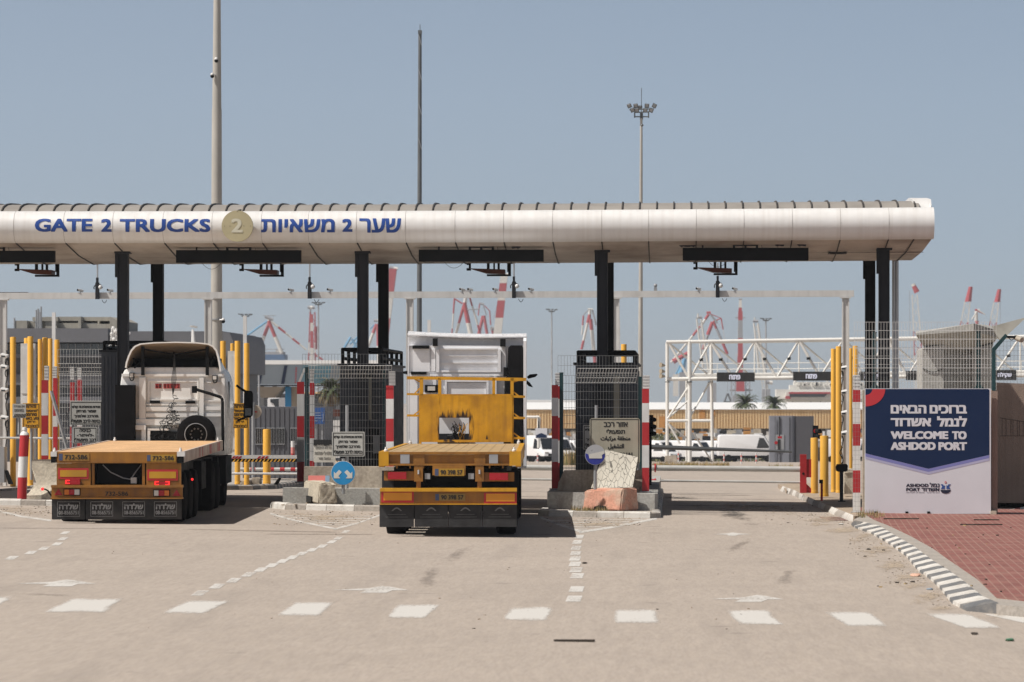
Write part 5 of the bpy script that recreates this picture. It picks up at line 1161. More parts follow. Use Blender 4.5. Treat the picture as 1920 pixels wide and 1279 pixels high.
# cab
cab = MB(M_cab2); cab.box(AC.x(766), AC.x(986.5), AC.y, AC.y+2.25, .95, AC.z(648)); bevel(cab, .07, 3); cb = cab.build('cab', rt)
mb = MB(M_cab2); z1, z0 = AC.z(628.5), AC.z(647); Yc = AC.y
n = 14; rows = []
for i in range(n+1):
    u = i/n; px = lerp(764.5, 987, u); x = AC.x(px); e = 1-abs(2*u-1)**6; dz = AC.z(626.5+ (4.0*u)+2.5*math.sin(u*math.pi)) ; 
    rows.append([mb.bm.verts.new(v) for v in ((x, Yc-.04*e-.01, dz-.022), (x, Yc-.04*e-.01, dz), (x, Yc+.5, dz+.07), (x, Yc+1.3, dz+.06), (x, Yc+2.2, dz-.12), (x, Yc+2.25, z0-.03), (x, Yc+.35, z0-.02), (x, Yc+.3, dz-.05))])
for a, b in zip(rows[:-1], rows[1:]):
    for k in range(8): mb.face([a[k], b[k], b[(k+1) % 8], a[(k+1) % 8]])
mb.face(rows[0]); mb.face(rows[-1][::-1]); bmesh.ops.recalc_face_normals(mb.bm, faces=mb.bm.faces[:]); mb.build('roof_spoiler', rt)
mb = MB(M_cab2)
mb.prism([(Yc-.04, AC.z(640)), (Yc-.04, AC.z(700)), (Yc-.04, 1.0), (Yc+.05, 1.0), (Yc+.05, AC.z(632)), (Yc-.04, AC.z(632))], 'x', AC.x(764.5), AC.x(767)); mb.box(AC.x(767.1), AC.x(783), Yc-.035, Yc-.002, 1.0, AC.z(700)); mb.build('side_deflector', rt)
mb = MB(M_cab2); mb.prism([(Yc-.36, AC.z(640)), (Yc-.34, AC.z(700)), (Yc-.28, 1.0), (Yc+.05, 1.0), (Yc+.05, AC.z(634)), (Yc-.3, AC.z(634))], 'x', AC.x(981.5), AC.x(987)); mb.build('side_deflector', rt)
mb = MB(M_cab2); w_ = lambda a, b, c, d, o: AC.box(mb, a, b, c, d, -o, -.002)
w_(809, 816.5, 655, 696, .06); w_(818, 824, 655, 698, .09); w_(933, 939, 655, 698, .09); w_(941, 948, 652, 700, .05)
w_(824.5, 932.5, 653, 655.5, .07); w_(826, 932, 666, 668, .035); w_(826, 932, 679, 681.5, .05); w_(824.5, 932.5, 694, 698, .07)
w_(806, 945, 701, 705, .06); w_(834, 916, 712, 716, .07); w_(834, 838, 716.2, 740, .07); w_(912, 916, 716.2, 740, .07); w_(838.5, 911.5, 718, 740, .03)
w_(925, 931, 706, 742, .08); w_(812, 818, 706, 742, .08); w_(775, 806, 654, 697, .04)
bevel(mb, .012, 2); mb.build('rear_pressing', cb)
for a in ((774, 805, 648, 654, .12), (812, 821, 635, 649, .25), (938, 948, 636, 650, .25), (771, 800, 697, 702.5, .1), (944, 951, 689, 706, .18)): mb = MB(M_black); w_(*a); mb.build('latch', cb)
mb = MB(M_rubber); rows = []
for i, (yy, a, b) in enumerate(((648, 957, 980), (652, 953, 981), (690, 951, 981), (703, 953, 981), (712, 946, 981), (760, 945, 981), (835, 944, 980))): rows.append([mb.bm.verts.new((AC.x(p_), Yc-o, AC.z(yy))) for p_, o in ((a, .02), (a+2, .27), (b-1, .32), (b, .02))])
for a, b in zip(rows[:-1], rows[1:]):
    for k in range(3): mb.face([a[k], b[k], b[k+1], a[k+1]])
mb.face(rows[0]); bmesh.ops.recalc_face_normals(mb.bm, faces=mb.bm.faces[:]); mb.build('air_intake', rt)
mb = MB(M_black); w_(797.5, 821.5, 722, 736, .22); bevel(mb, .03, 2); lp = mb.build('work_light', rt)
mb = MB(M_clear); w_(802.5, 816.5, 724.5, 732.5, .235); mb.build('lens', lp)
for pts in (((765, 699), (757, 694.5), (749, 696), (752, 700), (764, 702.5)), ((987, 706), (993, 701), (1006, 700), (1008, 702), (1003, 706), (990, 709.5)), ((987, 712), (993, 717), (999, 726), (991, 724), (986.5, 719))):
    mb = MB(M_rubber); mb.prism([(AC.x(a), AC.z(b)) for a, b in pts], 'y', Yc+1.6, Yc+1.85); mb.build('mirror', rt)
mb = MB(M_cable)
for k in range(16):
    a = AC.p(rnd.uniform(850, 876), rnd.uniform(792, 800), -.9); b = AC.p(rnd.uniform(835, 872), 829, -.7); mb.path([a.lerp(b, i/7)+Vector((.05*math.sin(i+k), 0, .04*math.cos(i*1.3+k))) for i in range(8)], .007, 5)
mb.m(M_yel)
for k in range(6):
    a = AC.p(rnd.uniform(862, 877), rnd.uniform(793, 800), -.95); b = AC.p(rnd.uniform(858, 876), 829, -.8); mb.path([a.lerp(b, i/7)+Vector((.022*math.sin(1.3*i+2*k), 0, .0)) for i in range(8)], .006, 5)
mb.m(M_dark); mb.box(AC.x(822), AC.x(880), Yc-.6, Yc-.05, 1.1, AC.z(813)); mb.build('air_hoses', rt)

# ---------- left truck ----------
bx = X(221, 70); LB = Vector((bx, 70, G(bx, 70))); LY = R(2.75)
lt = thing('flatbed_truck', 'dusty white cab truck with a bare orange flatbed and a spare wheel behind the cab', 'truck', LB, None, LY, local=True)
B0 = Plane(LB, LY, 0); BC = Plane(LB, LY, 10.35); BF = Plane(LB, LY, 9.9)
xl, xr = B0.x(104), B0.x(345); zt = B0.z(847.5); zf = BF.z(826.5)
def deckbox(mb, x0, x1, y0, y1, a, b):
    for v in mb.box(x0, x1, y0, y1, a, b): v.co.z += (zf-zt)*v.co.y/9.9
mb = MB(M_deckL); deckbox(mb, xl+.02, xr-.06, .02, 9.9, zt-.05, zt); mb.build('deck', lt)
mb = MB(mat('pale_worn_rail', (.52, .43, .36), .7, var=.2, dirt=.6, dcol=(.35, .16, .1))); deckbox(mb, xr-.055, xr, .0, 9.9, zt-.2, zt+.01); deckbox(mb, xl-.03, xl+.018, .0, 9.9, zt-.2, zt+.01); sr = mb.build('side_rail', lt)
for y in (3.6, 4.3, 6.2, 6.5, 8.4, 8.8): mb = MB(M_red); deckbox(mb, xr+.001, xr+.006, y, y+.16, zt-.19, zt-.0); mb.build('red_mark', sr)
mb = MB(M_ochre); B0.box(mb, 108, 331, 847.5, 867, -.02, .06); mb.box(B0.x(108), B0.x(331), -.035, .06, B0.z(868.5), B0.z(867.2)); mb.build('rear_beam', lt)
for a, b in ((96, 107.5), (331.5, 346)):
    mb = MB(M_pwhite); B0.box(mb, a, b, 847, 856, -.03, .12); mb.m(M_black); B0.box(mb, a+.5, b-2, 856.2, 867.5, -.02, .1); mb.build('corner_casting', lt)
for px, y in ((102, .1), (337, .1), (0, 9.8), (1, 9.8)):
    x = B0.x(px) if px > 50 else (xl+.12 if px == 0 else xr-.1); z_ = zt+(zf-zt)*y/9.9; mb = MB(M_pwhite); mb.lathe([(.03, z_), (.03, z_+.035), (.018, z_+.05), (.018, z_+.075), (0, z_+.08)], (x, y, 0), 10); mb.build('twistlock', lt)
plate(lt, B0, 111, 168, 850, 864, '732-586', -.022, True, m=mat('grimy_plate', (.34, .18, .04), .6, var=.2, dirt=.5, dcol=(.2, .1, .03)))
plate(lt, B0, 275, 329, 852.5, 865.5, '732-586', -.022)
mb = MB(M_ochre)
B0.box(mb, 107, 170, 869, 910, .0, .05); B0.box(mb, 274, 339, 869, 911, .0, .05)
for a in (172, 266): B0.box(mb, a, a+5, 869, 909, .03, .08)
mb.build('rear_panel', lt)
for a, b, dy in ((110, 166.5, 0), (276, 333, 3)):
    mb = MB(M_red); B0.box(mb, a, b, 877.5+dy, 898+dy, -.01, -.001); mb.m(M_reflY); B0.box(mb, a+3.5, b-3.5, 881.5+dy, 894+dy, -.016, -.0105); mb.build('reflector_board', lt)
for a, b, dy, both in ((123, 151, 0, False), (289, 319, 2.5, True)):
    mb = MB(M_lens); B0.box(mb, a, b, 898.5+dy, 908.5+dy, -.05, -.001) if not both else B0.box(mb, a, b, 900.5+dy, 908.8+dy, -.05, -.017); tl = mb.build('tail_light', lt)
    mb = MB(M_tail)
    def bracket(x, s):
        B0.box(mb, x, x+s*8, 899.8+dy, 901.8+dy, -.056, -.0505); B0.box(mb, x, x+s*8, 905.2+dy, 907.2+dy, -.056, -.0505); B0.box(mb, x, x+s*2.4, 901.9+dy, 905.1+dy, -.056, -.0505)
    bracket(a+1, 1)
    if both: bracket(b-1, -1)
    mb.build('lit_segment', tl)
mb = MB(M_ochre); B0.box(mb, 98, 343, 909.5, 914, -.14, .1); B0.box(mb, 98, 342, 914.2, 933, -.05, .0); B0.box(mb, 97, 343, 933.2, 935.2, -.14, .1); bp = mb.build('bumper', lt)
for xs_, dy in (((122, 131, 141, 150.5), 0), ((317.5, 308.5, 297.5, 289), 2)):
    for (a, b), m in zip(zip(xs_[:-1], xs_[1:]), (M_orange, M_lens, M_clear)):
        mb = MB(m); a, b = min(a, b), max(a, b); B0.box(mb, a+.2, b-.2, 917.5+dy, 927.5+dy, -.085, -.051); mb.build('lamp', bp)
    mb = MB(M_black); B0.box(mb, min(xs_)-1.5, max(xs_)+1.5, 916+dy, 929+dy, -.06, -.0505); mb.build('lamp_frame', bp)
for c_, dy in ((111, 0), (331, 2)):
    mb = MB(M_lens); mb.prism([(B0.x(c_-7.5), B0.z(928+dy)), (B0.x(c_+7.5), B0.z(928+dy)), (B0.x(c_), B0.z(915.8+dy))], 'y', -.057, -.0505); mb.build('reflector_triangle', bp)
plate(lt, B0, 193, 244, 919, 932, '732-586', -.051, False, m=mat('mud_plate', (.3, .14, .035), .7, var=.2, dirt=.5, dcol=(.18, .08, .03)))
mb = MB(M_rubber); B0.box(mb, 98, 341, 935.4, 973.5, -.0, .02); mb.build('flap_backing', lt)
M_fl = mat('flap_print', (.34, .34, .335), .7, var=.25, dirt=.5, dcol=(.12, .12, .12), dscale=8)
for a, b in ((108.5, 150.5), (170.5, 212), (230, 271.5), (289, 331)):
    mb = MB(M_flap); B0.box(mb, a-9, b+9, 935.4, 974, -.022, -.002); fp = mb.build('mudflap', lt)
    mb = MB(M_fl); c_ = (a+b)/2
    for q_ in ((a, b, 940.5, 941), (a, b, 968, 968.5), (a, a+.6, 941.2, 967.8), (b-.6, b, 941.2, 967.8)): B0.box(mb, *q_, -.026, -.0225)
    B0.text(mb, heb('שלדה'), a+3, b-3, 944, 955, -.0245, .012); B0.text(mb, '08-8565751', a+2.5, b-2.5, 957.5, 964.5, -.0245, .004); mb.build('lettering', fp)
mb = MB(M_black); mb.box(xl+.2, xr-.2, .3, 9.6, .75, zt-.23)
for x in (-.5, .5): mb.box(x-.07, x+.07, .2, 12.6, .8, zt-.06)
for y in (1.1, 2.42, 3.74, 8.0, 9.35): mb.box(-1, 1, y-.08, y+.08, .42, .6)
mb.box(-1.12, 1.1, 4.9, 7.1, .5, 1.05); mb.box(-1.1, 1.1, 10.2, 12.4, .45, 1.1); mb.build('chassis', lt)
mb = MB(M_grey); mb.path([B0.p(190, 872, .28), B0.p(205, 886, .25), B0.p(228, 897, .27), B0.p(245, 900, .28)], .012, 5); mb.path([B0.p(262, 872, .28), B0.p(250, 888, .25), B0.p(243, 899, .26)], .012, 5); mb.m(M_clear); B0.box(mb, 243, 254, 896, 907, .2, .28); mb.build('loose_wires', lt)
for y in (1.1, 2.42, 3.74):
    for s in (-1, 1): wheel(lt, s*.92, y, .48, .52, True, s)
for y in (8.0, 9.35):
    for s in (-1, 1): wheel(lt, s*.92, y, .51, .55, True, s)
for s in (-1, 1): wheel(lt, s*1.0, 11.9, .51, .32, True, s)
for y in (4.6, 7.2): mb = MB(M_rubber); mb.box(.66, 1.2, y, y+.04, .25, 1.1); mb.build('side_flap', lt)
mb = MB(M_tail); mb.box(.84, 1.08, 7.18, 7.195, .92, .99); mb.ball((1.21, 2.2, .78), .025); mb.build('side_light', lt)
mb = MB(M_cable); mb.path([B0.p(96, 930, .1), B0.p(90, 920, .05), B0.p(84, 917, .05), B0.p(81, 917, .05)], .016, 6); mb.m(M_tail); mb.ball(B0.p(80, 917, .05), .03); mb.build('side_marker', lt)
# cab
Yc = BC.y; out = [(226, 850), (226, 722), (228, 706), (234, 694), (243, 688.5), (404, 688.5), (414, 694), (420, 706), (423, 722), (425, 765), (422, 850)]
pts = [(BC.x(a), BC.z(b)) for a, b in out]; pts[0] = (pts[0][0], 1.12); pts[-1] = (pts[-1][0], 1.12)
cab = MB(M_cab); cab.prism(pts, 'y', Yc, Yc+2.2); bevel(cab, .04, 2); cb = cab.build('cab', lt)
mb = MB(M_cab); w_ = lambda a, b, c, d, o: BC.box(mb, a, b, c, d, -o, -.002)
w_(229, 420, 701, 706, .06); w_(262, 274, 708, 800, .09); w_(374, 382, 708, 792, .085); w_(415, 421, 708, 845, .05)
w_(278, 372, 713.5, 716, .035); w_(278, 372, 748, 751, .04); w_(278, 281, 716.2, 747.8, .035); w_(369, 372, 716.2, 747.8, .035)
w_(274.5, 371, 757, 760, .055); w_(274.5, 371, 763, 770.5, .075); w_(274.5, 371, 775, 782, .075); w_(384, 414, 716, 718, .035); w_(384, 414, 750, 753, .045); w_(384, 414, 762, 769, .06); w_(384, 414, 775, 781, .06)
w_(256, 372, 786, 797, .11); w_(256, 275, 797.2, 806, .2); w_(267, 275, 806.2, 830, .18)
bevel(mb, .014, 2); mb.build('rear_pressing', cb)
mb = MB(M_black); w_(282, 300, 751, 756, .07); mb.build('vent', cb); mb = MB(M_black); w_(348, 366, 752, 757, .07); mb.build('vent', cb)
mb = MB(M_rubber); w_(219, 255, 722, 832, .28); bevel(mb, .03, 2); mb.build('air_intake', lt)
mb = MB(mat('red_sticker', (.5, .05, .05), .6, var=.1))
for a in (291.5, 297.6, 306.5, 312.8, 319, 325.2, 331.4): w_(a, a+5.6, 719.5, 728.5, .014)
nb = mb.build('number_stickers', cb)
mb = MB(M_ink)
for a, ch in zip((291.5, 297.6, 306.5, 312.8, 319, 325.2, 331.4), '6186672'): BC.text(mb, ch, a+1.2, a+4.6, 720.8, 727.3, -.016, .003)
mb.build('lettering', nb)
# open roof spoiler shell
arc = [(236.5, 690), (238, 680), (242, 668), (247, 657), (254, 649), (264, 644.5), (290, 642), (330, 641), (370, 642), (393, 644.5), (402, 649), (408, 657), (411.5, 670), (414.5, 686), (415.5, 697)]
mb = MB(M_cab); cx_, cz_ = BC.x(326), BC.z(692); Ro = []; Rf = []; Ri = []; Rfi = []
for a, b in arc:
    x, z_ = BC.x(a), BC.z(b); Ro.append(mb.bm.verts.new((x, Yc-.22, z_))); Ri.append(mb.bm.verts.new((cx_+(x-cx_)*.965, Yc-.22, cz_+(z_-cz_)*.955)))
    zf_ = cz_+(z_-cz_)*.28; Rf.append(mb.bm.verts.new((cx_+(x-cx_)*.95, Yc+1.9, zf_))); Rfi.append(mb.bm.verts.new((cx_+(x-cx_)*.91, Yc+1.85, cz_+(zf_-cz_)*.9)))
for i in range(len(arc)-1):
    mb.face([Ro[i], Ro[i+1], Rf[i+1], Rf[i]]); mb.face([Ro[i], Ri[i], Ri[i+1], Ro[i+1]])
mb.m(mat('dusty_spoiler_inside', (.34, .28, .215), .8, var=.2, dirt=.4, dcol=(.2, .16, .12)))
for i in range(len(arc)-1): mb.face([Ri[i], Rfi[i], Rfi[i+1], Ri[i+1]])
bmesh.ops.recalc_face_normals(mb.bm, faces=mb.bm.faces[:]); mb.build('roof_spoiler', lt)
mb = MB(M_black)
for a in (266, 386): mb.box(BC.x(a), BC.x(a+6), Yc-.14, Yc-.08, BC.z(704), BC.z(650))
for (a, b), (c, d) in (((270, 655), (326, 665)), ((388, 655), (326, 665)), ((326, 660), (326, 690)), ((250, 672), (262, 690)), ((400, 668), (392, 690)), ((252, 690), (268, 672))): mb.tube(BC.p(a, b, .0), BC.p(c, d, .1), .022, 6)
mb.box(BC.x(240), BC.x(412), Yc+.5, Yc+.55, BC.z(690), BC.z(672)); mb.build('spoiler_strut', lt)
# spare wheel
mb = MB(M_rubber); r = 36*BC.D/K; mb.lathe([(r*.55, -.16), (r*.8, -.17), (r*.96, -.13), (r, -.05), (r, .1), (r*.8, .14)], (0, 0, 0), 36, 'y', False)
bmesh.ops.translate(mb.bm, vec=BC.p(371, 814, -.45), verts=mb.bm.verts); sw = mb.build('spare_wheel', lt)
mb = MB(M_black); mb.lathe([(r*.57, -.16), (r*.54, -.14), (r*.5, .0), (r*.2, .02), (0, .02)], (0, 0, 0), 28, 'y', False); mb.m(M_grey)
for k in range(10): a = k*.628; mb.ball((r*.3*math.cos(a), .0, r*.3*math.sin(a)), .022, n=6)
mb.lathe([(r*.585, -.165), (r*.55, -.168), (r*.55, -.15)], (0, 0, 0), 28, 'y', False)
bmesh.ops.translate(mb.bm, vec=BC.p(371, 814, -.45), verts=mb.bm.verts); mb.build('rim', sw)
# hoses
mb = MB(M_cable); top = BC.p(328, 662, -.15)
for k in range(5): mb.path([top, BC.p(326+k, 690, -.15), BC.p(323+2.2*k, 712, -.2), BC.p(325.5, 742, -.2)], .007, 4)
def coil(a, b, r0, r1, turns, rr=.0062):
    n = turns*11; w0, w1 = rnd.uniform(0, 6), rnd.uniform(.03, .07)
    mb.path([a.lerp(b, i/n)+Vector((w1*math.sin(i*.09+w0)+lerp(r0, r1, i/n)*(1+.35*math.sin(i*.13+w0))*math.cos(i*.57), .04*math.sin(i*.57+1), .03*math.sin(i*.21)+lerp(r0, r1, i/n)*.8*math.sin(i*.57))) for i in range(n+1)], rr, 5)
coil(BC.p(325.5, 744, -.22), BC.p(325, 800, -.25), .035, .06, 11); coil(BC.p(325, 768, -.22), BC.p(302, 812, -.25), .04, .055, 10); coil(BC.p(326, 760, -.2), BC.p(340, 808, -.25), .03, .05, 10); coil(BC.p(322, 782, -.2), BC.p(312, 806, -.25), .05, .06, 7); coil(BC.p(290, 820, -.28), BC.p(345, 818, -.28), .06, .07, 12); mb.build('coiled_hoses', lt)
mb = MB(M_black); w_(282, 338, 809, 834, .26); mb.m(M_cab); w_(279, 284, 806, 834, .27); w_(279, 318, 803.5, 807, .27); mb.build('battery_box', lt)
mb = MB(M_black); mb.path([BC.p(366, 729, -.32), BC.p(378, 733, -.34), BC.p(395, 738, -.34), BC.p(412, 743.5, -.34), BC.p(417, 746, -.34), BC.p(419, 752, -.34), BC.p(419.5, 845, -.34)], .032, 8); mb.box(BC.x(362), BC.x(371), Yc-.36, Yc-.25, BC.z(737), BC.z(724)); mb.build('hose_boom', lt)
for a, b, c, d in ((244, 252.5, 699, 709), (398.5, 407.5, 704, 713)):
    mb = MB(M_black); w_(a, b, c, d, .16); mb.path([BC.p(a+1, d, -.15), BC.p(a+3, d+5, -.16), BC.p(b-1, d+4, -.15), BC.p(b, d-1, -.1)], .012, 5); wl = mb.build('work_light', lt)
    mb = MB(M_clear); w_(a+1.2, b-1.2, c+1.2, d-1.2, .165); mb.build('lens', wl)
mb = MB(M_rubber); mb.prism([(BC.x(a), BC.z(b)) for a, b in ((207, 774), (209, 735), (213, 729), (222, 727), (221, 777), (210, 777))], 'y', Yc+1.7, Yc+1.85); mb.m(M_chrome); mb.box(BC.x(208.5), BC.x(218), Yc+1.685, Yc+1.698, BC.z(774), BC.z(757)); mb.build('mirror', lt)
mb = MB(M_rubber); mb.prism([(BC.x(a), BC.z(b)) for a, b in ((446, 784), (447, 736), (450, 732), (461, 733), (463.5, 738), (463, 779), (459, 784))], 'y', Yc+1.7, Yc+1.86); mb.path([BC.p(432, 722, 1.75), BC.p(440, 728, 1.75), BC.p(450, 734, 1.75)], .03, 6); mb.path([BC.p(434, 790, 1.75), BC.p(450, 783, 1.75)], .025, 6); mb.m(M_glass); mb.box(BC.x(449), BC.x(461), Yc+1.685, Yc+1.698, BC.z(780), BC.z(766)); mb.build('mirror', lt)
mb = MB(M_glass); mb.box(BC.x(425)-.02, BC.x(425)+.006, Yc+.75, Yc+1.75, BC.z(765), BC.z(715)); mb.build('side_window', lt)
mb = MB(M_black); mb.box(BC.x(396), BC.x(421), Yc+.3, Yc+2.1, .5, 1.1); mb.build('side_step', lt)
# ================= welcome billboard, wall and fence on the right =================
D = 78.0
bb = thing('billboard', 'navy and white welcome billboard in Hebrew and English standing on the red bricks', 'billboard', (X(1740, D), D, Z(963, D)))
mb = MB(M_bwhite); mb.box(X(1622, D), X(1858, D), D, D+.14, Z(963.5, D), Z(728.5, D)); bevel(mb, .03, 2); mb.build('panel', bb)
q = lambda a, b: (X(a, D), Z(b, D))
mb = MB(M_navy); mb.prism([q(1622.6, 729.5), q(1622.6, 850), q(1741, 879), q(1855, 853), q(1855, 731), q(1852, 729.5)], 'y', D-.004, D-.001); fc = mb.build('navy_field', bb)
mb = MB(M_lav); mb.prism([q(1622.6, 850.2), q(1741, 879.2), q(1855, 853.2), q(1855, 859), q(1741, 885), q(1622.6, 856)], 'y', D-.004, D-.001)
mb.m(M_lav2); mb.prism([q(1622.6, 856.2), q(1741, 885.2), q(1855, 859.2), q(1855, 863.5), q(1741, 889.5), q(1622.6, 860.5)], 'y', D-.004, D-.001); mb.build('chevron', bb)
mb = MB(M_pred); cx_, cz_ = q(1622.7, 729.6); a_ = [-(math.pi/2)*i/14 for i in range(15)]
mb.prism([(cx_+37*D/K*math.cos(t), cz_+32.5*D/K*math.sin(t)) for t in a_]+[(cx_+13*D/K*math.cos(t), cz_+11*D/K*math.sin(t)) for t in a_[::-1]], 'y', D-.008, D-.0045); mb.build('red_arc', bb)
mb = MB(M_bwhite); B_ = .030
for t, a, b, c, d in ((heb('ברוכים'), 1743, 1813, 759.5, 775.5), (heb('הבאים'), 1670, 1737, 759.5, 775.5), (heb('לנמל'), 1757, 1813, 780.5, 800), (heb('אשדוד'), 1670, 1746, 784, 799.5), ('WELCOME', 1670, 1778, 808.5, 823.5), ('TO', 1785, 1812.5, 808.5, 824), ('ASHDOD', 1670, 1754.5, 829, 844), ('PORT', 1759.5, 1813, 829, 844.5)):
    mb.text(t, X(a, D), X(b, D), Z(d, D), Z(c, D), D-.006, B_*(1 if 'A' <= t[0] <= 'Z' else 1.0))
mb.build('lettering', bb)
mb = MB(mat('logo_ink', (.012, .016, .04), .5))
for t, a, b, c, d, k in (('ASHDOD', 1699, 1741, 907, 913, .01), (heb('נמל'), 1743, 1761.5, 905, 913.5, .01), ('PORT', 1699, 1725, 915, 921, .01), (heb('אשדוד'), 1727.5, 1761.5, 915, 921.3, .01), ('THE PORT OF ISRAEL', 1699, 1734, 922.8, 924.8, 0), (heb('הנמל של ישראל'), 1738, 1761.5, 922.6, 925, 0)):
    mb.text(t, X(a, D), X(b, D), Z(d, D), Z(c, D), D-.003, k)
mb.prism([(X(1773, D)+9.6*D/K*math.cos(t), Z(918.8, D)+6.8*D/K*math.sin(t)) for t in [math.pi+math.pi*i/16 for i in range(17)]], 'y', D-.006, D-.002)
mb.m(mat('logo_blue', (.03, .08, .27), .5))
for s in (-1, 1): mb.prism([q(1773+s*1.3, 910.5), q(1773+s*4.5, 910.2), q(1773+s*5, 908), q(1773+s*9.6, 908), q(1773+s*6.5, 912), q(1773+s*9, 917), q(1773+s*1.6, 917)], 'y', D-.006, D-.002)
mb.m(M_pred); mb.prism([(X(1773, D)+2*D/K*math.cos(t), Z(904.5, D)+2*D/K*math.sin(t)) for t in [6.283*i/14 for i in range(14)]], 'y', D-.006, D-.002)
mb.m(M_bwhite); mb.prism([(X(1773, D)+.9*D/K*math.cos(t), Z(904.5, D)+.9*D/K*math.sin(t)) for t in [6.283*i/12 for i in range(12)]], 'y', D-.009, D-.0065); mb.build('logo', bb)
mb = MB(M_black)
for a in (1642, 1700, 1741): mb.box(X(a-2.5, D), X(a+2.5, D), D-.05, D-.005, Z(963, D), Z(959, D))
mb.build('clamp', bb)
mb = MB(M_conc); mb.box(X(1618, 78.3), X(1862, 78.3), 78.3, 78.6, G(5, 78), Z(731.5, 78.3)); one(mb, 'billboard_wall', 'concrete wall the welcome billboard is fixed to, seen as a thin edge under the fence', 'wall', (X(1740, 78.3), 78.3, G(5, 78)))
mb = MB(M_browall); mb.box(X(1859, 78.2), X(1870.5, 78.2), 78.2, 78.62, G(6.6, 78), Z(733, 78.2)); mb.m(M_concl); mb.box(X(1857, 78), X(1868, 78), 77.95, 78.15, G(6.6, 78)+.1, Z(958, 78)); one(mb, 'concrete_pillar', 'narrow brown concrete pillar at the right edge of the billboard', 'pillar', (X(1865, 78.2), 78.2, G(6.6, 78)))
D = 87.2; t = thing('brown_wall', 'brown concrete wall with a groove pattern right of the billboard', 'wall', (X(1920, D), D, G(8, D)))
mb = MB(M_browall); mb.prism([(X(1864, D), G(8, D)), (X(1864, D), Z(717, D)), (X(2050, D), Z(725, D)), (X(2050, D), G(8, D))], 'y', D, D+.3); mb.build('panel', t)
mb = MB(mat('groove', (.10, .075, .06), .9)); g_ = lambda a, b, c, d: mb.prism([(X(a, D), Z(d, D)), (X(b, D), Z(d, D)), (X(b, D), Z(c, D)), (X(a, D), Z(c, D))], 'y', D-.006, D-.001)
for a in (1878.5, 1886, 1895, 1899, 1907, 1911, 1918, 1926, 1934, 1941): g_(a, a+.8, 784+(a-1878)*.16, 817)
g_(1875, 1950, 817, 818); mb.prism([(X(1875, D), Z(784.2, D)), (X(1950, D), Z(796.2, D)), (X(1950, D), Z(795, D)), (X(1875, D), Z(783, D))], 'y', D-.006, D-.001); mb.build('groove_pattern', t)
mb = MB(M_brick); slab(mb, [xy(1868, 936, .12), xy(1895, 941, .12), xy(1945, 940, .12), (9.6, 87.2), (6.9, 87.2)], -.02, .12); struct(mb, 'planting_bed')
kerb('kerb', [(1868, 966), (1893, 964), (1925, 957), (1970, 950)], [(1868, 958), (1893, 956), (1925, 949), (1970, 942)], 8, [M_kr, M_kw])
t = fence('tall wire mesh fence with dark green posts on the wall above the billboard', 1602, 1868, 604, 731, 78.45, [(1640, 624, 731), (1835, 622, 731)], None, None, M_wire)
mb = MB(M_wire); grid(mb, (X(1602, 78.4), 78.4, Z(690, 78.4)), (X(1868, 78.4)-X(1602, 78.4), 0, 0), (0, -.0, Z(636, 78.4)-Z(690, 78.4)), 48, 3, .006); mb.build('doubled_panel', t)
mb = MB(M_green)
for px in (1640, 1835): mb.prism([(X(px-12, 78.5), Z(731, 78.5)), (X(px-4, 78.5), Z(722, 78.5)), (X(px+4, 78.5), Z(722, 78.5)), (X(px+12, 78.5), Z(731, 78.5))], 'y', 78.46, 78.48)
mb.build('gusset', t)
mb = MB(M_wired); grid(mb, (X(1868, 79), 79, Z(720, 79)), (1.2, 0, 0), (0, 0, Z(640, 79)-Z(720, 79)), 16, 9, .003); mb.build('side_panel', t)
D = 78.3; t = thing('bent_post', 'thick dark green post bent outward with a camera at its tip above the billboard pillar', 'post', (X(1864, D), D, Z(735, D)))
mb = MB(M_green); mb.prism([q_ for q_ in [(X(a, D), Z(b, D)) for a, b in ((1860, 735), (1860, 654), (1885, 626), (1890, 630), (1867, 657), (1867, 735))]], 'y', D, D+.08); mb.build('post', t)
mb = MB(M_black); mb.tube((X(1888, D), D, Z(631.5, D)), (X(1905, D), D, Z(632, D)), .025, 8); mb.tube((X(1904, D), D, Z(629, D)), (X(1904, D), D, Z(635, D)), .02, 8); mb.path([Vector((X(1891+2*k, D), D, Z(633+5*math.sin(k*.55), D))) for k in range(7)], .01, 4); mb.build('arm', t)
mb = MB(mat('camera_beige', (.35, .31, .25), .5)); mb.tube((X(1905, D), D+.05, Z(633, D)), (X(1915, D), D-.12, Z(638, D)), .055, 10); mb.build('camera', t)
# guard tower
D = 100; t = thing('guard_tower', 'grey concrete guard tower with a flaring top behind the mesh fence', 'guard tower', (X(1795, D), D, G(8, D)))
mb = MB(M_concg)
def pr(pts, d0, d1): mb.prism([(X(a, D), Z(b, D)) for a, b in pts], 'y', D+d0, D+d1)
mb.box(X(1728, D), X(1768, D), D-.3, D+1.9, G(8, D), Z(655, D)); mb.box(X(1824, D), X(1858, D), D-.2, D+1.9, G(8, D), Z(652, D)); pr([(1728, 656), (1732, 652), (1774, 646), (1768, 656)], -.3, 1.9); pr([(1824, 654), (1828, 652), (1862, 645), (1858, 655)], -.2, 1.9)
mb.box(X(1768, D), X(1824, D), D+.35, D+1.9, G(8, D), Z(648, D)); mb.build('shaft', t)
mb = MB(M_concg)
lo = [Vector((X(a, D+o), D+o, Z(b, D))) for a, b, o in ((1733, 652, -.1), (1828, 654, -.1), (1861, 646, 0), (1861, 646, 2.1), (1733, 650, 2.1))]
up = [Vector((X(a, D+o), D+o, Z(b, D))) for a, b, o in ((1717, 629, -.8), (1826, 622, -1.1), (1870, 634, -.3), (1862, 620, 2.6), (1717, 624, 2.8))]
A = [mb.bm.verts.new(v) for v in lo]; B = [mb.bm.verts.new(v) for v in up]
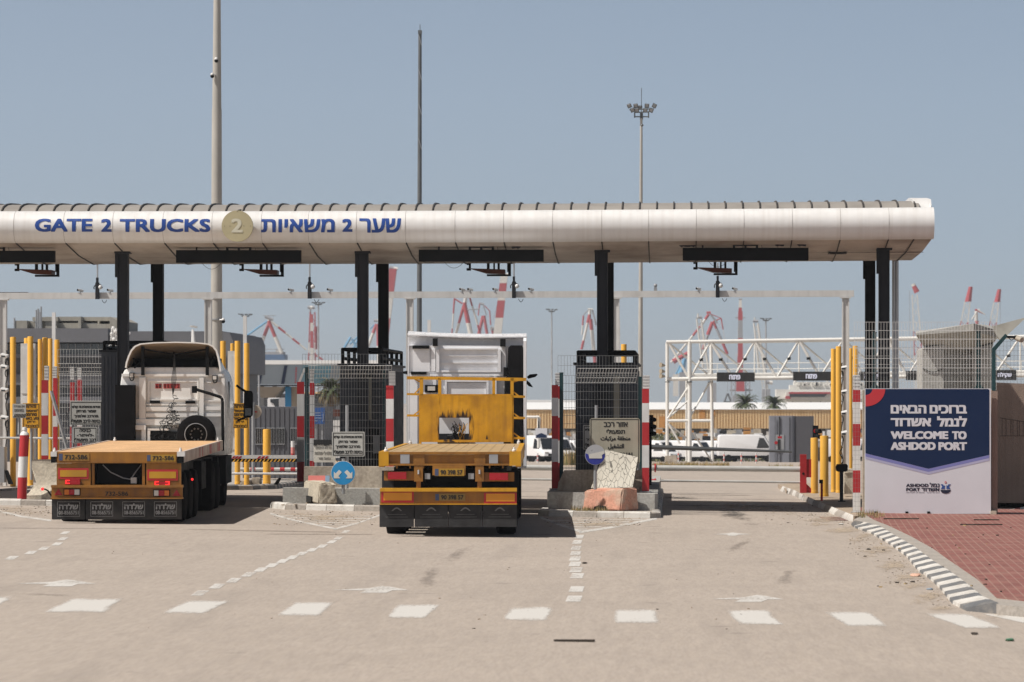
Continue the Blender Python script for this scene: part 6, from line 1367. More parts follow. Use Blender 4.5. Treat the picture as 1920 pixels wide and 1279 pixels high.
for i in range(5): mb.face([A[i], A[(i+1) % 5], B[(i+1) % 5], B[i]])
mb.face(A[::-1]); mb.face(B)
up2 = [mb.bm.verts.new(Vector((v.x, v.y, z_))) for v, z_ in zip(up, (Z(626, D), Z(608, D), Z(620, D), Z(608, D), Z(618, D)))]
for i in range(5): mb.face([B[i], B[(i+1) % 5], up2[(i+1) % 5], up2[i]])
mb.face(up2); bmesh.ops.recalc_face_normals(mb.bm, faces=mb.bm.faces[:]); mb.build('flaring_top', t, flat=True)
mb = MB(mat('pale_slab', (.46, .45, .40), .9, var=.15, dirt=.3)); mb.prism([(X(a, D), Z(b, D)) for a, b in ((1860, 624), (1856, 613), (1919, 596), (1886, 627), (1870, 640))], 'y', D-.9, D-.7); mb.build('side_wing', t)
mb = MB(M_cable); mb.path([Vector((X(lerp(1728, 1768, k/8), D), D-.32, Z(690+8*math.sin(k/8*3.14), D))) for k in range(9)], .012, 4); mb.build('cable', t)

# ================= far yard =================
MX = lambda n, c, **k: mat(n, c, .75, **k)
M_truss = MX('white_truss', (.72, .71, .67), var=.05, dirt=.2, dcol=(.5, .46, .4))
D = 228.; t = thing('lattice_gantry', 'white tubular lattice gantry carrying black lane displays far behind the barriers', 'gantry', (X(1500, D), D, G(0, D)))
T = lambda a, b, o=0: P(a, b, D+o)
gz = lambda: None
mb = MB(M_truss)
for px in (1251, 1293): mb.tube((X(px, D), D if px > 1260 else D+.6, G(0, D)), T(px, 640 if px > 1260 else 642, 0 if px > 1260 else .6), .105 if px < 1260 else .13, 10)
mb.tube((X(1336, D+3), D+3, G(0, D)), T(1333, 642, 3), .1, 10); mb.tube((X(1287, D+3), D+3, G(0, D)), T(1287, 712, 3), .06, 8)
for a, b, c, d, o, r in ((1252, 785, 1290, 727, 0, .07), (1252, 789, 1332, 789, 0, .09), (1254, 795, 1275, 832, 0, .06), (1254, 795, 1292, 825, 1, .05), (1292, 785, 1330, 718, 2, .06), (1254, 783, 1290, 752, 2, .05), (1300, 812, 1334, 864, 2, .05)): mb.tube(T(a, b), T(c, d, o), r, 8)
mb.build('leg', t)
mb = MB(M_truss); yt = lambda px: lerp(641.5, 631, (px-1251)/680); yb = lambda px: lerp(711, 704, (px-1251)/680)
mb.tube(T(1249, yt(1249)), T(1990, yt(1990)), .11, 10); mb.tube(T(1251, yb(1251)), T(1990, yb(1990)), .12, 10); mb.tube(T(1330, yt(1330)+2, 3), T(1990, yt(1990)+2, 3), .08, 8); mb.tube(T(1300, yb(1300)-7, 3), T(1990, yb(1990)-7, 3), .1, 8)
mb.build('chord', t)
mb = MB(M_truss); tops = [1332+83*i for i in range(9)]; bots = [1293.5+81.5*i for i in range(9)]
mb.tube(T(1254, 643), T(1291, 708), .075, 8)
for i in range(8):
    mb.tube(T(bots[i], yb(bots[i])), T(tops[i], yt(tops[i])), .07, 8); mb.tube(T(tops[i], yt(tops[i])), T(bots[i+1], yb(bots[i+1])), .085, 8); mb.tube(T(tops[i], yt(tops[i])), T(tops[i]+75, yb(tops[i])-6, 3), .06, 8); mb.tube(T(tops[i], yt(tops[i]), 3), T(tops[i], yb(tops[i])-7, 3), .05, 6)
mb.tube(T(1256, 645, 0), T(1325, 700, 3), .06, 8); mb.build('web', t)
mb = MB(M_black)
for i in range(8):
    for u in ((bots[i], tops[i], .55), (tops[i], bots[i+1], .45)):
        px = lerp(u[0], u[1], u[2]); py = lerp(yb(px), yt(px), .5); mb.obox(T(px, py, -.1), (.11, 0, .01), (0, .13, 0), (0, 0, .055)); mb.tube(T(px-4, py-2, -.1), T(px+4, py-3, -.1), .02, 5)
for px in (1252, 1293, 1332): mb.box(X(px-5, D), X(px+5, D), D-.2, D+.2, Z(717, D), Z(715.5, D))
mb.build('clamp', t)
mb = MB(M_truss)
for y in (681.5, 692.5): mb.tube(T(1300, y+.5, 2), T(1990, y-5, 2), .028, 6)
for px in range(1345, 1990, 38): mb.tube(T(px, 681-.008*(px-1345), 2), T(px, 703, 2), .022, 5)
mb.obox((T(1300, 704, 1.6)+T(1990, 698, 1.6))/2, (T(1990, 698, 1.6)-T(1300, 704, 1.6))/2, (0, .5, 0), (0, 0, .07)); mb.build('walkway', t)
mb = MB(mat('horn_metal', (.32, .27, .2), .5, var=.1))
for y in (685.5, 697, 706): mb.tube(T(1247, y, -.1), T(1238.5, y-1, -.3), .04, 10, .16)
mb.build('horn_speaker', t)
Dd = D-.6
for k, (a, b, y0, y1, s, lab) in enumerate(((1344, 1415, 698.5, 715.5, 'פתוח', 'black display reading open in Hebrew, left one on the lattice gantry'), (1487, 1559, 697, 714, 'פתוח', 'black display reading open in Hebrew, beside the tall yellow posts'), (1611, 1660, 697, 714, 'יציאה', 'black display half hidden behind the dark right columns'),
        (1699, 1765, 695.5, 713, '', 'black display partly hidden by the guard tower'), (1855, 1905, 694, 713, 'שקילה', 'black display with a Hebrew word at the far right beside the bent green post'))):
    tt = thing('yard_display', lab, 'display', (X((a+b)/2, Dd), Dd, Z(y1, Dd)), 'displays on the lattice gantry'); mb = MB(M_ink)
    A = mb.box(X(a, Dd), X(b, Dd), Dd-.3, Dd+.2, Z(y1, Dd), Z(y0, Dd)); mb.build('housing', tt)
    if s:
        mb = MB(mat('lit_display_text', (.5, .5, .55), .5, emit=((.55, .58, .75), .45))); c_ = (a+b)/2+(-2 if k != 4 else 3); w_ = 10.5 if k < 2 else 13; mb.text(heb(s), X(c_-w_, Dd), X(c_+w_, Dd), Z(y1-4, Dd), Z(y0+4.5, Dd), Dd-.305, .03); mb.build('lettering', tt)
# grey guard cabin
D = 226.; t = thing('grey_cabin', 'tall grey metal cabin with a rounded corner beside the parked white vans', 'cabin', (X(1484, D), D, G(5, D)))
M_cabn = mat('cabin_grey', (.20, .21, .24), .45, var=.06, streak=.15, scol=(.15, .15, .16)); M_cabd = mat('cabin_dark', (.085, .085, .095), .5, var=.06)
mb = MB(M_cabn); xa, xm, xb = X(1443, D), X(1491, D), X(1526, D); g = G(5, D)-.1
mb.prism([(xa, D+2), (xa, D), (lerp(xa, xm, .7), D-.15), (lerp(xa, xm, .88), D-.1), (xm, D+.12), (xm, D+2)], 'z', g, Z(780, D)); mb.build('body', t)
mb = MB(M_cabd); mb.box(xm+.02, xb, D+.02, D+2, g, Z(780.5, D)); mb.build('side_body', t)
mb = MB(M_ink)
for px in (1453, 1462, 1480): mb.box(X(px, D), X(px, D)+.02, D-.16, D-.1, g+.1, Z(782, D))
mb.box(X(1458, D), X(1463, D), D-.2, D-.12, Z(843, D), Z(824, D)); mb.box(X(1460.5, D), X(1462.5, D), D-.17, D-.12, Z(818, D), Z(781, D)); mb.build('seams', t)
mb = MB(M_grey); mb.box(X(1454, D), X(1470, D), D-.17, D-.11, Z(843, D), Z(815, D)); mb.m(M_lens); mb.disc((X(1455, D), Z(830, D)), .1, D-.2, D-.171, 14); mb.box(X(1458, D), X(1466, D), D-.178, D-.171, Z(822, D), Z(818, D)); mb.build('control_panel', t)
# white vans
M_van = mat('white_van_paint', (.76, .76, .76), .35, var=.03, spec=.5)
def make_van(label, loc, rz, high=True):
    t = thing('white_van', label, 'van', loc, 'white vans parked in the port yard', rz, True); h = 2.55 if high else 2.0; wd = 1.0
    prof = [(-2.8, .45), (-2.82, 1.2), (-2.75, h-.12), (-2.6, h), (1.0, h), (1.5, h-.15), (2.15, 1.25), (2.75, 1.05), (2.9, .8), (2.9, .4)]
    mb = MB(M_van); mb.prism(prof, 'y', -wd, wd); bevel(mb, .1, 3); bd = mb.build('body', t)
    mb = MB(M_glass)
    for s in (-1, 1): mb.prism([(.75, 1.32), (1.0, h-.28 if high else h-.2), (1.42, h-.32 if high else h-.22), (1.98, 1.32)], 'y', s*(wd+.004), s*(wd+.012))
    z1_ = h-.22; A = [(2.185, -.82, 1.29), (2.185, .82, 1.29), (1.56, .72, z1_), (1.56, -.72, z1_)]
    V_ = [mb.bm.verts.new(v) for v in A]; W_ = [mb.bm.verts.new((x+.02, y, z_+.02)) for x, y, z_ in A]; mb.face(W_); mb.face(V_[::-1]); [mb.face([V_[i], V_[(i+1) % 4], W_[(i+1) % 4], W_[i]]) for i in range(4)]
    mb.build('window', t)
    mb = MB(M_rubber)
    mb.box(-2.84, 2.92, -wd-.012, wd+.012, .38, .62); mb.box(2.905, 2.93, -.6, .6, .65, .85); mb.build('trim', t)
    for x in (-1.85, 1.95):
        for s in (-1, 1):
            mb = MB(M_rubber); mb.lathe([(.2, -.12), (.33, -.12), (.36, -.08), (.36, .08), (.33, .12), (.2, .12)], (x, s*(wd-.08), .36), 18, 'y'); mb.m(M_grey); mb.lathe([(0, -.08), (.2, -.1), (.2, .1), (0, .08)], (x, s*(wd-.08), .36), 14, 'y'); mb.build('wheel', t)
    mb = MB(M_clear)
    for s in (-1, 1): mb.box(2.6, 2.88, s*.72-.18, s*.72+.18, .88, 1.02)
    mb.build('headlight', t)
    return t
def at(px, py_base, D): return Vector((X(px, D), D, G(X(px, D), D)))
v0 = make_van('large white high-roof van half hidden by the grey cabin', at(1402, 865, 345), R(3), True)
def van(px, D, rz, lab, sc=.86): v = dup(v0, at(px, 865, D), lab, rz=R(rz)); v.scale = (1, 1, sc)
van(1338, 388, -32, 'white van between the lattice gantry leg and the large high-roof van'); van(1293, 384, -28, 'white van seen through the legs of the lattice gantry'); van(1226, 380, -38, 'white van behind the right striped post of the booth island')
van(1066, 370, -40, 'white van behind the mesh fence beside the two striped posts'); van(1012, 322, -62, 'white van just right of the yellow headboard truck', .9); van(1034, 345, -55, 'white van behind the striped post right of the yellow truck', .9); van(988, 350, -70, 'white van peeking out behind the yellow truck cab', .9); van(1596, 350, 0, 'white van behind the right gantry leg and yellow posts')
def marker(px, y0, y1, D, lab):
    mb = MB(); mb.banded(P(px, y1, D), P(px, y0, D), .045, [M_pwhite, mat('faded_pink', (.6, .22, .2), .7), M_pwhite, mat('faded_pink', (.6, .22, .2), .7), M_pwhite], 8); one(mb, 'marker_pole', lab, 'marker', P(px, y1, D), 'slim pink and white marker poles')
for a in ((1357.5, 848, 868, 215, 'slim pink and white pole in front of the white van by the lattice leg'), (1390, 849, 870, 212, 'slim pink and white pole in the middle of the large van side'), (1418, 849, 870, 212, 'slim pink and white pole nearest the grey cabin'), (1008, 850, 868, 215, 'slim pink and white pole in front of the vans beside the yellow truck'), (1272, 846, 866, 218, 'slim pink and white pole at the foot of the lattice gantry')): marker(*a)
mb = MB(); mb.banded(P(549, 862, 106), P(549, 827, 106), .055, [M_red, mat('faded_pink', (.6, .22, .2), .7), M_pwhite], 10); one(mb, 'marker_pole', 'pink pole with a white top above the striped barrier arm', 'marker', P(549, 862, 106))
mb = MB(M_conc); mb.box(X(1247, 222), X(1269, 222), 222, 223, G(0, 222), Z(855, 222)); rough(mb, .03, 2); one(mb, 'concrete_block', 'brown concrete block at the foot of the far lattice gantry', 'concrete block', (X(1258, 222), 222, G(0, 222)), weld=True)
# kerb and dry verge across the yard
mb = MB(M_strip); mb.box(X(960, 172), X(1500, 172), 172, 172.4, G(0, 172)-.1, G(0, 172)+.12); struct(mb, 'yard_kerb')
mb = MB(M_dirt); slab(mb, [(X(960, 172), 172.5), (X(1520, 172), 172.5), (X(1520, 190), 190), (X(960, 190), 190)], -.05, .06); struct(mb, 'yard_verge')
# warehouse
D = 440.; g = -5.3
def clad_mat():
    m = bpy.data.materials.new('beige_ribbed_cladding'); m.use_nodes = True; n = m.node_tree.nodes; L = m.node_tree.links; b = n['Principled BSDF']; b.inputs['Roughness'].default_value = .7
    pos = n.new('ShaderNodeNewGeometry').outputs['Position']; mp = n.new('ShaderNodeMapping'); mp.inputs['Scale'].default_value = (1.1, .3, .05); L.new(pos, mp.inputs[0]); no = n.new('ShaderNodeTexNoise'); no.inputs['Scale'].default_value = 1.0; no.inputs['Detail'].default_value = 6; L.new(mp.outputs[0], no.inputs[0])
    r = n.new('ShaderNodeValToRGB'); e = r.color_ramp.elements; e[0].position = .3; e[0].color = (.66, .45, .22, 1); e[1].position = .72; e[1].color = (.80, .60, .34, 1); L.new(no.outputs['Fac'], r.inputs[0]); L.new(r.outputs[0], b.inputs['Base Color']); return m
M_clad = clad_mat(); M_rust2 = mat('rust_patch', (.50, .24, .07), .8, var=.2)
wh = thing('warehouse', 'long beige ribbed warehouse with a white roof behind the vans', 'warehouse', (X(1400, D), D, g))
mb = MB(M_clad); mb.box(X(940, D), X(2050, D), D, D+.4, Z(803.5, D), Z(768, D)); 
n = 205
for i in range(n): x = lerp(X(940, D), X(2050, D), i/n); mb.box(x, x+.19, D-.16, D-.001, Z(803.5, D), Z(768.5, D))
wl = mb.build('wall', wh)
for a, b, y0, y1 in ((1311, 1322, 768, 785), (1236, 1247, 781, 802), (1336, 1341, 770, 780)): mb = MB(M_rust2); mb.box(X(a, D), X(b, D), D-.2, D-.161, Z(y1, D), Z(y0, D)); mb.build('rust_patch', wl)
M_wroof = mat('white_roof_sheet', (.78, .78, .76), .5, var=.04)
mb = MB(M_wroof); mb.box(X(940, D), X(2050, D), D-.3, D+8, Z(768, D)+.01, Z(767.2, D)); mb.build('roof', wh)
Dr = 500.; mb = MB(M_wroof); mb.prism([(Dr, -5.2), (Dr, Z(771, Dr)), (Dr+16, Z(754.5, Dr+16)), (Dr+32, Z(771, Dr)), (Dr+32, -5.2)], 'x', X(940, Dr), X(2050, Dr)); one(mb, 'white_hall', 'long hall of which only the white roof shows above the beige warehouse', 'hall', (X(1400, Dr), Dr, -5.2))
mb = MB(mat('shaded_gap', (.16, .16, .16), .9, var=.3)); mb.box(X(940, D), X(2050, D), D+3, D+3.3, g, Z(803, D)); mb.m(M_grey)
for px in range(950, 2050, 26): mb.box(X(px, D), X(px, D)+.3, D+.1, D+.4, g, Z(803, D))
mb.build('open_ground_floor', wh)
mb = MB()
for i in range(420):
    mb.m(rnd.choice((M_grey, M_clear, M_concl, M_dark, M_rust2, M_steel, M_wroof))); D_ = rnd.uniform(400, 436); x = X(rnd.uniform(960, 1640), D_); z_ = rnd.uniform(-3.2, -1.35); s_ = rnd.uniform(.12, .55); mb.box(x-s_, x+s_, D_, D_+s_, z_-rnd.uniform(.05, .45), z_+rnd.uniform(.05, .4))
for i in range(90): mb.m(M_steel); D_ = rnd.uniform(395, 430); x = X(rnd.uniform(960, 1640), D_); mb.box(x-.06, x+.06, D_, D_+.1, g, rnd.uniform(-3, -1.4))
o = struct(mb, 'stored_goods', kind='stuff')
# far white shed roof on the left of the warehouse, grey gable
D = 545; mb = MB(mat('grey_gable', (.25, .26, .27), .8, var=.05)); mb.prism([(X(960, D), -5.3), (X(960, D), Z(751, D)), (X(1010, D), Z(765, D)), (X(1090, D), Z(770, D)), (X(1090, D), -5.3)], 'y', D, D+10); mb.m(M_wroof); mb.prism([(X(960, D), Z(752, D)), (X(960, D), Z(750, D)), (X(1110, D), Z(751, D)), (X(1110, D), Z(766, D)), (X(1012, D), Z(764, D))], 'y', D+.5, D+30)
one(mb, 'white_shed', 'white roofed shed with a grey gable just right of the yellow truck cab', 'shed', (X(1020, D), D, -5.3))
# small board by the vans, white pipe frame
D = 300; t = thing('yard_board', 'small pale board with a navy lower half above the vans beside the yellow truck', 'board', P(1015, 822, D)); mb = MB(M_bwhite); mb.box(X(1004, D), X(1026, D), D, D+.1, Z(822, D), Z(803, D)); mb.build('panel', t); mb = MB(M_navy); mb.prism([(X(a, D), Z(b, D)) for a, b in ((1005, 821), (1005, 816), (1015, 812), (1025, 816), (1025, 821))], 'y', D-.02, D-.005); mb.build('navy_field', t)
mb = MB(M_truss); D = 310; mb.path([P(960, 782, D), P(1011, 782, D), P(1009, 820, D)], .13, 6); mb.tube(P(1010, 840, D), P(1010, 783, D), .13, 6); one(mb, 'pipe_portal', 'white pipe portal in front of the beige warehouse beside the yellow truck', 'frame', P(1010, 840, D))
# ================= left background =================
D = 250.; g = G(-30, D)-.2
tb = thing('terminal_building', 'dark grey port building with a ribbon of windows behind the left truck', 'building', (X(200, D), D, g))
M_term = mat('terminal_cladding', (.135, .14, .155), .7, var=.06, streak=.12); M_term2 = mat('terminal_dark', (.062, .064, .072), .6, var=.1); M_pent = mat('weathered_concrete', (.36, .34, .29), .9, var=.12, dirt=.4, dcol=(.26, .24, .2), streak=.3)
bx_ = lambda mb, a, b, c, d, o0, o1: mb.box(X(a, D), X(b, D), D+o0, D+o1, Z(d, D), Z(c, D))
mb = MB(M_term); bx_(mb, -60, 205, 616, 642, -.6, 20); bx_(mb, 205.2, 416, 621, 644, .4, 20); mb.prism([(X(416.2, D), Z(700, D)), (X(416.2, D), Z(622, D)), (X(429, D), Z(624, D)), (X(436, D), Z(640, D)), (X(436, D), Z(700, D))], 'y', D+.4, D+20)
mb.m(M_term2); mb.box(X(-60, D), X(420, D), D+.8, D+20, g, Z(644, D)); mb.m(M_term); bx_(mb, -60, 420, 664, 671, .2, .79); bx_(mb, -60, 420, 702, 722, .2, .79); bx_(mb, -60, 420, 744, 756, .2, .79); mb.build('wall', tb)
mb = MB(M_glass); bx_(mb, -60, 420, 644.5, 663.5, .7, .79); wn = mb.build('window_band', tb)
mb = MB(M_grey)
for k in range(34): a = -60+k*14.2; bx_(mb, a, a+1, 644.5, 663.5, .55, .695); bx_(mb, a, a+.8, 724, 742, .55, .695)
mb.build('window_grid', wn)
mb = MB(M_pent); bx_(mb, 12, 36, 599.5, 616, 3, 12); bx_(mb, 36.2, 72, 600.5, 616, 4, 12); bx_(mb, 44, 92, 592.5, 600, 3.5, 12); bx_(mb, 68, 90, 592, 616, 3.6, 12); bx_(mb, 90.2, 131, 591.5, 599.5, 4, 13); bx_(mb, 90.2, 131, 603.5, 616, 4, 13); bx_(mb, 133, 138.5, 592, 617, 3, 13); bx_(mb, 138.8, 192, 592, 599.5, 4, 13); bx_(mb, 138.8, 192, 605.5, 617, 3.4, 13); bx_(mb, 168, 171, 599.6, 605.4, 3.5, 4)
mb.prism([(X(192.2, D), Z(617, D)), (X(192.2, D), Z(592, D)), (X(206, D), Z(599, D)), (X(206, D), Z(617, D))], 'y', D+3.2, D+13); mb.m(M_term2); bx_(mb, 90.2, 192, 599.6, 605.4, 6, 13); mb.m(M_wroof); bx_(mb, 139, 168, 603.5, 605.4, 4.2, 4.4); mb.build('penthouse', tb)
mb = MB(M_grey)
for a, y0 in ((68, 581), (71.5, 579), (74.5, 585), (77, 575), (27, 596)): mb.tube(P(a, 616, D+3), P(a, y0, D+3), .06, 5)
for y in range(583, 616, 5): mb.tube(P(69, y, D+3), P(78, y, D+3), .035, 4)
mb.build('antenna', tb)
mb = MB(M_wroof)
for a, b, r in ((212, 615, .11), (217, 621, .14), (209, 626, .1), (221, 630, .09), (213, 636, .12), (219, 641, .1), (242, 625, .1)): mb.ball(P(a, b, D-1), r, r*.4, r)
for k in range(22): a_, b_ = rnd.uniform(206, 224), rnd.uniform(614, 648); mb.tube(P(a_, b_, D-.9), P(a_+rnd.uniform(-5, 5), b_+rnd.uniform(-7, 7), D-.9), .03, 4)
for k in range(4): mb.tube(P(208+4*k, 640, D-.8), P(210+3.5*k, 616, D-1), .06, 5)
mb.tube(P(363, 648, D-.5), P(361.5, 618, D-.5), .16, 6, .08); mb.lathe([(.05, 0), (.17, .05), (.2, .12)], P(361, 614, D-.5), 8); mb.lathe([(.05, 0), (.15, .05), (.18, .1)], P(366, 615, D-.5), 8); mb.build('satellite_dish', tb)
# conveyor shed with blue-grey panels
D = 330.; g = G(-40, D); t = thing('conveyor_shed', 'long raised shed with a white roof and slanting grey-blue panels left of the middle booth', 'shed', (X(580, D), D, g))
mb = MB(M_wroof); mb.prism([(D-1.2, Z(683.5, D)), (D-1.2, Z(676, D)), (D+8, Z(674, D)), (D+8, Z(683.5, D))], 'x', X(440, D), X(720, D)); mb.build('roof', t)
cols = [(.27, .33, .40), (.26, .33, .41), (.24, .32, .41), (.16, .30, .40), (.11, .29, .41), (.22, .28, .34)]
E_ = [440, 494, 540, 567, 592, 622, 720]
for k in range(6):
    mb = MB(mat('shed_panel_%d' % k, cols[k], .6, var=.05)); a, b = E_[k], E_[k+1]
    A = [P(a, 684, D-.8), P(b, 684, D-.8), P(b-7, 721, D+1.4), P(a-7, 721, D+1.4)]; mb.poly(A[::-1]); bmesh.ops.recalc_face_normals(mb.bm, faces=mb.bm.faces[:]); mb.build('panel', t)
mb = MB(M_navy)
for a in (488.5, 533, 663): A = [P(a, 686, D-.9), P(a+6, 686, D-.9), P(a, 720, D+1.2), P(a-6, 720, D+1.2)]; mb.poly([A[3], A[2], A[1], A[0]])
mb.m(M_pred)
for k in range(9): mb.box(X(556-k*.6, D), X(559-k*.6, D), D-.95+.2*k, D-.9+.2*k, Z(691+k*3.4, D), Z(689+k*3.4, D))
mb.build('panel_stripe', t)
mb = MB(M_dark); mb.box(X(440, D), X(720, D), D+1.5, D+7, Z(724, D), Z(721.5, D)); mb.m(mat('hopper_tan', (.30, .25, .19), .8, var=.15)); mb.prism([(X(472, D), Z(725, D)), (X(528, D), Z(725, D)), (X(510, D), Z(746, D)), (X(486, D), Z(746, D))], 'y', D+1.6, D+6); mb.m(M_blue)
mb.box(X(528, D), X(540, D), D+3, D+5, g, Z(725, D)); mb.m(mat('hopper_tan', (.3, .25, .19))); mb.tube((X(550, D), D+3, g), (X(549, D), D+3, Z(725, D)), .45, 12)
mb.m(M_grey)
for px in range(452, 720, 24): mb.box(X(px, D), X(px, D)+.35, D+5, D+5.4, g, Z(722, D))
for y in (740, 748, 757): mb.box(X(440, D), X(720, D), D+5.5, D+5.7, Z(y+1.2, D), Z(y, D))
mb.build('substructure', t)
mb = MB(M_term2); mb.box(X(430, D), X(730, D), D+12, D+12.5, g, Z(738, D)); one(mb, 'yard_wall', 'dark wall under the raised shed with the slanting panels', 'wall', (X(580, D), D+12, g))
mb = MB(M_clad); mb.box(X(550, 380), X(640, 380), 380, 384, G(-30, 380), Z(735, 380)); one(mb, 'tan_shed', 'low tan shed seen under the raised blue-grey shed', 'shed', (X(590, 380), 380, G(-30, 380)))
# dark cabin row
D = 122.; g = G(-12, D)-.05; t = thing('grey_cabin', 'long low dark grey cabin with barred windows beyond the striped barrier arm', 'cabin', (X(540, D), D, g)); M_cb = mat('dark_blue_grey_cabin', (.10, .104, .118), .6, var=.06, streak=.15)
mb = MB(M_cb); bx2 = lambda mb, a, b, c, d, o0, o1: mb.box(X(a, D), X(b, D), D+o0, D+o1, Z(d, D), Z(c, D)); mb.box(X(455, D), X(609, D), D, D+3, g, Z(763, D))
for px in range(458, 609, 9): mb.box(X(px, D), X(px, D)+.05, D-.02, D-.001, g, Z(765, D))
mb.build('body', t)
for a, b in ((480, 497), (500, 516), (519, 533.5), (545, 560)):
    mb = MB(M_glass); bx2(mb, a, b, 803.5, 832, -.04, -.021); wi = mb.build('window', t); mb = MB(M_grey); bx2(mb, a-.6, b+.6, 802, 803.4, -.06, -.005); bx2(mb, a-.6, b+.6, 832.1, 833.5, -.06, -.005)
    for k in range(6): x = lerp(a, b, k/5); bx2(mb, x-.25, x+.25, 803.5, 832, -.06, -.041)
    mb.build('bars', wi)
D = 116; t = thing('blue_sign', 'blue notice board with white lines of text beside the thin striped post', 'sign', P(596, 850, D)); mb = MB(mat('notice_blue', (.03, .09, .27), .5, var=.08)); mb.box(X(586, D), X(608.5, D), D, D+.05, Z(795, D), Z(764.5, D)); mb.build('board', t); mb = MB(mat('notice_text', (.35, .4, .5), .6)); [mb.box(X(589, D), X(589, D)+w_, D-.01, D-.002, Z(y+1, D), Z(y, D)) for y, w_ in ((774, .2), (778.5, .22), (783.5, .24), (789, .1))]; mb.path([P(604.5, 790, D-.01), P(606, 788, D-.01), P(606, 776, D-.01)], .012, 4); mb.build('lettering', t)
mb = MB(M_grey); mb.box(X(590, D), X(593, D), D+.06, D+.1, G(-11, D), Z(795, D)); mb.box(X(602, D), X(605, D), D+.06, D+.1, G(-11, D), Z(795, D)); mb.build('post', t)
D = 135; t = thing('goods_stack', 'pale stack with a dark red cover behind the wire mesh on the middle island', 'stack', P(625, 860, D)); mb = MB(M_beam)
for k in range(6): mb.box(X(609, D), X(641, D), D+rnd.uniform(-.1, .1), D+1.5, Z(858-k*12+.6, D), Z(847.5-k*12, D))
mb.build('stack', t); mb = MB(M_rust); mb.box(X(608, D), X(642, D), D-.1, D+1.6, Z(781, D), Z(768, D)); mb.build('cover', t)
D = 140; t = thing('white_truck', 'white truck cab showing only its roof and dark window above the low dark grey cabin', 'truck', (X(513, D), D, G(-15, D))); mb = MB(M_van); mb.prism([(X(501.5, D), G(-15, D)), (X(501.5, D), Z(748, D)), (X(504, D), Z(745.8, D)), (X(523, D), Z(745.8, D)), (X(523, D), G(-15, D))], 'y', D, D+2.2); mb.build('cab', t); mb = MB(M_glass); mb.prism([(X(507, D), Z(754, D)), (X(507, D), Z(748.5, D)), (X(522.6, D), Z(747.5, D)), (X(522.6, D), Z(763, D)), (X(516, D), Z(763, D)), (X(513, D), Z(757, D))], 'y', D-.03, D-.002); mb.build('window', t)
D = 108; t = thing('round_sign', 'round beige sign on a grey pole between the tall yellow post and the low cabin', 'sign', P(475, 880, D)); mb = MB(mat('sign_back_beige', (.36, .31, .25), .7, var=.1)); mb.disc((X(477, D), Z(772, D)), 13*D/K, D+.06, D+.09, 28); mb.build('disc', t); mb = MB(M_red); mb.box(X(473, D), X(482, D), D+.045, D+.058, Z(773.5, D), Z(771, D)); mb.build('bar', t); mb = MB(M_grey); mb.tube((X(474.5, D), D, G(-12, D)), (X(474.5, D), D, Z(754, D)), .045, 10); mb.build('pole', t)
# white end post pieces standing in the far lanes
for px, y0, D, lab in ((100.5, 586, 130, 'thin white pole rising above the yellow posts left of the ribbed booth'), (459, 592, 130, 'thin white pole right of the tall yellow post with the warning sign'), (804.5, 600, 135, 'thin white pole just above the white truck cab roof'), (1159.5, 600, 135, 'thin white pole right of the third dark column')):
    x = X(px, D); mb = MB(M_pwhite); mb.box(x-.06, x+.06, D, D+.12, G(x, D), Z(y0, D)); one(mb, 'white_pole', lab, 'pole', (x, D, G(x, D)), 'thin white poles beyond the gate')
# far lamp masts
def lampmast(px, yt, hw, D, lab, y2=None, lean=0):
    t = thing('lamp_mast', lab, 'lamp mast', (X(px, D), D, G(X(px, D), D)), 'distant yard lamp masts'); s = D/K
    mb = MB(M_steel); mb.tube((X(px, D), D, G(X(px, D), D)), (X(px, D), D, Z(yt, D)), 2.1*s, 8, 1.3*s); mb.build('pole', t)
    mb = MB(M_mastd)
    for k in range(9):
        a = 2*math.pi*k/9; c = Vector((X(px, D)+hw*s*math.cos(a), D+hw*s*math.sin(a)*.8, Z(yt-.5+rnd.uniform(-.5, .5), D))); mb.obox(c, (1.9*s, 0, .4*s*math.cos(a)), (0, 1.6*s, 0), (0, 0, .9*s)); mb.tube(c, (X(px, D), D, Z(yt+5, D)), .45*s, 4)
    mb.lathe([(hw*.6*s, Z(yt+4, D)), (hw*.62*s, Z(yt+3.2, D)), (hw*.6*s, Z(yt+2.4, D))], (X(px, D), D, 0), 12); mb.build('lamp_ring', t)
lampmast(460, 590, 12, 420, 'distant lamp mast beside the blue and red crane on the left'); lampmast(597, 568, 11, 520, 'distant lamp mast right beside the red lattice crane'); lampmast(1034.5, 581, 9.5, 560, 'distant lamp mast in the gap right of the white truck cab'); lampmast(1436, 598, 9.5, 620, 'distant lamp mast right of the red crane tower'); lampmast(485.5, 657, 10, 300, 'low double-armed lamp post in front of the raised shed')

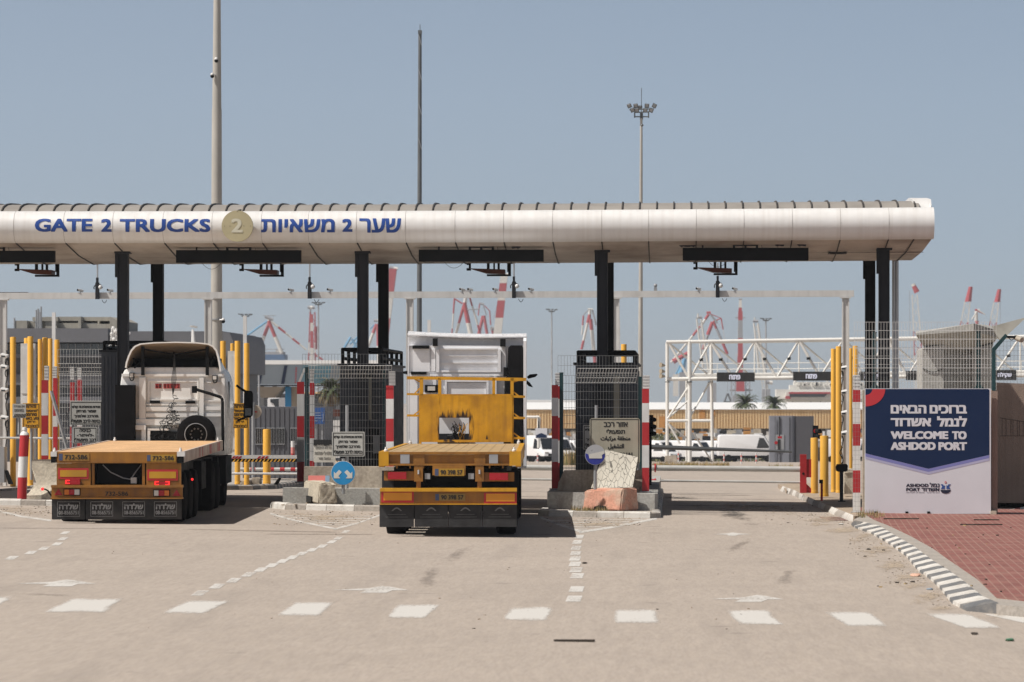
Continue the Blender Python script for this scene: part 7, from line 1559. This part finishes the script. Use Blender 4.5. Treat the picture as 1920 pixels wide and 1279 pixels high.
# ================= harbour cranes =================
M_cr = mat('crane_red', (.38, .06, .07), .6, var=.12); M_cw = mat('crane_white', (.62, .61, .57), .6, var=.1); M_cb_ = mat('crane_blue', (.13, .33, .52), .6, var=.1); M_cg = mat('crane_grey', (.30, .31, .33), .6, var=.1); M_cd = mat('crane_navy', (.06, .13, .25), .6, var=.1)
W, Rd, B, Gy = M_cw, M_cr, M_cb_, M_cg
def crane(label, D, parts, base=None):
    """parts: (name, x0, y0, x1, y1, radius px, bands, radius end)"""
    p0 = parts[0]; t = thing('harbour_crane', label, 'crane', P(p0[3], 770, D), 'harbour cranes on the skyline'); s = D/K; by = {}
    for p in parts: by.setdefault(p[0], []).append(p)
    for nm, ps in by.items():
        for i, p in enumerate(ps):
            mb = MB(); r2 = p[7] if len(p) > 7 else p[5]; kk = 1.45 if nm == 'mast' else 1.15; p = (*p[:5], p[5]*kk, p[6]); r2 *= kk; o = rnd.uniform(-4, 4)
            if nm.startswith('lattice'):
                a, b = P(p[1], p[2], D), P(p[3], p[4], D); d = (b-a); u = Vector((d.z, 0, -d.x)).normalized(); n = max(4, int(d.length/(p[5]*s*2.4)))
                for k in range(n):
                    mb.m(p[6][min(len(p[6])-1, int(k/n*len(p[6])))]); f0, f1 = k/n, (k+1)/n; ra, rb = lerp(p[5], r2, f0)*s, lerp(p[5], r2, f1)*s
                    for sg in (-1, 1):
                        for dy in (-1, 1): mb.tube(a.lerp(b, f0)+u*ra*sg+Vector((0, dy*ra, 0)), a.lerp(b, f1)+u*rb*sg+Vector((0, dy*rb, 0)), .85*s, 4, caps=False)
                        mb.tube(a.lerp(b, f0)+u*ra*sg+Vector((0, -ra, 0)), a.lerp(b, f1)-u*rb*sg+Vector((0, -rb, 0)), .6*s, 4, caps=False)
                nm2 = 'lattice_boom'
            elif nm == 'box':
                mb.m(p[6][0]); mb.box(X(p[1], D), X(p[3], D), D-2, D+6, Z(p[4], D), Z(p[2], D)); nm2 = 'machine_house'
            else:
                q = Vector((0, o, 0)); mb.banded(P(p[1], p[2], D)+q, P(p[3], p[4], D)+q, p[5]*s, p[6], 4 if nm == 'mast' else 8, r2*s); nm2 = nm
            mb.build(nm2, t)
    return t
crane('blue crane with red and white A-frame legs above the raised shed', 1300, [('leg', 504.5, 602, 484, 657, 2.6, [Rd, Rd, W, W], 3.2), ('leg', 505.5, 602, 530, 662, 2.8, [Rd, Rd, W, W], 3.2), ('boom', 508, 603, 574, 656, 2.0, [W, Rd, W, Rd, W], 1.5), ('boom', 502, 601, 457, 633, 1.8, [B], 1.6), ('boom', 457, 633, 480, 656, 2.0, [B]), ('box', 455, 665, 536, 675, 1, [M_cd]), ('box', 475, 660, 532, 665, 1, [Gy]), ('head', 499, 594, 514, 600, 2.6, [Gy, M_cg]), ('head', 505, 606, 505, 598, 3, [W]), ('rail', 494, 592, 518, 592, .7, [Gy]), ('rail', 480, 655, 534, 655, .6, [Gy]), ('house', 518, 657, 527, 664, 2.2, [W])])
crane('upright red and white lattice crane in the gap left of the middle booth', 1350, [('lattice', 584.5, 700, 586, 585, 6, [Rd, W, Rd, Rd], 4), ('mast', 587, 700, 586, 590, 3.2, [Rd, W, W, Rd, Rd, W, Rd], 2.4), ('house', 592, 655, 592, 612, 2.6, [Rd, M_cr]), ('head', 579, 577, 592, 577, 2.8, [Gy, W, Gy]), ('head', 581, 577, 581, 598, 1.6, [Gy]), ('boom', 592, 665, 607, 675, 1.5, [Rd])])
crane('crane with red and white legs half hidden behind the second pair of dark columns', 1450, [('leg', 706, 608, 690, 650, 2.6, [Rd, Rd, W, W, W]), ('leg', 709, 608, 711, 690, 2.0, [Rd, M_cr, W, W]), ('boom', 703, 607, 693, 617, 1, [B]), ('boom', 676, 625, 660, 655, 1.8, [B]), ('boom', 672, 630, 655, 645, 1.6, [B]), ('boom', 658, 632, 646, 652, 2.2, [B]), ('boom', 660, 636, 672, 656, 1.8, [B]), ('head', 700, 601, 714, 601, 2.2, [Gy, W])])
crane('tall red and white crane boom leaning right behind the second dark column pair', 1250, [('mast', 716, 690, 738, 505, 6.5, [Rd, W, Rd, Rd, W, W, Rd, Rd], 7), ('head', 731, 502, 746, 505, 3, [Gy, W])])
crane('red and white double-leg crane with a thin jib rising over the white truck cab', 1250, [('leg', 870, 572, 851, 640, 2.5, [Rd, Rd, W, W], 2.2), ('leg', 872, 572, 886, 640, 3.6, [Rd, Rd, W, W], 4.4), ('leg', 874, 552, 871, 575, 3, [W, W, Rd]), ('jib', 852.5, 560, 847.5, 630, 1.5, [Rd, Rd, W, W, Rd], 1), ('jib', 852, 560, 868, 570, 1.2, [M_cr]), ('boom', 880, 556, 906, 645, 1.6, [Rd, W, W, Rd, Rd], 1.8), ('head', 866, 545, 880, 545, 2, [Gy]), ('rail', 877, 581, 900, 580, .9, [Gy])])
crane('smaller red crane with a hooked jib between the double-leg crane and the square tower', 1600, [('leg', 906, 592, 893, 645, 2.8, [Rd, Rd, W]), ('leg', 908, 592, 917, 645, 2.4, [Rd, Rd, W]), ('jib', 900, 568, 897, 592, 1, [Rd]), ('jib', 905, 570, 912, 592, 1, [Gy]), ('jib', 908, 573, 919, 584, .8, [M_cr]), ('jib', 919, 584, 921, 610, 1, [Rd]), ('head', 899, 569, 908, 571, 2, [Gy]), ('house', 920, 614, 926, 620, 3, [W, Gy]), ('leg', 923, 620, 929, 645, 2, [Rd, Gy])])
crane('square red and white banded crane tower leaning right above the white truck cab', 1150, [('mast', 931, 645, 946, 515, 7.4, [Rd, W, W, Rd, Rd, W, Rd, W], 6.4), ('head', 940, 513, 956, 515, 2, [Gy, W]), ('rope', 941, 530, 924, 600, .35, [Gy])])
crane('red and white two-legged crane just left of the third dark column', 1350, [('leg', 1105, 588, 1090, 655, 2.2, [Rd, W, W, Rd]), ('leg', 1107, 598, 1118, 700, 3, [Rd, W, W, Rd, Rd]), ('leg', 1106, 582, 1105, 598, 2.5, [W, Rd]), ('jib', 1094, 592, 1091, 628, 1.3, [Rd, W]), ('jib', 1094, 591, 1104, 582, .8, [Gy]), ('boom', 1111, 582, 1118, 610, 1.5, [Gy]), ('head', 1102, 580, 1112, 580, 1.3, [W])])
crane('red crane with folded arms over a blue cabin behind the lattice gantry leg', 1250, [('boom', 1329, 589, 1316, 608, 2.2, [Rd, W]), ('boom', 1313, 612, 1258, 680, 1.8, [Rd, W, W, W]), ('boom', 1333, 590, 1345, 606, 1.6, [Gy]), ('boom', 1262, 678, 1290, 662, 4.5, [Rd], 3), ('jib', 1330, 588, 1352, 597, .7, [M_cr]), ('house', 1277, 700, 1284, 672, 6, [B, B], 3), ('leg', 1267, 702, 1278, 680, 1.2, [B]), ('box', 1262, 702, 1272, 743, 1, [W]), ('box', 1274, 698, 1296, 745, 1, [Gy]), ('head', 1325, 586, 1333, 586, 2, [M_cr])])
crane('red A-shaped crane with a drooping jib behind the lattice gantry left part', 1400, [('leg', 1336, 604, 1327, 628, 3, [Rd, M_cr]), ('leg', 1327, 628, 1318, 655, 2.4, [Gy, W, Rd]), ('leg', 1338, 604, 1364, 664, 2, [Rd, Gy, Gy, Rd, Rd], 2.4), ('jib', 1336, 604, 1352, 597, 1, [Rd]), ('jib', 1352, 597, 1355.5, 618, 1.1, [Rd]), ('jib', 1357, 640, 1361, 664, 1.2, [Rd]), ('rope', 1355.5, 618, 1360, 640, .4, [W]), ('rope', 1364, 664, 1364, 735, .4, [Gy])])
crane('white twin-boom mobile crane left of the red tower crane', 1000, [('boom', 1306, 598, 1318, 690, 1.3, [W], 1.6), ('boom', 1315, 598, 1332, 712, 1.3, [W], 1.6), ('lattice', 1311, 605, 1326, 712, 2.6, [W]), ('head', 1306, 595, 1316, 595, 2.4, [Gy]), ('head', 1308.5, 588, 1308.5, 597, 1.2, [W]), ('box', 1326, 718, 1343, 757, 1, [Gy])])
crane('thick red tower crane with a white head in the middle of the lattice gantry', 1100, [('mast', 1388, 734, 1388, 713, 7.5, [Rd]), ('mast', 1388, 713, 1388, 668, 5, [Rd]), ('mast', 1388, 668, 1388, 584, 4.6, [Rd, Rd, Gy, Gy, Rd], 4), ('lattice', 1388, 665, 1388, 612, 3.4, [W]), ('mast', 1388, 584, 1388.5, 562, 3.2, [Rd, W, W], 2.2), ('rail', 1378.5, 595.5, 1397.5, 595.5, .9, [Gy]), ('rail', 1368, 731.5, 1411, 731.5, 1.2, [Gy]), ('rail', 1380, 665, 1396, 665, .9, [W]), ('lattice', 1375, 760, 1375, 715, 3.5, [Gy]), ('lattice', 1402, 760, 1402, 715, 3.5, [Gy]), ('box', 1374, 742, 1402, 762, 1, [Gy]), ('head', 1385, 561, 1391, 561, 1.4, [Gy])])
crane('black grab hanging left of the red tower crane above the palms', 1100, [('grab', 1364, 738, 1357, 757, 1.4, [M_mastd]), ('grab', 1365, 738, 1372, 757, 1.4, [M_mastd]), ('grab', 1356, 755, 1373, 755, 2.2, [M_mastd])])
crane('white twin-boom mobile crane right of the red tower crane', 1000, [('boom', 1413, 606, 1422, 690, 1.3, [W], 1.6), ('boom', 1421, 606, 1440, 738, 1.3, [W], 1.8), ('lattice', 1417, 610, 1434, 738, 2.6, [W]), ('head', 1412, 602, 1422, 602, 2.2, [Gy]), ('head', 1415.5, 595, 1415.5, 604, 1.2, [W]), ('box', 1429, 730, 1444, 757, 1, [Gy]), ('house', 1436, 716, 1448, 718, 3, [Gy, W])])
crane('lattice crane with a red hammer tip leaning left, right of the dark columns', 1150, [('lattice', 1726, 735, 1715, 552, 8, [W, W, W, Rd, Rd, W, W, W], 4.2), ('tip', 1718, 549, 1710, 533, 4.6, [Rd, Rd, Rd, W], 3.2), ('rope', 1706, 545, 1707, 640, .4, [Gy])])
crane('lattice crane with a red tip above the guard tower, left one of the two', 1200, [('lattice', 1803, 640, 1814, 566, 7, [Rd, Rd, W, W, W], 4.2), ('tip', 1814, 566, 1819, 538, 5.4, [Rd], 3.2)])
crane('lattice crane with a red tip above the guard tower, rightmost on the skyline', 1200, [('lattice', 1857, 640, 1868, 567, 6.5, [Rd, Rd, W, W, W], 4), ('tip', 1868, 567, 1872, 543, 5, [Rd], 3), ('rope', 1874, 560, 1874, 620, .35, [Gy])])
crane('small white crane head peeking over the guard tower between two red tips', 1200, [('boom', 1832, 583, 1832, 602, 2.6, [W], 3), ('boom', 1831, 584, 1821, 600, 1.1, [W]), ('boom', 1836, 582, 1848, 590, .9, [W]), ('jib', 1832, 582, 1846, 588, .7, [Rd]), ('head', 1829, 581, 1838, 581, 1.6, [Rd, W]), ('leg', 1832, 602, 1830, 625, 3, [Rd])])
# ship and silos behind the palms
D = 820.; t = thing('ship', 'white ship with a red-roofed bridge moored behind the beige warehouse', 'ship', (X(1530, D), D, -5))
pb = lambda mb, a, b, c, d, o0=0, o1=12: mb.box(X(a, D), X(b, D), D+o0, D+o1, Z(d, D), Z(c, D))
mb = MB(M_cw); mb.prism([(X(1462, D), -5), (X(1450, D), Z(747, D)), (X(1465, D), Z(744, D)), (X(1700, D), Z(744, D)), (X(1700, D), -5)], 'y', D+1, D+18); mb.build('hull', t)
mb = MB(M_cw); pb(mb, 1456, 1700, 730, 744, 2); pb(mb, 1474, 1620, 735, 749, -1, 12); pb(mb, 1482, 1640, 722, 735, 3); pb(mb, 1490, 1600, 716, 722, 4); 
for i in range(46): a = rnd.uniform(1484, 1690); h = rnd.uniform(1, 6); pb(mb, a, a+rnd.uniform(1, 5), 722-h, 723, 2.5, 4)
mb.build('superstructure', t)
mb = MB(M_cr); pb(mb, 1479, 1556, 735, 738.5, -2, 0); pb(mb, 1472, 1482, 742.5, 748, -1.5, -1.05); mb.build('red_roof', t)
mb = MB(M_glass); mb.prism([(X(1480, D), Z(744.5, D)), (X(1480, D), Z(738.6, D)), (X(1551, D), Z(738.6, D)), (X(1545, D), Z(744.5, D))], 'y', D-1.6, D-1.05)
for a in (1486, 1520, 1538): pb(mb, a, a+1.2, 752, 754, .9, .99)
mb.build('bridge_window', t)
mb = MB(M_wroof)
for a, b, r in ((1491, 715, 3), (1551, 714, 3), (1585, 714, 2.4)): mb.ball(P(a, b, D+3), r*D/K)
mb.m(M_grey)
for a, y0 in ((1505, 700), (1530, 706), (1570, 695), (1612, 690)): mb.tube(P(a, 722, D+4), P(a, y0, D+4), .09, 5)
mb.build('mast', t)
# ================= plants =================
def leafmat(n, c): return mat(n, c, .7, var=.35, scale=1.2, spec=.25)
M_palm = leafmat('palm_leaf', (.075, .095, .045)); M_palmd = leafmat('dry_palm_leaf', (.20, .16, .09)); M_trunk = mat('palm_trunk', (.16, .12, .085), .9, var=.3)
def palm(label, px, py, D, R_, nf, seed, gz, dry=.15, grp='palms'):
    rc = random.Random(seed); c = P(px, py, D); t = thing('palm_tree', label, 'palm', (c.x, c.y, gz), grp)
    mb = MB(M_trunk); mb.tube((c.x, c.y, gz), (c.x, c.y, c.z), R_*.09, 10, R_*.075)
    for k in range(int((c.z-gz)/.25)): mb.lathe([(R_*.085, gz+k*.25), (R_*.105, gz+k*.25+.18), (R_*.08, gz+k*.25+.2)], (c.x, c.y, 0), 10)
    mb.build('trunk', t)
    mb = MB()
    for f in range(nf):
        az = rc.uniform(0, 6.283); el = rc.uniform(-.55, 1.35); L_ = R_*rc.uniform(.8, 1.1); mb.m(M_palmd if (el < -.1 and rc.random() < dry*3) or rc.random() < dry*.4 else M_palm)
        h = Vector((math.cos(az), math.sin(az), 0)); side = Vector((-h.y, h.x, 0)); pts = []
        for i in range(11):
            u = i/10; a = el-u*u*1.5; pts.append((pts[-1]+ (h*math.cos(a)+Vector((0, 0, math.sin(a))))*L_/10) if pts else c.copy())
        mb.path(pts, R_*.008, 3)
        for i in range(1, 11):
            for j in range(3):
                p_ = pts[i-1].lerp(pts[i], j/3); d = (pts[i]-pts[i-1]).normalized(); l = R_*.22*(1-abs(i/10-.45)*1.1)*rc.uniform(.8, 1.15)
                for s in (-1, 1):
                    e = (side*s*.8+d*.75+Vector((0, 0, -.25+rc.uniform(-.15, .25)))).normalized()*l; w_ = d*R_*.018
                    mb.poly([p_-w_, p_+w_, p_+e])
    mb.build('crown', t)
palm('palm crown rising over the white warehouse roof, left one of the two', 1398, 758, 458, 1.95, 64, 3, -5.2); palm('palm crown rising over the white warehouse roof, right one of the two', 1452, 759, 460, 1.95, 64, 8, -5.2)
palm('bushy palm with dry hanging leaves behind the mesh fence left of the middle booth', 622, 733, 165, .95, 90, 5, G(-15, 165), .55, None)
def tufts(name, x0, x1, D0_, D1_, n, h, m, zoff=.0, kind='stuff', seed=2, w=.25):
    rc = random.Random(seed); mb = MB()
    for _ in range(n):
        D_ = rc.uniform(D0_, D1_); x = X(rc.uniform(x0, x1), D_); z_ = G(x, D_)+zoff; mb.m(rc.choice(m)); hh = h*rc.uniform(.4, 1.2)
        for k in range(5):
            a = rc.uniform(0, 6.283); d = Vector((math.cos(a), math.sin(a), 0)); b_ = Vector((x, D_, z_))+d*hh*w; e = Vector((-d.y, d.x, 0))*hh*.06
            mb.poly([b_-e, b_+e, b_+d*hh*.3*rc.random()+Vector((0, 0, hh))])
    struct(mb, name, kind=kind)
M_dry = leafmat('dry_grass', (.40, .29, .14)); M_dry2 = leafmat('olive_grass', (.20, .18, .075)); M_shr = leafmat('shrub_leaf', (.085, .095, .045))
tufts('dry_grass', 1225, 1365, 174, 184, 520, .26, [M_dry, M_dry, M_dry2], .05); tufts('dry_grass', 1440, 1530, 174, 184, 60, .2, [M_dry, M_dry2], .05, seed=4); tufts('dry_grass', 1060, 1100, 190, 200, 60, .8, [M_dry, M_dry2], 0, seed=6)
tufts('weeds', 1608, 1655, 74.5, 77.2, 60, .10, [M_dry, M_dry2], .128, seed=7, w=.6); tufts('weeds', 1070, 1140, 77.6, 78.5, 70, .12, [M_dry, M_dry2], .1, seed=8, w=.6); 
rc = random.Random(21); mb = MB()
for _ in range(2600):
    D_ = rc.uniform(397, 408); px = rc.choice((rc.gauss(1240, 16), rc.uniform(1205, 1440))); x = X(px, D_); mb.m(M_shr if rc.random() < .8 else M_dry2); z_ = -4.4+rc.random()**1.2*(2.9 if px < 1275 else 2.2); p_ = Vector((x, D_, z_)); u = Vector((rc.uniform(-1, 1), rc.uniform(-1, 1), rc.uniform(-1, 1))).normalized()*.16; v_ = u.orthogonal().normalized()*.1; mb.poly([p_-u, p_+v_, p_+u, p_-v_])
struct(mb, 'shrubs', kind='stuff')
# ================= litter on the road =================
def lit(name, label, cat, px, py, fn, grp=None, h=.0):
    p_ = gpt(px, py, h); mb = MB(); fn(mb, p_); one(mb, name, label, cat, p_, grp)
M_bark = mat('dark_bark', (.05, .04, .032), .9, var=.3)
lit('stick', 'straight dark strip of rubber lying on the empty road in the foreground', 'strip', 1077, 1203.5, lambda mb, p_: (mb.m(M_bark), mb.obox(p_+Vector((0, 0, .012)), (.205, -.005, 0), (.004, .02, 0), (0, 0, .012))))
def chunk(r, m):
    def f(mb, p_):
        mb.m(m); mb.ball(p_+Vector((0, 0, r*.3)), r*1.2, r*1.6, r*.4, 7)
        for v in mb.bm.verts: v.co += Vector((rnd.uniform(-r, r), rnd.uniform(-r, r), rnd.uniform(-r, r)*.5))*.25
    return f
for a in (('rubber_scrap', 'ragged black rubber scrap on the sand beside the striped kerb, upper one', 'scrap', 1629, 1031, chunk(.035, M_rubber)), ('rubber_scrap', 'flat black rubber scrap on the road just below the upper scrap', 'scrap', 1622, 1044, chunk(.025, M_bark)), ('rubber_scrap', 'dark lump close to the broken joint of the striped kerb', 'scrap', 1711, 1092, chunk(.032, M_bark)),
          ('torn_bag', 'pinkish white torn bag at the broken joint of the striped kerb', 'bag', 1716, 1081, chunk(.06, M_pink)), ('green_scrap', 'small green scrap at the lower right of the road', 'scrap', 1893, 1202, chunk(.045, mat('green_plastic', (.08, .22, .13), .5))), ('dark_scrap', 'small dark scrap below the rightmost crossing stripes', 'scrap', 1827, 1190, chunk(.035, M_bark)),
          ('stone', 'single dark stone on the road right of the dashed line', 'stone', 1096, 1057, chunk(.035, M_bark)), ('plastic_bottle', 'crushed clear plastic litter at the top end of the striped kerb', 'litter', 1577, 984, chunk(.05, M_clear)), ('blue_scrap', 'flat blue-grey scrap beside the lower striped kerb', 'scrap', 1743, 1106, chunk(.035, mat('bluegrey_plastic', (.2, .25, .3), .5)))): lit(*a)
rc = random.Random(31); mb = MB()
def scatter(x0, x1, y0, y1, n, r, ms, h=0):
    for _ in range(n):
        p_ = gpt(rc.uniform(x0, x1), rc.uniform(y0, y1), h); mb.m(rc.choice(ms)); q_ = r*rc.uniform(.3, 1.3); a = rc.uniform(0, 3.14); mb.obox(p_+Vector((0, 0, q_*.3)), (q_*math.cos(a), q_*math.sin(a), 0), (-q_*.5*math.sin(a), q_*.5*math.cos(a), 0), (0, 0, q_*.35))
ms = [M_bark, M_conc, M_conc, M_dirt, M_strip, M_dirt]
scatter(510, 705, 958, 985, 170, .016, ms); scatter(1020, 1200, 972, 988, 120, .016, ms); scatter(0, 95, 950, 968, 100, .016, ms); scatter(1590, 1660, 995, 1040, 110, .013, ms); scatter(1660, 1740, 1040, 1095, 160, .011, ms); scatter(1740, 1800, 1105, 1140, 80, .01, ms); scatter(1430, 1590, 945, 985, 140, .016, ms); scatter(200, 1500, 1000, 1180, 60, .012, ms); scatter(1640, 1900, 970, 1110, 40, .02, [M_bark, M_dry], .13); scatter(520, 700, 942, 948, 30, .03, ms, .1); scatter(1040, 1180, 952, 960, 40, .03, ms, .1)
struct(mb, 'gravel', kind='stuff')
for px, py, l, lab in ((1690, 974, .35, 'dry twig on the bricks close to the billboard foot, left one'), (1850, 976, .25, 'dry twig on the bricks below the billboard right edge'), (1840, 985, .4, 'long dry twig on the bricks, nearest the camera of the twigs')):
    lit('twig', lab, 'twig', px, py, lambda mb, p_: (mb.m(M_bark), mb.path([p_+Vector((-l+2*l*i/6, .03*math.sin(i*2), .015)) for i in range(7)], .012, 5)), 'dry twigs on the bricks', .13)
# ================= hazy air =================
hz = bpy.data.materials.new('hazy_air'); hz.use_nodes = True; n = hz.node_tree.nodes; n.clear()
ou = n.new('ShaderNodeOutputMaterial'); pv = n.new('ShaderNodeVolumePrincipled'); pv.inputs['Color'].default_value = (.86, .90, .95, 1); pv.inputs['Density'].default_value = .00018; pv.inputs['Anisotropy'].default_value = .2
hz.node_tree.links.new(pv.outputs[0], ou.inputs['Volume'])
mb = MB(hz); mb.box(-3500, 3500, -60, 5600, -8, 62); struct(mb, 'haze', kind='stuff')
